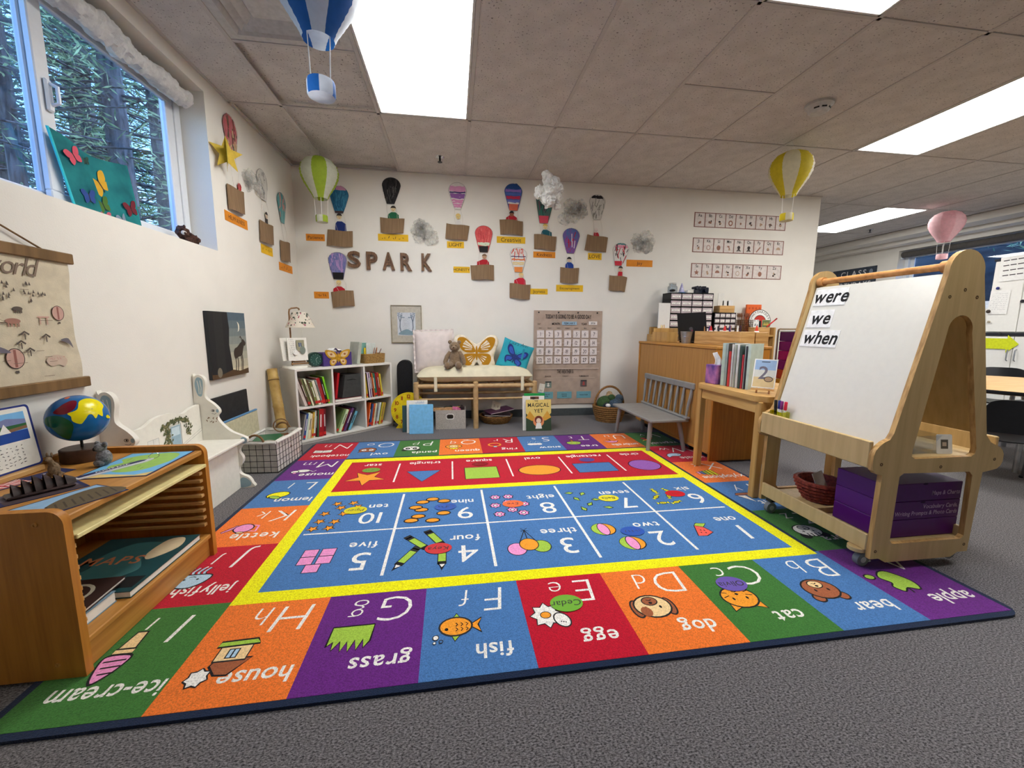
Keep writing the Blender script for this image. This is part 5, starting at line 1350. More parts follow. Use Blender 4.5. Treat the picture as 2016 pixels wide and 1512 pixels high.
# ---- basket with plush toys by the wooden cabinet
t = thing('handled_basket', 'round brown wicker basket with a tall hoop handle by the wooden cabinet', 'basket', (1.53, 3.78, 0))
rbasket(t, .115, .155, .16, wicker, 'bowl', 8)
MB().tube([(.15 * math.cos(a), .0, .155 + .19 * math.sin(a)) for a in (k * PI / 16 for k in range(17))], .011, wicker, 8).build('handle', t)
for i, (x, y, z, r, c, nm) in enumerate(((-.05, -.02, .19, (.085, .07, .075), (58, 84, 48), 'dark green'), (.04, -.05, .185, (.095, .075, .065), (62, 78, 92), 'slate blue'), (.03, .05, .215, (.07, .06, .06), (196, 168, 128), 'tan'), (-.06, -.09, .165, (.04, .035, .04), (40, 44, 52), 'black'))):
    m = mat('plush_%d' % c[0], c, .95, var=.2, vs=60, bump=.7, bs=120)
    t = thing('plush_toy', '%s plush toy lying in the handled wicker basket' % nm, 'plush toy', (1.53 + x, 3.78 + y, z - .03), i, group='plush toys in the wicker basket')
    MB().ell((0, 0, .02), r, m, 16, 10).build('body', t); MB().ell((r[0] * .6, -.03, .03 + r[2] * .6), (r[0] * .45,) * 3, m, 12, 8).build('head', t)
t = thing('plush_penguin', 'tiny white plush bird lying at the rim of the handled basket', 'plush toy', (1.47, 3.655, .165), .3)
MB().ell((0, 0, .012), (.022, .03, .018), WHITE, 12, 8).build('body', t); MB().ell((0, .024, .025), (.014, .014, .013), flat((50, 54, 62)), 10, 6).build('head', t); MB().tube([(0, .036, .025), (0, .048, .023)], [.005, .001], flat((230, 150, 40)), 6).build('beak', t)
# ================================================================== framed print and calendar on the back wall
t = thing('framed_picture', 'framed poem print with two blue trees in a pale wooden frame above the pink cushion', 'picture', M=WB(-.45, .945))
fm = wood('pale_frame', (160, 150, 126), (138, 128, 104)); hw, hh = .145, .18
for a in ((-hw, hw, -hh, -hh + .008), (-hw, hw, hh - .008, hh), (-hw, -hw + .008, -hh + .008, hh - .008), (hw - .008, hw, -hh + .008, hh - .008)): MB().box(*a, .002, .018, fm, .002).build('frame_bar', t)
MB().box(-hw + .008, hw - .008, -hh + .008, hh - .008, .002, .010, mat('mat_board', (206, 200, 184), .8)).build('mat_board', t)
P = Print(w=.0104); P.rect(-.085, -.11, .085, .11, flat((222, 228, 234)))
bt = flat((96, 112, 128))
for s_ in (-1, 1):
    P.line([(s_ * .05, -.09), (s_ * .062, -.03), (s_ * .058, .03), (s_ * .04, .09)], .008, bt); P.line([(s_ * .06, .02), (s_ * .075, .08)], .006, bt)
    R = random.Random(2)
    for k in range(16): P.ell(s_ * R.uniform(.02, .08), .075 + R.uniform(-.015, .03), .008, .005, flat((150, 164, 180)), n=8)
for k in range(9): P.squiggle(-.03, .045 - k * .012, .06, .006, 7, .0014, INK, k)
P.poly(sup([(-.07, -.1), (.07, -.1), (.04, -.065), (0, -.05), (-.05, -.07)]), flat((134, 160, 170)))
P.build('print', t)
MB().box(-hw + .008, hw - .008, -hh + .008, hh - .008, .0125, .0135, thinglass).build('glass', t, 0)
# calendar chart: u .80..1.535, v .125..1.10
cloth = mat('calendar_canvas', (178, 158, 142), .9, var=.06, vs=14, bump=.35, bs=300)
t = thing('calendar_chart', 'brown canvas calendar pocket chart hanging on the back wall', 'calendar', M=WB(1.165, .61))
CWd, CHt = .72, .965
def cf(u, v): return ((u - .5) * CWd, (v - .5) * CHt, .009 + .003 * math.sin(v * 9 + u * 2) * (1 - v) + .002 * math.sin(u * 9) * (1 - v))
MB().grid(cf, 24, 30, cloth, None, .0015).build('cloth', t)
P = Print(w=.0145, eps=.00008)
def cv(y): return (y - 600) / 200.0      # helper on photo-independent fractions
P.text('TODAY IS GOING TO BE A GOOD DAY', .0, .402, .058, INK, 'bold', gap=.05, wx=.47)
P.text('MONTH', -.13, .338, .032, INK, 'bold', wx=.7); P.text('YEAR', .165, .338, .032, INK, 'bold', wx=.7); P.text('DAY', -.305, .338, .024, INK, 'bold', wx=.6)
for i, d in enumerate(('SUNDAY', 'MONDAY', 'TUESDAY', 'WEDNESDAY', 'THURSDAY', 'FRIDAY', 'SATURDAY')): P.text(d, -.292 + i * .0945, .300, .014, INK, 'bold', gap=.04, wx=.65)
P.text('THE WEATHER IS:', -.02, -.158, .050, INK, 'bold', gap=.05, wx=.45)
for s_, x in (('SEASON', -.205), ('TODAY', -.02), ('TOMORROW', .18)): P.text(s_, x, -.197, .022, INK, 'bold', gap=.05, wx=.8)
P.line([(-.33, -.207), (.30, -.207)], .003, flat((206, 190, 172))); P.line([(-.33, -.13), (.33, -.13)], .002, flat((150, 132, 116)))
P.build('print', t)
for x in (-.31, -.105, .10, .305): MB().lathe([(.008, 0), (.008, .003), (.004, .003), (.004, .001), (0, .001)], blackp, 10, Matrix.Translation((x, .462, .009))).build('eyelet', t)
for i in range(4): MB().box(-.34, .34, .20 - i * .0885 - .052, .20 - i * .0885 - .040, .0135, .0145, mat('pocket_film', (190, 172, 158), .3)).build('pocket', t)
for x, tx in ((-.225, 'CALENDAR HELPER'), (-.025, 'SPECIAL HELPER'), (.185, 'WEATHER')):
    p = MB().box(x - .078, x + .078, -.423, -.352, .010, .0148, flat((110, 166, 178)), .0005).build('name_pocket', t)
    P = Print(w=.0151)
    if ' ' in tx: a_, b_ = tx.split(' ', 1); P.text(a_, x, -.385, .016, INK, 'bold'); P.text(b_, x, -.405, .016, INK, 'bold')
    else: P.text(tx, x, -.395, .018, INK, 'bold')
    P.build('print', p)
white_c = mat('number_card', (222, 212, 208), .5)
for n in range(1, 29):
    r, c = (n - 1) // 7, (n - 1) % 7
    R = random.Random(n * 5)
    a = R.uniform(-.06, .06)
    k = thing('number_card', 'white calendar card numbered %s, %s in the %s row' % (n, ordinal((n - 1) % 7), ('top', 'second', 'third', 'bottom')[(n - 1) // 7]), 'card', M=WB(1.165 + -.292 + c * .0945 + R.uniform(-.004, .004), .61 + .245 - r * .0885, .0155, a), group='number cards in the calendar')
    MB().box(-.037, .037, -.038, .038, 0, .001, white_c).build('sheet', k, 0)
    P = Print(w=.0013); P.text(str(n), 0, -.020, .055, BLACK if n >= 27 else flat((70, 60, 58)), 'bold' if n >= 27 else 'reg', gap=.06, wx=.75); P.build('print', k)
for nm, lab, u, v, w_, h_, c, tx in (('month_card', 'blue month card in the calendar chart', 1.175, .965, .155, .034, (150, 182, 204), 'FEBRUARY'), ('year_card', 'white year card in the calendar chart', 1.425, .968, .09, .036, (226, 220, 214), '2026')):
    k = thing(nm, lab, 'card', M=WB(u, v, .0155)); MB().box(-w_ / 2, w_ / 2, -h_ / 2, h_ / 2, 0, .001, flat(c)).build('sheet', k, 0)
    P = Print(w=.0013); P.text(tx, 0, -.010, .028, INK, 'bold', wx=.8); P.build('print', k)
for lab, u, v, c, c3 in (('grey green season card with a snowman shape in the calendar chart', .965, .335, (122, 140, 134), (230, 226, 220)), ('dark weather card with a red house in the calendar chart', 1.345, .345, (96, 86, 84), (170, 70, 66))):
    k = thing('weather_card', lab, 'card', M=WB(u, v, .0155)); MB().box(-.034, .034, -.034, .034, 0, .001, flat(c)).build('sheet', k, 0)
    P = Print(w=.0013); P.ell(0, -.012, .014, .010, flat(c3)); P.ell(0, .008, .010, .009, flat(c3)); P.rect(-.03, .02, .03, .032, flat((60, 56, 58))); P.build('print', k)
k = thing('folded_note', 'small white note tucked in the calendar chart at the bench end', 'note', M=WB(.895, .30, .016, -.2)); MB().box(-.03, .03, -.045, .045, 0, .001, PAPER).build('sheet', k, 0)
P = Print(w=.0013); P.squiggle(-.018, -.035, .03, .02, 5, .002, INK, 3); P.build('print', k)

# ================================================================== wooden wall letters
def wall_letter(ch, u0, v1, u1, v0):
    t = thing('wall_letter', 'rustic wooden letter %s on the back wall' % ch, 'letter', M=WB((u0 + u1) / 2, (v0 + v1) / 2), group='wooden letters on the wall')
    vs, fs, w = GLY['heavy', ch]
    y0 = min(v[1] for v in vs); y1 = max(v[1] for v in vs)
    q = [((x / w - .5) * (u1 - u0), ((y - y0) / (y1 - y0) - .5) * (v1 - v0)) for x, y in vs]
    ec = {}
    for f in fs:
        for i in range(len(f)):
            e = (f[i], f[(i + 1) % len(f)]); ec[tuple(sorted(e))] = ec.get(tuple(sorted(e)), 0) + 1
    b = MB()
    b.add([(x, y, .026) for x, y in q], fs, barkwood); b.add([(x, y, .002) for x, y in q], [f[::-1] for f in fs], barkwood)
    n = len(q)
    b.add([(x, y, .002) for x, y in q] + [(x, y, .026) for x, y in q], [(i, j, j + n, i + n) for (i, j), c in ec.items() if c == 1], barkwood)
    b.build('body', t)
    ins = MB(); ins.add([(x * .985, y * .985, .0265) for x, y in [((gx / GLY['thin', ch][2] - .5) * (u1 - u0) * .72, ((gy - y0) / (y1 - y0) - .5) * (v1 - v0) * .80) for gx, gy in GLY['thin', ch][0]]], GLY['thin', ch][1], wood('letter_inlay', (96, 66, 44), (74, 50, 32), axis=(60, 8, 60)))
    ins.build('inlay', t, 0)
for ch, a in zip('SPARK', ((-.965, 1.612, -.851, 1.461), (-.797, 1.61, -.697, 1.449), (-.652, 1.61, -.541, 1.45), (-.489, 1.608, -.383, 1.447), (-.294, 1.61, -.197, 1.45))): wall_letter(ch, *a)

# ================================================================== alphabet strips
icons = {'A': 'leaf', 'D': 'ring', 'E': 'dot', 'K': 'ring', 'L': 'dot', 'S': 'star', 'P': 'stick', 'Y': 'dot', 'R': 'bow', 'U': 'bow', 'W': 'ring', 'O': 'octo', 'N': 'octo'}
clay, clay2, dkb = flat((150, 104, 86)), flat((176, 146, 120)), flat((60, 50, 48))
for row, (letters, v) in enumerate((('ABCDEFGHI', 2.040), ('JKLMNOPQR', 1.787), ('STUVWXYZ', 1.529))):
    t = thing('alphabet_strip', 'brown bordered alphabet card strip, %s of three on the back wall' % ('top', 'middle', 'bottom')[row], 'alphabet strip', M=WB(3.015, v), group='alphabet strips')
    MB().box(-.531, .531, -.0735, .0735, 0, .0015, flat((128, 84, 72))).build('border', t, 0)
    ws = [1.0] * 9 if row < 2 else [1, 1, 1, 1, 1, 1, 1.45, 1.4]
    tot = sum(ws); x = -.526
    for i, ch in enumerate(letters):
        w_ = 1.052 * ws[i] / tot
        c = MB().box(x + .005, x + w_ - .005, -.066, .066, .0015, .0025, mat('alphabet_card', (212, 202, 196), .5)).build('letter_card', t, 0)
        P = Print(w=.0028); cx = x + w_ / 2
        P.text(ch + ch.lower(), cx, .030, .042, BLACK, 'bold', gap=.05, wx=.85)
        k = icons.get(ch); cy = -.022
        if k == 'ring': P.line([(cx + .02 * math.cos(a), cy + .022 * math.sin(a)) for a in (j * PI / 8 for j in range(17))], .012 if ch == 'D' else .006, clay if ch != 'W' else clay2)
        elif k == 'dot': P.ell(cx, cy, .022 if ch != 'E' else .01, .026 if ch != 'E' else .012, clay)
        elif k == 'star': P.star(cx, cy, .03, clay, 0)
        elif k == 'stick': P.line([(cx - .025, cy - .03), (cx + .02, cy + .022)], .012, clay)
        elif k == 'bow': P.poly([(cx + .026 * math.cos(a), cy + .028 * math.sin(a)) for a in (j * PI / 8 for j in range(9))] + [(cx - .012, cy), (cx + .012, cy)], clay if ch == 'U' else clay2)
        elif k == 'octo':
            P.ell(cx, cy + .01, .017, .018, dkb)
            for a in range(5): P.line([(cx, cy), (cx - .025 + .0125 * a, cy - .03)], .006, dkb)
        else:
            R = random.Random(ord(ch))
            for j in range(4): P.ell(cx + R.uniform(-.012, .012), cy + R.uniform(-.018, .018), R.uniform(.006, .014), R.uniform(.006, .014), [clay, clay2, flat((120, 96, 84)), dkb][R.randrange(4) if ch not in 'T' else 1])
        P.build('print', c)
        x += w_

# ================================================================== paper hot air balloon cut-outs
def env_outline(top, L, R, BL, BR):
    cx = (L[0] + R[0]) / 2; wz = (L[1] + R[1]) / 2; rw = (R[0] - L[0]) / 2; rh = top[1] - wz
    pts = [(cx + rw * math.cos(a), wz + rh * math.sin(a)) for a in (k * PI / 12 for k in range(13))]
    bl, br = BL[0], BR[0]; bz = (BL[1] + BR[1]) / 2
    lower = []
    for k in range(1, 9):
        f = k / 8; e = f ** 1.25
        lower.append((cx - rw + (bl - (cx - rw)) * (f * .35 + .65 * e), wz + (bz - wz) * f))
    right = [(cx + rw + (br - (cx + rw)) * ((1 - k / 8) * .35 + .65 * (1 - k / 8) ** 1.25), wz + (bz - wz) * (1 - k / 8)) for k in range(0, 8)]
    return pts + lower + right
def scribble(P, out, m, n, lw, seed, lo=0., hi=1., horiz=False):
    """felt pen strokes kept inside an outline"""
    R = random.Random(seed); zs = [p[1] for p in out]; z0, z1 = min(zs), max(zs)
    def span(z):
        xs_ = []
        for i in range(len(out)):
            (x0, a), (x1, b) = out[i], out[(i + 1) % len(out)]
            if (a - z) * (b - z) <= 0 and abs(a - b) > 1e-6: xs_.append(x0 + (x1 - x0) * (z - a) / (b - a))
        return (min(xs_), max(xs_)) if len(xs_) > 1 else (0, 0)
    for k in range(n):
        z = z0 + (z1 - z0) * (lo + (hi - lo) * (k + .5) / n if horiz else R.uniform(lo, hi))
        a, b = span(z); w_ = (b - a) * .9; a += (b - a) * .05
        if horiz: P.line([(a + w_ * j / 6, z + R.uniform(-.3, .3) * lw) for j in range(7)], lw, m)
        else:
            x = a + w_ * R.random(); z2 = min(max(z + R.uniform(-.09, .09), z0 + .01), z1 - .01); a2, b2 = span(z2)
            P.line([(x, z), (min(max(x + R.uniform(-.02, .02), a2), b2), z2)], lw, m)
def cutout(W, label, d, c, stripes, band, fig, seed):
    """d holds wall coordinates; W maps them; c is the paper colour"""
    u0, v0 = d['top'][0], (d['bk'][0][1] + d['bk'][2][1]) / 2
    t = thing('paper_balloon', label, 'paper balloon', M=W(u0, v0), group='paper balloon cut-outs')
    o = lambda p: (p[0] - u0, p[1] - v0)
    out = [o(p) for p in env_outline(d['top'], d['L'], d['R'], d['BL'], d['BR'])]
    e = MB().prism(out, .006, .0075, flat(c)).build('envelope', t)
    P = Print(w=.0078, eps=.00006)
    for (m, n, lw, lo, hi, hz) in stripes: scribble(P, out, flat(m), n, lw, seed + n, lo, hi, hz)
    if band:
        bz0, bz1 = min(p[1] for p in out), min(p[1] for p in out) + band[1]
        bl, br = o(d['BL'])[0], o(d['BR'])[0]
        P.poly([(bl, bz0), (br, bz0), (br + band[1] * .12, bz1), (bl - band[1] * .12, bz1)], flat(band[0]))
    P.line(out + [out[0]], .0016, flat((90, 86, 84)))
    P.build('print', e)
    bk = [o(p) for p in d['bk']]
    def bf(u, v):
        a = (bk[0][0] + (bk[1][0] - bk[0][0]) * u, bk[0][1] + (bk[1][1] - bk[0][1]) * u); b_ = (bk[3][0] + (bk[2][0] - bk[3][0]) * u, bk[3][1] + (bk[2][1] - bk[3][1]) * u)
        return (a[0] + (b_[0] - a[0]) * v, a[1] + (b_[1] - a[1]) * v + .004 * math.sin(u * 6 + seed), .012 + .022 * math.sin(u * PI) * (.35 + .65 * v))
    MB().grid(bf, 10, 5, kraft, None, .003).build('basket', t)
    hz_ = min(p[1] for p in out)
    bl, br = o(d['BL']), o(d['BR'])
    for a, b_, s_ in ((bl, (bk[0][0] * .6 + bk[1][0] * .4, bk[0][1]), -1), (br, (bk[0][0] * .3 + bk[1][0] * .7, bk[1][1]), 1)):
        MB().tube([(a[0], a[1], .007), ((a[0] + b_[0]) / 2 + s_ * .012, (a[1] + b_[1]) / 2, .012), (b_[0], b_[1] - .005, .012)], .0011, flat((206, 200, 190)), 5).build('string', t)
    if fig:
        hx_, hz_ = o(d['head']); sh = d['sh']; s0, s1 = o(sh[:2]), o(sh[2:])
        skin, hair, shirt = fig
        f = MB().prism([(hx_ + .021 * math.cos(a), hz_ + .023 * math.sin(a)) for a in (k * PI / 8 for k in range(16))], .0095, .0105, flat(skin))
        f.prism([(s0[0] - .008, s1[1] - .03), (s0[0] - .004, s0[1] - .022), (hx_ - .02, s0[1]), (hx_ + .02, s0[1]), (s1[0] + .004, s0[1] - .022), (s1[0] + .008, s1[1] - .03)], .009, .010, flat(shirt))
        g = f.build('figure', t, 0)
        P = Print(w=.0108, eps=.00006)
        if hair:
            P.poly([(hx_ + .024 * math.cos(a), hz_ + .004 + .025 * math.sin(a)) for a in (k * PI / 10 for k in range(11))] + [(hx_ - .016, hz_ + .008), (hx_ + .016, hz_ + .008)], flat(hair))
        for s_ in (-1, 1): P.ell(hx_ + s_ * .008, hz_ - .001, .0028, .0028, INK, n=8)
        P.line([(hx_ - .006, hz_ - .011), (hx_, hz_ - .014), (hx_ + .006, hz_ - .011)], .003, flat((150, 50, 40)))
        P.build('face_print', g)
    return t
D = {
'patience': {'top': (-0.999, 2.179), 'L': (-1.093, 2.095), 'R': (-0.93, 2.103), 'BL': (-1.055, 1.943), 'BR': (-0.986, 1.946), 'head': (-1.021, 1.913), 'sh': (-1.054, 1.872, -0.971, 1.79), 'bk': [(-1.128, 1.793), (-0.909, 1.788), (-0.915, 1.647), (-1.143, 1.651)], 'lb': (-1.322, 1.754, -1.159, 1.693)},
'black': {'top': (-0.55, 2.278), 'L': (-0.633, 2.203), 'R': (-0.466, 2.211), 'BL': (-0.596, 2.044), 'BR': (-0.528, 2.047), 'head': (-0.539, 2.002), 'sh': (-0.585, 1.973, -0.496, 1.923), 'bk': [(-0.661, 1.92), (-0.439, 1.916), (-0.454, 1.784), (-0.66, 1.785)], 'lb': (-0.687, 1.778, -0.411, 1.715)},
'light': {'top': (0.055, 2.268), 'L': (-0.031, 2.185), 'R': (0.14, 2.194), 'BL': (0.028, 2.023), 'BR': (0.081, 2.026), 'head': (0.058, 1.96), 'sh': (0.039, 1.922, 0.086, 1.896), 'bk': [(-0.054, 1.895), (0.164, 1.876), (0.142, 1.741), (-0.066, 1.755)], 'lb': (-0.051, 1.733, 0.111, 1.672)},
'honesty': {'top': (0.302, 1.888), 'L': (0.216, 1.813), 'R': (0.386, 1.819), 'BL': (0.26, 1.639), 'BR': (0.339, 1.642), 'head': (0.307, 1.597), 'sh': (0.24, 1.572, 0.346, 1.522), 'bk': [(0.17, 1.517), (0.398, 1.523), (0.399, 1.377), (0.179, 1.382)], 'lb': (0.007, 1.5, 0.165, 1.442)},
'creative': {'top': (0.588, 2.286), 'L': (0.501, 2.208), 'R': (0.673, 2.216), 'BL': (0.55, 2.038), 'BR': (0.629, 2.041), 'head': (0.572, 2.006), 'sh': (0.522, 1.994, 0.622, 1.951), 'bk': [(0.453, 1.954), (0.682, 1.945), (0.681, 1.811), (0.462, 1.817)], 'lb': (0.428, 1.797, 0.71, 1.735)},
'kind': {'top': (0.905, 2.242), 'L': (0.811, 2.153), 'R': (0.988, 2.162), 'BL': (0.849, 1.932), 'BR': (0.931, 1.936), 'head': (0.906, 1.901), 'sh': (0.873, 1.873, 0.968, 1.827), 'bk': [(0.795, 1.83), (1.021, 1.814), (1.012, 1.679), (0.797, 1.69)], 'lb': (0.792, 1.666, 1.015, 1.607)},
'joyness': {'top': (0.643, 1.695), 'L': (0.557, 1.624), 'R': (0.725, 1.63), 'BL': (0.606, 1.461), 'BR': (0.68, 1.462), 'head': (0.669, 1.429), 'sh': (0.606, 1.407, 0.709, 1.345), 'bk': [(0.555, 1.352), (0.766, 1.341), (0.757, 1.199), (0.556, 1.208)], 'lb': (0.766, 1.306, 0.944, 1.25)},
'encourage': {'top': (1.17, 1.899), 'L': (1.086, 1.821), 'R': (1.259, 1.828), 'BL': (1.132, 1.657), 'BR': (1.203, 1.659), 'head': (1.157, 1.594), 'sh': (1.124, 1.57, 1.198, 1.52), 'bk': [(1.067, 1.517), (1.262, 1.514), (1.253, 1.366), (1.068, 1.367)], 'lb': (1.031, 1.349, 1.312, 1.283)},
'love': {'top': (1.437, 2.227), 'L': (1.35, 2.156), 'R': (1.513, 2.164), 'BL': (1.398, 1.989), 'BR': (1.47, 1.992), 'head': (1.428, 1.888), 'sh': (1.408, 1.868, 1.456, 1.845), 'bk': [(1.339, 1.845), (1.554, 1.821), (1.538, 1.676), (1.313, 1.692)], 'lb': (1.354, 1.669, 1.498, 1.603)},
'joy': {'top': (1.7, 1.775), 'L': (1.617, 1.705), 'R': (1.786, 1.71), 'BL': (1.641, 1.552), 'BR': (1.71, 1.554), 'head': (1.702, 1.519), 'sh': (1.681, 1.493, 1.722, 1.443), 'bk': [(1.585, 1.457), (1.777, 1.439), (1.757, 1.29), (1.584, 1.308)], 'lb': (1.766, 1.616, 2.05, 1.548)},
'purple': {'top': (-1.05, 1.597), 'L': (-1.137, 1.527), 'R': (-0.975, 1.531), 'BL': (-1.099, 1.353), 'BR': (-1.013, 1.355), 'head': (-1.055, 1.317), 'sh': (-1.102, 1.288, -1.007, 1.244), 'bk': [(-1.129, 1.239), (-0.928, 1.257), (-0.921, 1.115), (-1.117, 1.094)], 'lb': (-1.282, 1.238, -1.151, 1.176)}}
pk_, wh_ = (214, 150, 180), (222, 218, 212)
SK = (226, 204, 160)
cutout(WB, 'paper balloon coloured blue with a pink top beside the green lantern', D['patience'], (40, 104, 140), [((60, 130, 166), 40, .006, .1, .8, False), ((196, 140, 170), 10, .010, .86, .99, True), ((28, 84, 120), 20, .004, .1, .8, False)], ((60, 46, 48), .018), (SK, (40, 32, 30), (20, 44, 110)), 1)
cutout(WB, 'paper balloon scribbled black with a figure in a green shirt', D['black'], (38, 36, 38), [((20, 18, 20), 40, .008, .05, .95, False), ((96, 92, 92), 16, .004, .2, .9, False)], None, (SK, (50, 38, 30), (20, 96, 62)), 2)
cutout(WB, 'white paper balloon with pink and purple stripes above the word light', D['light'], wh_, [((216, 150, 190), 3, .022, .68, .84, True), ((60, 50, 110), 1, .012, .62, .66, True), ((140, 90, 160), 3, .018, .42, .58, True), ((214, 140, 180), 4, .016, .08, .38, True)], None, ((216, 196, 130), (216, 186, 110), wh_), 3)
cutout(WB, 'red paper balloon with a black neck and a figure in red', D['honesty'], (214, 84, 84), [((226, 110, 106), 24, .006, .42, .95, False), ((190, 60, 64), 16, .004, .42, .95, False), ((206, 216, 190), 2, .016, .26, .36, True)], ((22, 20, 22), .058), ((190, 150, 120), (120, 90, 66), (176, 22, 36)), 4)
cutout(WB, 'paper balloon with blue and red bands and an orange neck', D['creative'], (66, 92, 160), [((34, 76, 140), 3, .02, .82, .98, True), ((140, 110, 190), 2, .012, .70, .78, True), ((74, 104, 180), 2, .012, .58, .66, True), ((190, 50, 84), 2, .016, .44, .54, True), ((110, 120, 190), 2, .014, .30, .40, True), (wh_, 1, .016, .25, .29, True)], ((214, 106, 80), .060), ((150, 96, 70), (28, 24, 26), (180, 28, 44)), 5)
cutout(WB, 'dark green and purple paper balloon under the bright cotton cloud', D['kind'], (70, 96, 90), [((44, 116, 100), 24, .008, .3, .75, False), ((120, 50, 84), 14, .007, .6, 1, False), ((40, 34, 40), 12, .005, .3, .95, False)], ((206, 70, 90), .070), (SK, (210, 176, 90), (20, 84, 96)), 6)
cutout(WB, 'white paper balloon with orange and red stripes and a figure in red', D['joyness'], wh_, [((216, 90, 70), 14, .008, .7, .98, False), ((60, 44, 90), 1, .008, .62, .66, True), ((224, 110, 50), 1, .012, .50, .54, True), ((228, 196, 110), 2, .008, .30, .42, True)], ((230, 140, 70), .05), (SK, (220, 190, 120), (196, 26, 50)), 7)
cutout(WB, 'purple and blue paper balloon with red marks and a figure in blue', D['encourage'], (112, 96, 160), [((84, 110, 170), 26, .010, .45, 1, False), ((176, 40, 70), 12, .009, .15, .7, False), ((132, 84, 156), 24, .009, 0, .6, False), ((230, 220, 226), 3, .008, .35, .6, False)], None, ((220, 200, 180), (24, 20, 24), (26, 60, 140)), 8)
cutout(WB, 'white paper balloon with black ink drawing above the word love', D['love'], (206, 204, 196), [((30, 28, 30), 3, .012, .86, .96, True), ((50, 48, 50), 14, .004, .1, .85, False), ((150, 150, 140), 10, .008, .1, .8, False)], None, ((226, 214, 206), None, (180, 36, 50)), 9)
cutout(WB, 'white paper balloon with red and black doodles at the right end of the row', D['joy'], wh_, [((70, 130, 130), 1, .014, .94, .97, True), ((226, 150, 170), 2, .016, .80, .90, True), ((60, 50, 54), 12, .007, .35, .75, False), ((196, 50, 60), 7, .008, .3, .7, False)], ((206, 50, 66), .045), ((216, 190, 160), (50, 34, 30), (190, 26, 44)), 10)
cutout(WB, 'lilac paper balloon with a black neck left of the wooden letters', D['purple'], (128, 124, 172), [((104, 112, 168), 26, .012, .3, 1, False), ((170, 140, 190), 16, .012, .3, .9, False)], ((20, 18, 20), .062), (SK, (226, 200, 130), (176, 24, 40)), 11)
DL = [({'top': (3.018, 2.253), 'L': (2.935, 2.16), 'R': (3.104, 2.168), 'BL': (2.988, 2.001), 'BR': (3.056, 2.006), 'head': (3.075, 1.83), 'sh': (3.06, 1.81, 3.09, 1.80), 'bk': [(2.914, 1.801), (3.125, 1.815), (3.117, 1.666), (2.913, 1.649)]}, 'paper balloon with a rose rim on the left wall by the window', (190, 120, 120), [((196, 96, 104), 26, .012, .45, 1, False), ((110, 90, 76), 14, .010, .1, .8, False), ((206, 180, 140), 8, .012, .2, .8, False), ((70, 96, 84), 8, .010, .0, .35, False)], ((190, 50, 50), (150, 30, 36), (176, 30, 40))),
      ({'top': (3.43, 2.073), 'L': (3.346, 1.995), 'R': (3.515, 1.99), 'BL': (3.391, 1.852), 'BR': (3.475, 1.862), 'head': (3.455, 1.75), 'sh': (3.44, 1.73, 3.47, 1.70), 'bk': [(3.332, 1.69), (3.560, 1.695), (3.548, 1.546), (3.322, 1.536)]}, 'white paper balloon with black pen lines on the left wall', (206, 202, 194), [((60, 56, 58), 16, .004, .1, .95, False), ((120, 110, 110), 10, .004, .1, .95, False)], ((210, 190, 170), (50, 40, 40), (60, 56, 60))),
      ({'top': (3.765, 2.014), 'L': (3.684, 1.945), 'R': (3.852, 1.94), 'BL': (3.736, 1.77), 'BR': (3.797, 1.773), 'head': (3.76, 1.68), 'sh': (3.74, 1.66, 3.78, 1.65), 'bk': [(3.680, 1.62), (3.88, 1.63), (3.866, 1.464), (3.672, 1.457)]}, 'teal rimmed paper balloon with pink middle on the left wall near the corner', (110, 164, 164), [((84, 150, 156), 20, .012, .3, 1, False), ((206, 150, 140), 12, .014, .3, .8, False)], None)]
for i, (d, lab, c, st, fig) in enumerate(DL): cutout(WL, lab, d, c, st, None, fig, 20 + i)
# word cards
def wcard(W, lab, u0, v1, u1, v0, c, tx, size=.045, style='reg', squig=0):
    t = thing('word_card', lab, 'word card', M=W((u0 + u1) / 2, (v0 + v1) / 2), group='word cards on the walls')
    w_, h_ = (u1 - u0) / 2, (v1 - v0) / 2
    MB().box(-w_, w_, -h_, h_, .0005, .002, mat('marker_card_%d' % c[1], c, .7, var=.05, vs=12)).build('sheet', t, 0)
    P = Print(w=.0023)
    if tx: P.text(tx, 0, -size * .33, size, INK, style, gap=.07)
    if squig: P.squiggle(-w_ * .8, -h_ * .5, w_ * 1.6, h_, squig, .004, INK, squig)
    P.build('print', t)
oc, yc = (216, 134, 34), (226, 178, 30)
for k, c, tx, sz in (('patience', oc, 'Patience', .04), ('light', yc, 'LIGHT', .048), ('honesty', yc, 'HONESTY', .036), ('creative', yc, 'Creativit', .055), ('kind', oc, 'Kindness', .045), ('joyness', yc, 'Joyness', .042), ('encourage', yc, 'Encouragment', .036), ('love', yc, 'LOVE', .05), ('joy', oc, 'Joy', .046), ('purple', oc, '', .03), ('black', yc, '', .03)):
    lb = D[k]['lb']
    lab = {'purple': 'orange word card with faint writing below the lilac balloon', 'black': 'yellow word card with scribbled writing under the black balloon'}.get(k, '%s word card lettered %s on the back wall' % ('orange' if c is oc else 'yellow', tx))
    wcard(WB, lab, lb[0], lb[1], lb[2], lb[3], c, tx, sz, squig=0 if tx else (7 if k == 'black' else 5))
wcard(WL, 'orange word card lettered helpfulness on the left wall', 2.876, 1.638, 3.160, 1.576, oc, 'HELPFULNESS', .036)
wcard(WL, 'yellow word card under the pen drawn balloon on the left wall', 3.343, 1.526, 3.539, 1.460, yc, '', squig=6)
wcard(WL, 'orange word card near the corner on the left wall', 3.645, 1.441, 3.922, 1.376, oc, '', squig=7)
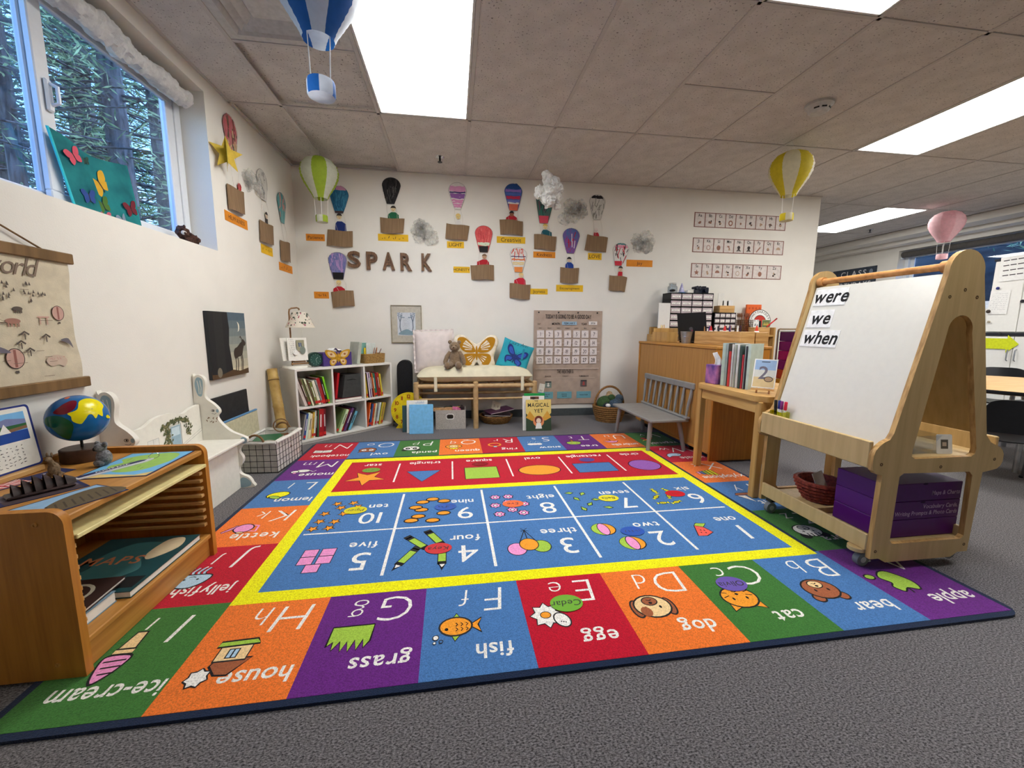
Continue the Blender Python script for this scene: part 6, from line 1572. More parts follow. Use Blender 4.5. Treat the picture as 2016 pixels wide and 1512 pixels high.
# folded paper star
t = thing('paper_star', 'folded yellow paper star sticking out from the left wall by the window', 'paper star', M=WL(2.85, 1.955))
sy_ = mat('yellow_paper', (206, 176, 60), .7)
for a in (-.55, .5):
    s_ = [((.105 if k % 2 == 0 else .045) * math.sin(k * PI / 5), (.105 if k % 2 == 0 else .045) * math.cos(k * PI / 5)) for k in range(10)]
    MB().prism(s_, -.0006, .0006, sy_, Matrix.Translation((0, 0, .055)) @ Matrix.Rotation(a, 4, 'Y')).build('star_sheet', t)

# ================================================================== cotton clouds
def puff(b, pts, m, seed, sub=2):
    R = random.Random(seed)
    for (x, y, z, r) in pts:
        bm = bmesh.new(); bmesh.ops.create_icosphere(bm, subdivisions=4 if r > .05 else 3, radius=r)
        o = Vector((R.random() * 9, R.random() * 9, R.random() * 9))
        from mathutils import noise
        for v in bm.verts:
            p = v.co / r
            v.co = v.co * (1 + .35 * noise.noise(p * 1.6 + o) + .22 * noise.noise(p * 3.6 + o) + .12 * noise.noise(p * 8 + o))
        bm.verts.index_update()
        b.add([v.co + Vector((x, y, z)) for v in bm.verts], [[v.index for v in f.verts] for f in bm.faces], m); bm.free()
    return b
thin = mat('thin_cotton', (226, 225, 220), 1.0, var=.05, vs=40, spec=0, tl=.4)
def wispy(m, lo, hi, sc):
    nt = m.node_tree; N, L = nt.nodes, nt.links; p = N['Principled BSDF']
    tc = N.new('ShaderNodeTexCoord'); n = N.new('ShaderNodeTexNoise'); n.inputs['Scale'].default_value = sc; n.inputs['Detail'].default_value = 6; L.new(tc.outputs['Object'], n.inputs['Vector'])
    r = N.new('ShaderNodeValToRGB'); r.color_ramp.elements[0].position = .35; r.color_ramp.elements[0].color = (lo,) * 3 + (1,); r.color_ramp.elements[1].position = .65; r.color_ramp.elements[1].color = (hi,) * 3 + (1,)
    L.new(n.outputs['Fac'], r.inputs[0])
    tr = N.new('ShaderNodeBsdfTransparent'); mx = N.new('ShaderNodeMixShader'); out = N['Material Output']; src = out.inputs['Surface'].links[0].from_socket
    L.new(r.outputs[0], mx.inputs[0]); L.new(tr.outputs[0], mx.inputs[1]); L.new(src, mx.inputs[2]); L.new(mx.outputs[0], out.inputs['Surface'])
wispy(thin, .03, .42, 22)
def wcloud(W, lab, u, v, w_, h_, seed):
    R = random.Random(seed); b = MB()
    pts = [(R.uniform(-.8, .8) * w_ / 2, R.uniform(-.7, .7) * h_ / 2, .02 + R.uniform(0, .02), R.uniform(.25, .42) * h_) for k in range(7)]
    puff(b, pts, thin, seed)
    for i, p in enumerate(b.v): b.v[i] = Vector((p.x, p.y, max(.002, p.z * .45)))
    tag(b.build('cotton_cloud', M=W(u, v)), lab, 'cotton cloud', 'cotton clouds'); 
wcloud(WB, 'thin grey cotton cloud beside the black balloon', -.245, 1.82, .2, .18, 1)
wcloud(WB, 'thin grey cotton cloud between the dark balloon and the ink drawn one', 1.185, 2.05, .23, .2, 2)
wcloud(WB, 'wide thin cotton cloud at the right end of the balloon row', 1.93, 1.80, .32, .17, 3)
wcloud(WL, 'thin grey cotton cloud on the left wall', 3.27, 1.94, .25, .13, 4)
b = MB()
R = random.Random(11)
puff(b, [(0, 0, 0, .085), (.03, .0, .09, .07), (-.02, -.01, .16, .05), (-.075, 0, .02, .055), (.08, .0, .05, .06), (.085, 0, -.03, .05), (0, -.02, -.06, .06), (.06, 0, .12, .045), (-.10, 0, -.01, .035), (.09, .01, -.1, .035)], cotton, 11)
t = thing('cotton_cloud', 'bright white fluffy cotton cloud hanging at the ceiling edge of the back wall', 'cotton cloud', M=TR(.80, 3.47, 2.02), group='cotton clouds')
b.build('fluff', t, M=Matrix.Scale(.88, 4)); MB().tube([(0, 0, .1), (0, 0, H - 2.02)], .0008, WHITE, 5).build('thread', t)
from mathutils import noise
b = MB(); NR, NA = 200, 22; rings = []
for k in range(NR + 1):
    y = 1.86 * k / NR; end = min(1, k / 6, (NR - k) / 6)
    cz = .022 * noise.noise(Vector((1.3, y * 3, 0))) - .02 * max(0, noise.noise(Vector((7, y * 4.5, 2)))); rr = (.046 + .014 * noise.noise(Vector((4, y * 5, 1)))) * (.15 + .85 * end ** .5)
    ring_ = []
    for j in range(NA):
        a = 2 * PI * j / NA; d = Vector((math.cos(a), 0, math.sin(a))); q = d * .045 + Vector((0, y, 0))
        r_ = rr * (1 + .30 * noise.noise(q * 22) + .28 * noise.noise(q * 48) + .16 * noise.noise(q * 110))
        ring_.append((d.x * r_, y, cz + d.z * r_))
    rings.append(ring_)
b.ring(rings, cotton)
tag(b.build('cotton_garland', M=TR(-1.478, .88, 2.176)), 'long white cotton wool garland along the top of the left window', 'garland')

# ================================================================== hanging paper lantern balloons
def lantern(lab, x, y, ztop, r, c, c2, rz, gores=8, wcol=None, tilt=0.0):
    t = thing('balloon_lantern', lab, 'paper lantern', M=TR(x, y, ztop, rz) @ Matrix.Rotation(tilt, 4, 'Y'), group='hanging balloon lanterns')
    ma = mat('lantern_%d_%d' % (c[0], c[2]), c, .7, tl=.35, var=.04); mb_ = mat('lantern_%d_%d' % (c2[0], c2[2]), c2, .7, tl=.35, var=.03)
    prof = [(.10, 0.0), (.42, -.05), (.72, -.20), (.92, -.45), (1.0, -.75), (.96, -1.05), (.82, -1.38), (.62, -1.70), (.45, -1.96), (.36, -2.15)]
    fine = []
    for i in range(len(prof) - 1):
        for k in range(4):
            f = k / 4; fine.append((prof[i][0] + (prof[i + 1][0] - prof[i][0]) * f, prof[i][1] + (prof[i + 1][1] - prof[i][1]) * f))
    fine.append(prof[-1])
    b = MB(); n = gores * 4
    rings = [[(r * q * (1 - (.028 if j % 2 else 0)) * math.cos(2 * PI * a / n), r * q * (1 - (.028 if j % 2 else 0)) * math.sin(2 * PI * a / n), r * z) for a in range(n)] for j, (q, z) in enumerate(fine)]
    vs = [p for R_ in rings for p in R_]
    for col_, m in ((0, ma), (1, mb_)):
        fs = [(a * n + k, a * n + (k + 1) % n, (a + 1) * n + (k + 1) % n, (a + 1) * n + k) for a in range(len(rings) - 1) for k in range(n) if (k // 4) % 2 == col_]
        b.add(vs, fs, m)
    b.build('envelope', t, 60)
    bz = -3.02 * r
    for k in range(4):
        a = k * PI / 2 + .4
        MB().tube([(.34 * r * math.cos(a), .34 * r * math.sin(a), -2.13 * r), (.30 * r * math.cos(a), .30 * r * math.sin(a), bz)], .0016, WHITE, 5).build('cord', t)
    k = MB(); n = 24
    bp_ = [(.30, 0), (.32, -.06), (.32, -.30), (.30, -.36)]
    rg = [[(r * q * math.cos(2 * PI * a / n), r * q * math.sin(2 * PI * a / n), bz + r * z) for a in range(n)] for q, z in bp_]
    vs = [p for R_ in rg for p in R_]
    for col_, m in ((0, ma), (1, mb_)):
        k.add(vs, [(a * n + j, a * n + (j + 1) % n, (a + 1) * n + (j + 1) % n, (a + 1) * n + j) for a in range(3) for j in range(n) if (j // 4 + 1) % 2 == col_], m)
    k.add(rg[3], [tuple(range(n))], mb_)
    k.build('basket', t, 60)
    MB().tube([(0, 0, 0), (0, 0, H - ztop)], .0012, WHITE, 5).build('hanging_string', t)
lantern('lime green and white hot air balloon lantern hanging in the back left corner', -1.055, 3.64, 2.262, .148, (166, 190, 60), (216, 218, 200), -.111)
lantern('yellow and cream hot air balloon lantern hanging above the alphabet strips', 2.585, 2.955, 2.262, .150, (206, 186, 44), (216, 210, 186), -.327)
lantern('pale pink hot air balloon lantern hanging above the white easel', 5.55, 4.02, 2.25, .155, (222, 178, 184), (228, 192, 196), .3)
lantern('blue and white hot air balloon lantern hanging near the ceiling light at the top', -.475, 1.72, 2.285, .155, (34, 92, 160), (206, 212, 220), .663)
# ================================================================== grey spindle bench
gp = mat('grey_paint', (138, 136, 132), .4, var=.04, vs=20)
t = thing('spindle_bench', 'small grey painted bench with a spindle back in front of the oak cabinet', 'bench', (1.555, 3.03, 0), math.radians(1.5))
MB().box(-.155, .15, -.345, .335, .232, .254, gp, .006).build('seat', t)
def leg(n, a, b, r0=.018, r1=.014): MB().tube([a, b], [r0, r1], gp, 10).build(n, t)
leg('leg', (-.115, -.27, .235), (-.135, -.285, .009)); leg('leg', (-.115, .26, .235), (-.135, .275, .009)); leg('leg', (.10, -.29, .235), (.135, -.325, .009)); leg('leg', (.10, .28, .235), (.135, .31, .009))
MB().box(.118, .15, -.355, .345, .254, .272, gp, .005).build('lower_rail', t)
MB().box(.150, .172, -.365, .36, .475, .522, gp, .006).build('top_rail', t)
for k in range(9):
    y = -.325 + .65 * k / 8
    w_ = .010 if 0 < k < 8 else .011
    y2 = y + (.012 if k == 8 else -.012 if k == 0 else 0)
    MB().tube([(.135, y, .27), (.143, y, .34), (.152, y2, .42), (.160, y2, .48)], [w_ * .7, w_, w_ * 1.15, w_ * .9], gp, 8).build('spindle', t)

# ================================================================== oak cabinet seen from behind
OX0, OX1, OY0, OY1, OZ = 1.725, 2.13, 2.45, 3.59, .80
oc_ = thing('oak_cabinet', 'long low oak cabinet on castors, its plain back facing the rug', 'cabinet', ((OX0 + OX1) / 2, (OY0 + OY1) / 2, 0))
cx_, cy_ = (OX0 + OX1) / 2, (OY0 + OY1) / 2
def cbx(n, x0, x1, y0, y1, z0, z1, m, bev=.003): return MB().box(x0 - cx_, x1 - cx_, y0 - cy_, y1 - cy_, z0, z1, m, bev).build(n, oc_)
cbx('back_panel', OX0 + .006, OX0 + .014, OY0 + .02, OY1 - .02, .06, OZ - .02, oak2)
cbx('top_panel', OX0 - .004, OX1, OY0 - .004, OY1 + .004, OZ - .02, OZ, oak_h)
cbx('side_panel', OX0, OX1 - .01, OY0, OY0 + .02, .012, OZ - .02, oak)
cbx('side_panel', OX0, OX1 - .01, OY1 - .02, OY1, .06, OZ - .02, oak)
cbx('bottom_panel', OX0, OX1 - .01, OY0 + .02, OY1 - .02, .055, .075, oak_h)
cbx('shelf', OX0 + .014, OX1 - .02, OY0 + .02, OY1 - .02, .40, .42, oak_h)
for y in (OY1 - .12, OY0 + .3):
    MB().lathe([(.022, -.01), (.022, .01)], blackp, 14, Matrix.Translation((OX0 + .06 - cx_, y - cy_, .022)) @ Matrix.Rotation(PI / 2, 4, 'X')).tube([(OX0 + .06 - cx_, y - cy_, .02), (OX0 + .06 - cx_, y - cy_, .058)], .006, steel).build('castor', oc_)
# ---- on the oak cabinet
def open_box(name, lab, cat, x0, x1, y0, y1, z0, z1, m, th=.010):
    t = thing(name, lab, cat, ((x0 + x1) / 2, (y0 + y1) / 2, z0))
    hx, hy, hz = (x1 - x0) / 2, (y1 - y0) / 2, z1 - z0
    MB().box(-hx, hx, -hy, hy, 0, th, m).build('base', t, 0)
    for a in ((-hx, -hx + th, -hy, hy), (hx - th, hx, -hy, hy), (-hx + th, hx - th, -hy, -hy + th), (-hx + th, hx - th, hy - th, hy)): MB().box(*a, th, hz, m, .002).build('side', t)
    return t
z0 = OZ + .001
open_box('wooden_tray_box', 'long pine box of glue bottles and markers on the oak cabinet', 'box', 1.90, 2.01, 2.47, 2.99, z0, .898, pine)
open_box('wooden_tray_box', 'second shorter pine box beside the long one on the oak cabinet', 'box', 2.02, 2.115, 2.47, 2.80, z0, .895, pine)
t = thing('pencil_caddy', 'light wooden pencil caddy at the far end of the oak cabinet', 'caddy', (1.85, 3.36, z0))
for a in ((-.05, .05, -.13, .13, 0, .01), (-.05, -.042, -.13, .13, .01, .085), (.042, .05, -.13, .13, .01, .12), (-.042, .042, -.13, -.122, .01, .085), (-.042, .042, .122, .13, .01, .12), (-.042, .042, -.01, -.002, .01, .12)): MB().box(*a, rubber_v, .002).build('board', t)
for i, (x, y, c) in enumerate(((-.01, .05, (226, 180, 50)), (.005, .06, (230, 190, 60)), (.0, .03, (206, 150, 40)))):
    tag(MB().tube([(0, 0, 0), (0, 0, .13), (0, 0, .142)], [.0035, .0035, .0008], flat(c), 6).build('pencil', M=TR(1.85 + x, 3.36 + y, z0 + .012) @ Matrix.Rotation((.2, -.15, .1)[i], 4, 'X')), 'yellow pencil, %s of three in the wooden pencil caddy' % ordinal(i), 'pencil', 'pencils in the caddy')
t = thing('tin_bucket', 'small galvanised tin bucket on the oak cabinet beside the laptop', 'bucket', (1.85, 3.02, z0))
MB().lathe([(.034, 0), (.045, .09), (.047, .092), (.044, .094), (.042, .09), (.032, .004), (0, .004)], steel, 24).build('pail', t)
MB().lathe([(.0405, .05), (.042, .053), (.0415, .056)], steel, 24, None, False, False).build('rib', t)
MB().tube([(0, .046 * math.cos(a), .09 - .035 * math.sin(a)) for a in (k * PI / 10 for k in range(11))], .0015, steel, 6, Matrix.Translation((-.02, 0, 0))).build('bail', t)
t = thing('laptop', 'open black laptop seen from behind on the oak cabinet', 'laptop', (1.93, 3.06, z0), .15)
MB().box(.0, .2, -.16, .16, 0, .014, blackp, .004).build('base', t)
ld = MB().box(-.006, .006, -.16, .16, 0, .23, blackp, .003).build('lid', t, M=Matrix.Translation((.0, 0, .016)) @ Matrix.Rotation(-.15, 4, 'Y'))
Print(Matrix(((0, 0, -1, -.006), (-1, 0, 0, 0), (0, 1, 0, 0), (0, 0, 0, 1)))).ell(.0, .10, .022, .016, flat((90, 84, 84))).ell(.01, .085, .010, .010, flat((150, 70, 80))).build('print', ld)
for i, (x, y, c, cap, nm) in enumerate(((1.95, 2.86, (230, 228, 220), (206, 40, 40), 'white glue bottle with a red cap at the middle of the pine box'), (1.95, 2.70, (232, 220, 190), (214, 50, 44), 'cream glue bottle with a red cap in the pine box'), (2.06, 2.52, (232, 230, 224), (222, 70, 40), 'white glue bottle with an orange cap at the near end of the boxes'))):
    t = thing('glue_bottle', nm, 'glue bottle', (x, y, z0 + .012), group='glue bottles')
    MB().lathe([(.020, 0), (.022, .01), (.022, .075), (.012, .09), (0, .09)], flat(c, .3), 16).build('bottle', t)
    MB().lathe([(.011, .088), (.010, .10), (.004, .125), (0, .126)], flat(cap, .3), 12).build('cap', t)
R = random.Random(21)
for i in range(12):
    x, y = R.uniform(1.925, 1.985), 2.50 + .46 * (i + .5) / 12 + R.uniform(-.008, .008)
    if abs(y - 2.86) < .025 or abs(y - 2.70) < .025: y += .03
    c = [(60, 30, 40), (150, 60, 60), (226, 220, 210), (70, 50, 110), (170, 120, 70), (40, 40, 48)][i % 6]
    tag(MB().tube([(0, 0, 0), (0, 0, .115), (0, 0, .125)], [.006, .006, .003], flat(c), 8).build('marker_pen', M=TR(x, y, z0 + .014) @ Matrix.Rotation(R.uniform(-.2, .2), 4, 'X')), '%s marker pen, %s along the long pine box' % (['dark brown', 'rust red', 'white', 'violet', 'tan', 'black'][i % 6], ordinal(i)), 'marker', 'marker pens in the pine box')
# ================================================================== shelf unit with organisers along the back wall
su = thing('wall_shelf_unit', 'light wooden shelf unit behind the oak cabinet along the back wall', 'shelf unit', (2.6, 3.83, 0))
for n, a in (('top_panel', (-.58, .56, -.20, .20, .84, .86)), ('side_panel', (-.58, -.56, -.20, .20, 0, .84)), ('side_panel', (.56, .58, -.20, .20, 0, .935)), ('back_rail', (-.56, .56, .18, .20, .86, .935)), ('shelf', (-.56, .56, -.19, .19, .42, .44)), ('back_panel', (-.56, .56, .185, .2, .0, .42))): MB().box(*a, rubber_v, .003).build(n, su)
zs = .861
def organiser(lab, x0, x1, y0, y1, z0, z1, nx, nz, tall=False):
    t = thing('drawer_organiser', lab, 'organiser', ((x0 + x1) / 2, (y0 + y1) / 2, z0), group='small parts organisers')
    hx, hy, hz = (x1 - x0) / 2, (y1 - y0) / 2, z1 - z0
    b = MB().box(-hx, hx, hy - .004, hy, 0, hz, blackp)
    for i in range(nx + 1): x = -hx + (2 * hx - .006) * i / nx; b.box(x, x + .006, -hy, hy - .004, 0, hz, blackp)
    for j in range(nz + 1): z = (hz - .006) * j / nz; b.box(-hx, hx, -hy, hy - .004, z, z + .006, blackp)
    b.build('carcass', t, 0)
    dm_ = mat('drawer_front', (196, 182, 186), .35, var=.05, vs=30)
    for i in range(nx):
        for j in range(nz):
            xa, xb = -hx + (2 * hx - .006) * i / nx + .008, -hx + (2 * hx - .006) * (i + 1) / nx - .002
            za, zb_ = (hz - .006) * j / nz + .009, (hz - .006) * (j + 1) / nz - .006
            d = MB().box(xa, xb, -hy - .004, -hy + .004, za, zb_, dm_, .002).build('drawer', t)
            P = Print(Matrix.Translation((0, -hy - .004, 0)) @ MXZ); m_ = (za + zb_) / 2; w_ = (xb - xa) * .4
            P.rect((xa + xb) / 2 - w_, m_ - .012, (xa + xb) / 2 + w_, m_ + .010, WHITE); P.line([((xa + xb) / 2 - w_, m_ - .012), ((xa + xb) / 2 + w_, m_ - .012)], .003, INK); P.squiggle((xa + xb) / 2 - w_ * .7, m_ - .006, w_ * 1.4, .012, 4, .003, INK, i * 7 + j)
            P.build('print', d)
    return t
organiser('tall black drawer organiser with many labelled drawers against the back wall', 2.165, 2.635, 3.86, 4.02, zs, 1.277, 4, 6)
organiser('smaller black drawer organiser right of the tall one', 2.66, 2.905, 3.86, 4.02, zs, 1.085, 4, 4)
tag(MB().box(0, .125, 0, .008, 0, .31, whitelam, .002).build('dry_erase_board', M=TR(2.035, 3.84, zs)), 'plain white board standing at the left side of the tall organiser', 'board')
zo = 1.278
t = thing('glass_jar', 'clear glass jar with dark bits on the tall organiser', 'jar', (2.22, 3.93, zo))
MB().lathe([(.045, 0), (.048, .01), (.048, .06), (.035, .075), (.035, .09), (.033, .09), (.033, .075), (.046, .06), (.046, .012), (0, .01)], acrylic, 20).build('glass', t)
MB().lathe([(.037, .086), (.037, .10), (0, .10)], mat('jar_lid', (190, 190, 186), .3), 20).build('lid', t)
MB().ell((0.0, 0, .026), (.03, .03, .014), flat((50, 46, 44)), 10, 6).build('contents', t)
t = thing('paper_cone', 'lilac cone with a blue rim on the tall organiser', 'cone', (2.32, 3.93, zo))
MB().lathe([(.028, .008), (.026, .015), (.004, .10), (0, .102)], mat('lilac_card', (150, 140, 190), .6, c2=(206, 206, 226), vs=30), 20).build('cone', t); MB().lathe([(.04, 0), (.04, .008), (0, .008)], flat((80, 130, 170)), 20).build('rim', t)
tag(MB().box(-.05, .05, -.03, .03, 0, .03, PAPER, .003).box(-.03, .03, -.02, .02, .03, .036, flat((206, 206, 200)), .002).build('small_carton', M=TR(2.42, 3.93, zo)), 'small white carton on the tall organiser between cone and microscope', 'box')
nv = mat('navy_plastic', (24, 28, 44), .35)
t = thing('toy_camera', 'dark navy toy camera at the right end of the tall organiser', 'toy', (2.565, 3.93, zo))
MB().box(-.045, .045, -.025, .025, 0, .062, nv, .006).build('body', t); MB().tube([(0, -.025, .032), (0, -.055, .032)], .022, nv, 16).build('lens', t); MB().box(-.02, .02, -.015, .015, .062, .074, nv, .003).build('finder', t)
t = thing('toy_binoculars', 'dark navy toy binoculars lying next to the camera on the organiser', 'toy', (2.475, 3.915, zo), .3)
for s_ in (-1, 1): MB().tube([(s_ * .02, -.03, .055), (s_ * .02, .0, .055), (s_ * .02, .035, .055)], [.019, .015, .012], nv, 14).build('barrel', t)
MB().box(-.012, .012, -.015, .02, .03, .062, nv, .003).box(-.04, .04, -.02, .02, 0, .035, nv, .004).build('bridge', t)
zp = 1.086
t = open_box('card_box', 'light wooden box of white cards on the smaller organiser', 'box', 2.72, 2.89, 3.87, 3.97, zp, zp + .07, pine, .006)
for i, (x, h, c) in enumerate(((2.745, .19, (226, 224, 216)), (2.80, .115, (232, 230, 224)), (2.85, .12, (228, 226, 222)))):
    tag(MB().box(-.035, .035, -.002, .002, 0, h, flat(c), .001).build('index_card', M=TR(x + .02, 3.925, zp + .008)), 'white card, %s in the wooden box on the smaller organiser' % ordinal(i), 'card', 'cards on the organiser')
t = thing('wire_pencil_basket', 'dark wire basket of brown brushes beside the orange book', 'basket', (3.0, 3.86, zs))
b = MB()
for k in range(9):
    for y in (-.05, .05): b.tube([(-.08 + .02 * k, y, 0), (-.08 + .02 * k, y, .15)], .002, flat((92, 66, 38)), 5)
for k in range(6):
    for x in (-.08, .08): b.tube([(x, -.05 + .02 * k, 0), (x, -.05 + .02 * k, .15)], .002, flat((92, 66, 38)), 5)
for k in range(8): z = .15 * k / 7; b.tube([(-.08, -.05, z), (.08, -.05, z), (.08, .05, z), (-.08, .05, z), (-.08, -.05, z)], .0024, flat((92, 66, 38)), 5)
b.build('wire_mesh', t)
for i in range(6):
    o = MB().tube([(0, 0, 0), (0, 0, .17), (0, 0, .19), (0, 0, .22)], [.004, .004, .012, .004], flat((110 + 8 * i, 76, 50)), 8)
    tag(o.build('paint_brush', M=TR(2.95 + .018 * i, 3.86 + .01 * (i % 3), zs + .004) @ Matrix.Rotation(-.12 + .05 * i, 4, 'Y')), 'brown wooden brush, %s from the left in the wire basket' % ordinal(i), 'brush', 'brushes in the wire basket')
sheet2 = lambda nm, lab, x, y, z, w_, h_, th_, m, a=.08: tag(MB().box(-w_ / 2, w_ / 2, 0, th_, 0, h_, m, .0015).build(nm, M=TR(x, y, z) @ Matrix.Rotation(-a, 4, 'X')), lab, 'book')
t = thing('orange_book', 'orange covered book standing against the back wall', 'book', M=TR(3.19, 3.985, zs) @ Matrix.Rotation(-.05, 4, 'X'))
MB().box(-.06, .115, 0, .02, 0, .32, flat((226, 100, 40)), .002).build('cover', t); MB().box(-.05, .113, .003, .017, .32, .3205, PAPER).build('pages', t)
P = Print(MXZ, w=.0004)
for k in range(4): P.ell(-.03 + k * .04, .28, .012, .012, flat((196, 80, 34)))
P.build('print', t)
t = thing('letter_dial', 'round white letter wheel with a red centre standing on the shelf unit', 'dial', M=TR(3.20, 3.885, zs + .132) @ Matrix.Rotation(-.08, 4, 'X') @ MXZ)
MB().prism([(.13 * math.cos(k * PI / 16), .13 * math.sin(k * PI / 16)) for k in range(32)], 0, .004, flat((30, 28, 30))).build('disc', t)
P = Print(w=.0043); P.ell(0, 0, .124, .124, WHITE, n=32)
for k in range(26): a = PI / 2 - k * 2 * PI / 26; P.at(.105 * math.cos(a), .105 * math.sin(a), 1, None, a - PI / 2); P.text(names[k], 0, -.010, .032, INK, 'bold')
P.at(0, 0, 1); P.ell(0, 0, .072, .072, flat((30, 28, 30)), n=28); P.ell(0, 0, .067, .067, flat((190, 52, 40)), n=28); P.rect(-.016, -.065, .016, .012, BLACK); P.build('print', t)
for nm, lab, x, w_, h_, c, tx in (('cat_card', 'white cat shaped letter card standing in front of the letter wheel', 3.02, .06, .075, (230, 228, 224), 'Aa'), ('photo_card', 'green landscape photo card right of the cat card', 3.13, .09, .075, (140, 150, 110), '')):
    t = thing(nm, lab, 'card', (x, 3.71, zs + .075)); MB().box(-w_ / 2, w_ / 2, -.001, .001, 0, h_, flat(c), .0005).build('sheet', t)
    P = Print(Matrix.Translation((0, -.001, 0)) @ MXZ)
    if tx: P.text(tx, 0, .012, .036, INK, 'bold'); P.poly([(-.025, .06), (-.02, .072), (-.01, .062)], INK); P.poly([(.025, .06), (.02, .072), (.01, .062)], INK)
    else:
        P.rect(-.038, .006, .038, .068, flat((96, 110, 70)))
        for k in (-.02, 0, .02): P.poly([(k - .012, .02), (k, .055), (k + .012, .02)], flat((196, 170, 80)))
    P.build('print', t)
open_box('card_tray', 'pale wooden tray holding the cat card and the photo card', 'tray', 2.97, 3.15, 3.67, 3.75, zs, zs + .075, pine, .006)
t = thing('clear_organiser', 'red marker lying across the front of the shelf unit', 'marker', M=TR(3.10, 3.66, zs + .08) @ Matrix.Rotation(.9, 4, 'Y')); t.name = 'red_marker'
MB().tube([(0, 0, 0), (0, 0, .10)], .006, flat((206, 40, 34)), 10).build('barrel', t); MB().tube([(0, 0, .10), (0, 0, .135)], .0065, flat((150, 30, 28)), 10).build('cap', t)
# ---- rainbow drawer cart
t = thing('drawer_cart', 'chrome framed rolling cart with rainbow coloured plastic drawers', 'cart', (3.42, 3.52, 0))
for x in (-.16, .16):
    for y in (-.17, .17): MB().tube([(x, y, .05), (x, y, .90), (x, y * .95, .915), (x, y * .85, .92)], .009, chrome, 10).build('post', t); MB().ell((x, y, .028), (.012, .026, .026), blackp, 12, 8).build('castor', t)
for x in (-.16, .16): MB().tube([(x, -.15, .92), (x, .15, .92)], .009, chrome, 10).build('top_bar', t)
MB().box(-.155, .155, -.17, .17, .895, .903, mat('frosted_top', (206, 206, 206), .3), .002).build('top', t)
for i, c in enumerate(((96, 34, 92), (130, 30, 100), (168, 26, 96), (180, 30, 60), (196, 70, 44), (206, 140, 40), (150, 160, 40), (80, 130, 44))):
    z = .80 - i * .095
    d = MB().box(-.145, .145, -.175, .165, z, z + .093, mat('drawer_%d' % c[1], c, .25, var=.03), .005).build('drawer', t)
    MB().box(-.06, .06, -.188, -.175, z + .055, z + .072, mat('drawer_%d' % c[1], c, .25), .003).build('handle', d)

# ================================================================== small wooden table
TX0, TX1, TY0, TY1, TZ = 1.568, 2.10, 1.845, 2.432, .566
t = thing('wooden_table', 'small square rubberwood table with books on it beside the white easel', 'table', ((TX0 + TX1) / 2, (TY0 + TY1) / 2, 0))
hx, hy = (TX1 - TX0) / 2, (TY1 - TY0) / 2
c_ = .045
b = MB(); b.prism([(-hx + c_, -hy), (hx - c_, -hy), (hx, -hy + c_), (hx, hy - c_), (hx - c_, hy), (-hx + c_, hy), (-hx, hy - c_), (-hx, -hy + c_)], TZ - .03, TZ, rubber)
o = b.build('top', t); md = o.modifiers.new('bevel', 'BEVEL'); md.width = .006; md.segments = 2; md.limit_method = 'ANGLE'
for sx_ in (-1, 1):
    for sy_ in (-1, 1): MB().box(sx_ * (hx - .055), sx_ * (hx - .015), sy_ * (hy - .055), sy_ * (hy - .015), .0095 if sx_ < 0 else .0, TZ - .03, rubber_v, .004).build('leg', t)
for a in ((-hx + .055, hx - .055, -hy + .022, -hy + .04), (-hx + .055, hx - .055, hy - .04, hy - .022), (-hx + .022, -hx + .04, -hy + .055, hy - .055), (hx - .04, hx - .022, -hy + .055, hy - .055)): MB().box(*a, TZ - .095, TZ - .03, rubber, .003).build('apron', t)
zt2 = TZ + .0008
t = thing('tissue_box', 'purple patterned cube tissue box at the far corner of the wooden table', 'tissue box', (1.672, 2.362, zt2), .1)
MB().box(-.046, .046, -.046, .046, 0, .122, mat('purple_swirl', (84, 60, 130), .5, c2=(190, 120, 170), vs=14), .003).build('box', t)
MB().grid(lambda u, v: ((u - .5) * .06 * (1 - .3 * v) + .01 * math.sin(v * 4), (v - .5) * .02 + .012 * math.sin(u * 9), .118 + .085 * v * (1 - .3 * abs(u - .5))), 8, 8, tw, None, .001).build('tissue', t)
bks = [((176, 192, 178), .016, .262, 'sage green'), ((150, 160, 154), .010, .262, 'grey green'), ((64, 62, 56), .010, .262, 'dark grey'), ((190, 60, 56), .010, .215, 'red and white'), ((206, 204, 196), .008, .258, 'off white'), ((220, 220, 214), .010, .262, 'white'), ((150, 152, 138), .008, .255, 'olive grey'), ((214, 212, 204), .010, .26, 'cream'), ((120, 128, 118), .008, .258, 'moss grey'), ((60, 76, 70), .008, .25, 'dark green'), ((196, 60, 70), .007, .20, 'crimson'), ((196, 204, 196), .010, .258, 'pale grey'), ((52, 52, 58), .006, .25, 'charcoal'), ((184, 200, 190), .012, .264, 'pale sage')]
y = 2.288
SBX = Matrix(((1, 0, 0, 0), (0, 0, -1, 0), (0, 1, 0, 0), (0, 0, 0, 1)))
for i, (c, th_, h_, nm) in enumerate(bks):
    th_ *= 1.3
    book('reader_book', '%s thin reader, %s in the standing row on the wooden table' % (nm, ordinal(i)), TR(1.650 + .005 * (i % 3) + .0016 * i, y, zt2, .45) @ SBX, .15, h_, th_, c, group='readers on the wooden table')
    y -= (th_ + .0008) / math.cos(.45)
t = thing('display_easel', 'tiny wooden display easel holding a painted number card', 'easel', (1.675, 1.965, zt2), -.9)
for s_ in (-1, 1): MB().box(s_ * .03 - .004, s_ * .03 + .004, -.004, .004, 0, .10, pine, .001, Matrix.Rotation(-.25, 4, 'X')).build('leg', t)
MB().box(-.004, .004, .045, .053, 0, .09, pine, .001, Matrix.Rotation(.3, 4, 'X')).build('strut', t); MB().box(-.055, .055, -.022, .004, .018, .026, pine, .001).build('ledge', t)
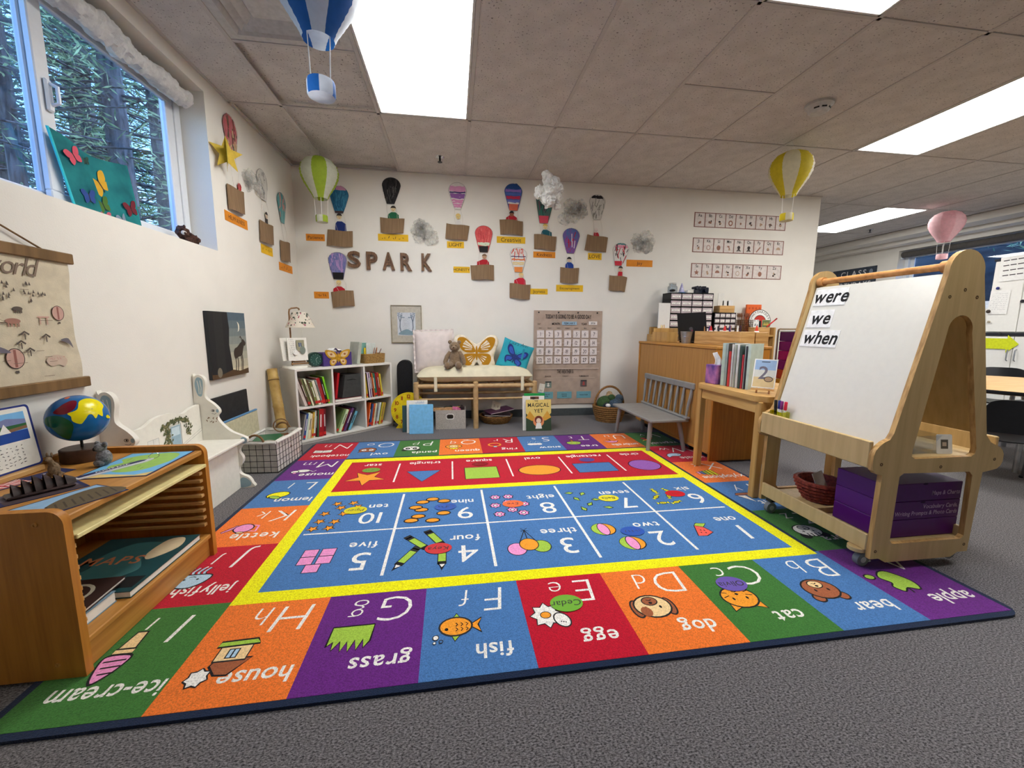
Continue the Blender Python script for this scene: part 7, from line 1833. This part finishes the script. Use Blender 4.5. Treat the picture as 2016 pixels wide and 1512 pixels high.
k = thing('number_print', 'painted card showing the number two on the tiny easel', 'card', M=TR(1.675, 1.965, zt2 + .027, -.9) @ Matrix.Rotation(-.25, 4, 'X') @ MXZ @ Matrix.Translation((0, 0, .010)))
MB().box(-.055, .055, 0, .16, 0, .0015, PAPER).build('sheet', k, 0)
P = Print(w=.0018); P.rect(-.05, .005, .05, .155, flat((206, 206, 196))); P.rect(-.05, .10, .05, .155, flat((150, 176, 206))); P.rect(-.05, .005, .05, .06, flat((214, 190, 140))); P.text('2', -.005, .05, .10, flat((110, 104, 116)), 'bold'); P.ell(.022, .05, .02, .014, flat((170, 140, 110)), .003); P.line([(-.02, .145), (.02, .145)], .004, INK); P.build('print', k)

# ================================================================== mobile whiteboard easel
ez = thing('whiteboard_easel', 'large birch double sided whiteboard easel on castors at the right', 'whiteboard easel', (1.78, 1.48, 0))
ex, ey = 1.78, 1.48
outl = [(1.535, .06), (1.575, .06), (1.605, .042), (1.90, .042), (1.93, .06), (1.975, .06), (1.985, .38), (2.03, .388), (2.048, .392), (2.063, .403), (2.070, .42), (2.070, .447), (2.062, .463), (2.048, .476), (2.0, .497), (1.975, .525), (1.848, 1.105), *[(1.7725 + .0745 * math.cos(a), 1.117 + .075 * math.sin(a)) for a in (k * PI / 14 for k in range(0, 15))], (1.697, 1.105), (1.566, .545), (1.553, .522), (1.53, .512), (1.511, .497), (1.499, .482), (1.493, .463), (1.493, .425), (1.498, .408), (1.512, .395), (1.54, .388)]
h1 = [(1.670, .445), (1.92, .445), (1.935, .455), (1.938, .475), (1.834, .905), *[(1.781 + .053 * math.cos(a), .912 + .055 * math.sin(a)) for a in (k * PI / 12 for k in range(1, 12))], (1.727, .905), (1.655, .475), (1.656, .455)]
h2 = [(1.625, .115), (1.935, .115), (1.947, .127), (1.94, .37), (1.925, .385), (1.632, .392), (1.615, .38), (1.612, .13)]
S_ = lambda q: [(x - ex, z) for x, z in q]
for y in (1.20, 1.745):
    b = MB(); b.holed(S_(outl), [S_(h1), S_(h2)], 0, .018, birch, Matrix.Translation((0, y - ey + .018, 0)) @ MXZ, birch_e)
    p = b.build('side_panel', ez, 30)
    if y == 1.20:
        for x, z in ((1.715, 1.03), (1.775, 1.055), (1.83, 1.03), (1.53, .43), (2.03, .43), (1.555, .09), (1.955, .09), (1.79, .41)):
            MB().lathe([(.006, -.001), (.006, .0006), (.003, .0006), (.003, -.001)], mat('screw_hole', (84, 62, 36), .6), 10, Matrix.Translation((x - ex, y - ey, z)) @ Matrix.Rotation(PI / 2, 4, 'X')).build('screw', p)
BZ = Matrix(((0, .243, -.970, 1.574 - ex), (-1, 0, 0, 0), (0, .970, .243, .53), (0, 0, 0, 1)))
wbm = mat('whiteboard', (226, 222, 210), .22, var=.01)
brd = MB().box(-.262 - (ey - 1.4815), .262 - (ey - 1.4815), -.084, .60, -.008, 0, wbm, .001, BZ).build('whiteboard', ez)
BZ2 = Matrix(((0, -.243, .970, 1.966 - ex), (1, 0, 0, 0), (0, .970, .243, .53), (0, 0, 0, 1)))
MB().box(-.262, .262, 0, .60, -.008, 0, birch, .001, BZ2).build('rear_board', ez)
for s_, x in ((-1, 1.494), (1, 2.052)):
    MB().box(x - ex, x + .016 - ex, 1.218 - ey, 1.745 - ey, .412, .512, birch, .003).build('tray_front', ez)
MB().box(1.51 - ex, 2.052 - ex, 1.218 - ey, 1.745 - ey, .428, .444, birch, .002).build('tray_floor', ez)
MB().box(1.545 - ex, 1.975 - ex, 1.218 - ey, 1.745 - ey, .095, .109, birch, .002).build('bottom_shelf', ez)
for x in (1.532, 1.962): MB().box(x - ex, x + .014 - ex, 1.218 - ey, 1.745 - ey, .085, .15, birch, .003).build('shelf_lip', ez)
MB().box(1.548 - ex, 1.96 - ex, 1.48 - ey - .007, 1.48 - ey + .007, .109, .135, birch, .002).build('shelf_divider', ez)
MB().tube([(1.735 - ex, 1.218 - ey, 1.138), (1.735 - ex, 1.745 - ey, 1.138)], .0135, wood('dowel', (206, 146, 86), (176, 118, 62)), 14).build('paper_rod', ez)
for y in (1.235, 1.728): MB().tube([(1.735 - ex, y - ey - .012, 1.138), (1.735 - ex, y - ey + .012, 1.138)], .021, wood('dowel_hub', (196, 140, 84), (170, 116, 64)), 16).build('rod_hub', ez)
for x, y in ((1.55, 1.245), (1.55, 1.70), (1.95, 1.245), (1.95, 1.70)):
    q = Matrix.Translation((x - ex, y - ey, .0365)) @ Matrix.Rotation(PI / 2, 4, 'X')
    k = MB().lathe([(.012, -.012), (.026, -.011), (.027, .0), (.026, .011), (.012, .012)], mat('grey_wheel', (120, 124, 128), .5), 20, q).lathe([(.012, -.0125), (.012, .0125)], mat('wheel_hub', (196, 198, 200), .4), 14, q)
    k.box(x - ex - .015, x - ex + .03, y - ey - .018, y - ey + .018, .066, .085, blackp, .004).build('castor', ez)
for y in (1.222, ): 
    MB().prism([(.03 * math.cos(a), .03 * math.sin(a)) for a in (PI / 2 + k * PI / 8 for k in range(9))] + [(.05, -.03), (.05, .03)], .072, .086, birch, Matrix.Translation((1.535 - ex, y + .03 - ey, 0))).build('castor_pad', ez)
# word cards on the whiteboard
for tx, yc, v, w_, h_ in (('were', 1.648, .548, .158, .078), ('we', 1.664, .447, .122, .082), ('when', 1.636, .354, .184, .078)):
    k = thing('sight_word_card', 'white word card reading %s on the whiteboard' % tx, 'word card', M=Matrix.Translation((ex, ey, 0)) @ BZ @ Matrix.Translation((ey - yc, v, .0005)), group='sight word cards')
    MB().box(-w_ / 2, w_ / 2, -h_ / 2, h_ / 2, 0, .0015, mat('word_card_stock', (238, 236, 232), .4)).build('sheet', k, 0)
    Print(w=.0018).text(tx, 0, -.024, .084, BLACK, 'semi', .16, gap=.06, wx=.9).build('print', k)
t = thing('marker_cup', 'clear yellow marker cup on the whiteboard tray', 'cup', (1.538, 1.685, .4455))
cupm = clear('yellow_acrylic', (.85, .85, .12, 1), .3)
for a in ((-.022, .022, -.035, .035, 0, .003), (-.022, -.020, -.035, .035, .003, .082), (.020, .022, -.035, .035, .003, .082), (-.02, .02, -.035, -.033, .003, .082), (-.02, .02, .033, .035, .003, .082)): MB().box(*a, cupm).build('wall', t, 0)
for i, (y, c, cc, nm) in enumerate(((.022, (30, 30, 32), (24, 24, 26), 'black'), (.008, (232, 232, 230), (40, 50, 120), 'blue capped'), (-.006, (232, 232, 230), (120, 40, 110), 'purple capped'), (-.02, (234, 234, 232), (200, 36, 60), 'red capped'))):
    k = thing('whiteboard_marker', '%s whiteboard marker in the yellow cup' % nm, 'marker', M=TR(1.538 + .004 * (i % 2), 1.685 + y, .449) @ Matrix.Rotation(-.06 + .04 * i, 4, 'X'), group='whiteboard markers')
    MB().lathe([(.006, 0), (.006, .09), (0, .09)], flat(c), 10).build('barrel', k); MB().lathe([(.0068, .088), (.0068, .125), (.005, .128), (0, .128)], flat(cc), 10).build('cap', k)
# purple boxes on the lower shelf
pur = mat('purple_carton', (84, 22, 110), .35, var=.03)
for i, (za, zb_, lab, lines) in enumerate(((.110, .182, 'bottom plain purple carton of the stack in the easel', []), (.183, .256, 'middle purple carton lettered vocabulary cards in the easel', ['Vocabulary Cards,', 'Writing Prompts & Photo Cards']), (.257, .328, 'top purple carton lettered maps and charts in the easel', ['Maps & Charts']))):
    k = thing('teaching_carton', lab, 'carton', (1.80, 1.345, za), .0, group='purple cartons')
    MB().box(-.175, .175, -.10, .10, 0, zb_ - za, pur, .002).build('box', k)
    P = Print(Matrix.Translation((0, -.10, 0)) @ MXZ)
    P.text('', 0, 0, .01, WHITE) if False else None
    for j, s in enumerate(lines): P.text(s, .165, (.022 if len(lines) == 1 else .042 - .026 * j), .024, flat((196, 170, 206)), 'bold', .1, 'r', gap=.07, wx=.86)
    if lines: P.ell(0, .068, .012, .004, flat((50, 14, 66)), n=12); P.build('print', k)
t = thing('red_wicker_basket', 'round red brown wicker basket on the easel bottom shelf', 'basket', (1.72, 1.605, .1095))
rbasket(t, .055, .10, .10, mat('red_wicker', (150, 64, 48), .6, c2=(96, 36, 28), vs=90, bump=.8, bs=110), 'bowl', 6)
tag(MB().box(-.05, .05, -.001, .001, 0, .11, PAPER, .0005).build('paper_note', M=TR(1.735, 1.59, .135, .4) @ Matrix.Rotation(-.4, 4, 'X')), 'white paper note sticking out of the red wicker basket', 'note')
t = thing('acrylic_box', 'clear acrylic box holding a picture card inside the easel compartment', 'box', (1.80, 1.30, .4448))
for a in ((-.10, .06, -.05, .05, 0, .003), (-.10, -.097, -.05, .05, .003, .07), (.057, .06, -.05, .05, .003, .07), (-.097, .057, -.05, -.047, .003, .07), (-.097, .057, .047, .05, .003, .07)): MB().box(*a, acrylic).build('wall', t, 0)
k = thing('picture_card', 'white picture card standing at the clear acrylic box', 'card', M=TR(1.855, 1.24, .4448, -.15) @ Matrix.Rotation(-.15, 4, 'X') @ MXZ)
MB().prism(rrect(-.03, 0, .03, .075, .006), 0, .0015, WHITE).build('sheet', k, 0)
P = Print(w=.0018); P.rect(-.014, .02, .014, .055, flat((90, 84, 76))); P.rect(-.008, .03, .008, .045, flat((190, 170, 150))); P.build('print', k)

# ================================================================== far part of the room
t = thing('class_sign', 'dark slate sign with white letters on the far right wall', 'sign', M=WR(6.18, 1.77))
MB().box(-.385, .385, -.185, .185, .001, .014, mat('slate_board', (58, 66, 78), .7, var=.15, vs=12), .003).build('board', t)
P = Print(w=.0145); sil = flat((206, 206, 206)); P.text('CLASS', .0, .055, .13, sil, 'bold', gap=.2); P.text('BIRTHDAYS', 0, -.13, .12, sil, 'bold', gap=.12, wx=.9); P.ell(.30, .10, .03, .045, flat((130, 142, 158))); P.line([(.30, .06), (.28, 0)], .004, sil); P.build('print', t)
wc_ = thing('white_wall_cabinet', 'tall white cupboards with a dark middle band on the far right wall', 'cupboard', (6.5, 3.2, 0))
MB().box(-.28, .29, -.9, .75, 0, 1.72, whitelam, .003).build('carcass', wc_)
MB().box(-.30, .29, -.91, .76, .86, .895, flat((26, 28, 36)), .003).build('worktop_edge', wc_)
MB().box(-.30, .29, -.91, .76, 1.705, 1.73, flat((30, 32, 38)), .003).build('top_edge', wc_)
for i in range(4):
    y1 = .745 - i * .27
    for z0_, z1_ in ((.08, .85), (.905, 1.70)):
        d = MB().box(-.298, -.281, y1 - .262, y1, z0_, z1_, whitelam, .003).build('door', wc_)
        if z0_ < .5:
            yy = y1 - .235 if i % 2 == 0 else y1 - .03
            MB().tube([(-.298, yy, .58), (-.315, yy, .59), (-.315, yy, .70), (-.298, yy, .71)], .006, steel, 8).build('handle', d)
def paper(lab, y, z, w_, h_, fn, rot=0, c=(230, 228, 224)):
    k = thing('pinned_paper', lab, 'paper', M=WR(y, z, 0, 6.2) @ Matrix.Rotation(rot, 4, 'Z'), group='papers on the white cupboards')
    MB().box(-w_ / 2, w_ / 2, -h_ / 2, h_ / 2, .002, .004, flat(c)).build('sheet', k, 0)
    P = Print(w=.0043); fn(P); P.build('print', k)
paper('printed timetable paper at the top of the white cupboards', 3.79, 1.61, .21, .27, lambda P: [P.rect(-.08 + .06 * i, .09 - .055 * j, -.03 + .06 * i, .10 - .055 * j, INK) or P.squiggle(-.08 + .06 * i, .065 - .055 * j, .05, .02, 5, .003, INK, i * 5 + j) for i in range(3) for j in range(4)], .05)
paper('smaller printed letter on the white cupboards below the timetable', 3.86, 1.24, .17, .27, lambda P: [P.squiggle(-.07, .09 - .022 * j, .14, .012, 10, .002, flat((120, 120, 126)), j) for j in range(9)], -.02)
k = thing('paper_arrow', 'bright yellow paper arrow on the white cupboards pointing right', 'arrow', M=WR(3.76, .77, .002, 6.198))
MB().prism([(-.16, -.06), (.03, -.06), (.03, -.10), (.13, .0), (.03, .10), (.03, .06), (-.16, .06)], 0, .002, mat('neon_paper', (206, 214, 30), .6)).build('sheet', k, 0)
for lab, y, z, c, r in (('dark round magnet beside the letter on the cupboards', 3.66, 1.24, (34, 34, 40), .018), ('navy round magnet above the letter on the cupboards', 3.885, 1.40, (40, 44, 110), .016), ('brown round magnet left of the letter on the cupboards', 3.935, 1.14, (60, 50, 44), .02), ('beige round magnet low on the cupboards', 3.915, 1.02, (170, 160, 140), .014), ('small black magnet clip above the yellow arrow', 3.80, .885, (40, 40, 40), .013)):
    tag(MB().lathe([(r, 0), (r, .006), (r * .7, .010), (0, .010)], flat(c), 16).build('round_magnet', M=WR(y, z, .002, 6.196)), lab, 'magnet', 'magnets on the cupboards')
for i in range(6):
    tag(MB().box(-.22, .22, -.55, .45, 0, .022, wood('slat_wood', (150, 134, 106), (126, 110, 84), axis=(30, 3, 30)), .003).build('storage_board', M=TR(6.47, 3.25 + .01 * i, 1.7315 + i * .0265)), 'wooden board, %s from the bottom of the pile on the cupboards' % ordinal(i), 'board', 'boards piled on the cupboards')
t = thing('round_table', 'round table with a pale wooden top at the right picture edge', 'table', (3.98, 2.28, 0))
MB().lathe([(.0, .515), (.62, .515), (.628, .52), (.628, .54), (.62, .545), (0, .545)], wood('maple_top', (206, 164, 112), (190, 148, 96), axis=(4, 30, 30)), 48).build('top', t)
MB().lathe([(.629, .519), (.631, .53), (.629, .541)], blackp, 48, None, False, False).build('edge_band', t)
for a in range(4): q = a * PI / 2 + .6; MB().tube([(.42 * math.cos(q), .42 * math.sin(q), .515), (.45 * math.cos(q), .45 * math.sin(q), 0)], .014, steel, 10).build('leg', t)
def chair(lab, x, y, rz, sc=1.0):
    t = thing('school_chair', lab, 'chair', group='black school chairs', M=TR(x, y, 0, rz) @ Matrix.Scale(sc, 4))
    sh = mat('black_shell', (26, 27, 30), .4)
    MB().grid(lambda u, v: ((u - .5) * .36 * (1 - .1 * v), (v - .5) * .36, .34 + .02 * (2 * u - 1) ** 2 + .015 * (v - .5) ** 2 - .02 * v * (1 - v)), 10, 10, sh, None, .008).build('seat', t)
    MB().grid(lambda u, v: ((u - .5) * .36 * (1 - .25 * v ** 3), .19 + .05 * v - .03 * (1 - (2 * u - 1) ** 2), .40 + .25 * v * (1 - .08 * (2 * u - 1) ** 4)), 10, 8, sh, None, .008, (0, 1, 0)).build('backrest', t)
    for s_ in (-1, 1):
        MB().tube([(s_ * .14, .20, .43), (s_ * .15, .17, .33), (s_ * .16, .10, .32), (s_ * .165, .24, .02), (s_ * .165, .25, .012)], .010, chrome, 8).build('leg', t)
        MB().tube([(s_ * .16, .10, .325), (s_ * .165, -.12, .325), (s_ * .17, -.20, .03), (s_ * .17, -.21, .012)], .010, chrome, 8).build('leg', t)
        for y in (.25, -.21): MB().ell((s_ * .167, y, .012), (.014, .014, .012), blackp, 10, 6).build('glide', t)
    MB().tube([(-.16, .0, .325), (.16, .0, .325)], .008, chrome, 8).build('crossbar', t)
    return t
chair('black plastic school chair pushed in at the near left of the round table', 3.30, 1.93, 2.3, .80)
chair('black plastic school chair on the far side of the round table', 4.62, 2.75, -.9, .92)
chair('black plastic school chair behind the easel, only a chrome foot showing', 3.05, 2.95, 1.7, .85)
# ================================================================== in the left window
t = thing('batik_cloth', 'turquoise painted cloth with butterflies hung across the lower left window', 'cloth', M=Matrix(((0, 0, 1, -1.545), (1, 0, 0, 0), (0, 1, 0, 0), (0, 0, 0, 1))))
A, B_c, C_, D_ = (1.905, 1.672), (2.285, 1.668), (2.345, 1.375), (1.985, 1.375)
tq = mat('turquoise_silk', (38, 150, 150), .7, c2=(20, 110, 120), vs=8, tl=.35)
def bat(u, v):
    a = (A[0] + (B_c[0] - A[0]) * u, A[1] + (B_c[1] - A[1]) * u - .03 * math.sin(u * PI)); d = (D_[0] + (C_[0] - D_[0]) * u, D_[1] + (C_[1] - D_[1]) * u)
    return (a[0] + (d[0] - a[0]) * v, a[1] + (d[1] - a[1]) * v, .012 * math.sin(u * 9) * (1 - v * .5) + .01)
MB().grid(bat, 20, 14, tq, None, .0008).build('cloth', t)
MB().tube([bat(0, k / 8) for k in range(9)], .005, flat((60, 206, 214)), 6).build('hem', t)
b = MB()
def bug(u, v, s, c, rot):
    P = Print(Matrix(), w=.026, eps=.0001); x, y, z = bat(u, v); P.w = z + .003; P.at(x, y, s, None, rot); m = flat(c)
    for sg in (-1, 1): P.poly(sup([(0, .1), (sg * .5, .9), (sg * 1.1, .8), (sg * .8, .1)]), m); P.poly(sup([(0, 0), (sg * .8, 0), (sg * .7, -.7), (sg * .2, -.5)]), m)
    P.line([(0, .5), (0, -.6)], .12, INK); P.build('painted_butterfly', t)
for a in ((.18, .22, .035, (206, 80, 100), .6), (.38, .15, .018, (30, 70, 60), .3), (.52, .42, .05, (216, 166, 40), .7), (.22, .72, .032, (36, 70, 140), .2), (.45, .75, .036, (70, 110, 40), .5), (.85, .68, .038, (110, 24, 40), .4), (.42, .95, .03, (190, 90, 110), .2), (.68, .9, .03, (120, 140, 160), .4)): bug(*a)
t = thing('plush_raccoon', 'small dark brown furry toy sitting on the window sill corner', 'plush toy', (-1.475, 2.60, 1.3675), -.4)
ff = mat('dark_fur', (70, 46, 36), .95, var=.4, vs=60, bump=.9, bs=120)
puff(MB(), [(0, 0, .035, .038), (0, .03, .03, .03)], ff, 5).build('body', t); puff(MB(), [(.01, -.035, .06, .03)], ff, 6).build('head', t)
for s_ in (-1, 1): MB().ell((.01 + s_ * .02, -.04, .088), (.008, .006, .010), ff, 8, 6).build('ear', t)
MB().ell((.03, -.045, .055), (.012, .014, .012), flat((206, 200, 190)), 10, 6).build('muzzle', t)
bpy.context.view_layer.update()
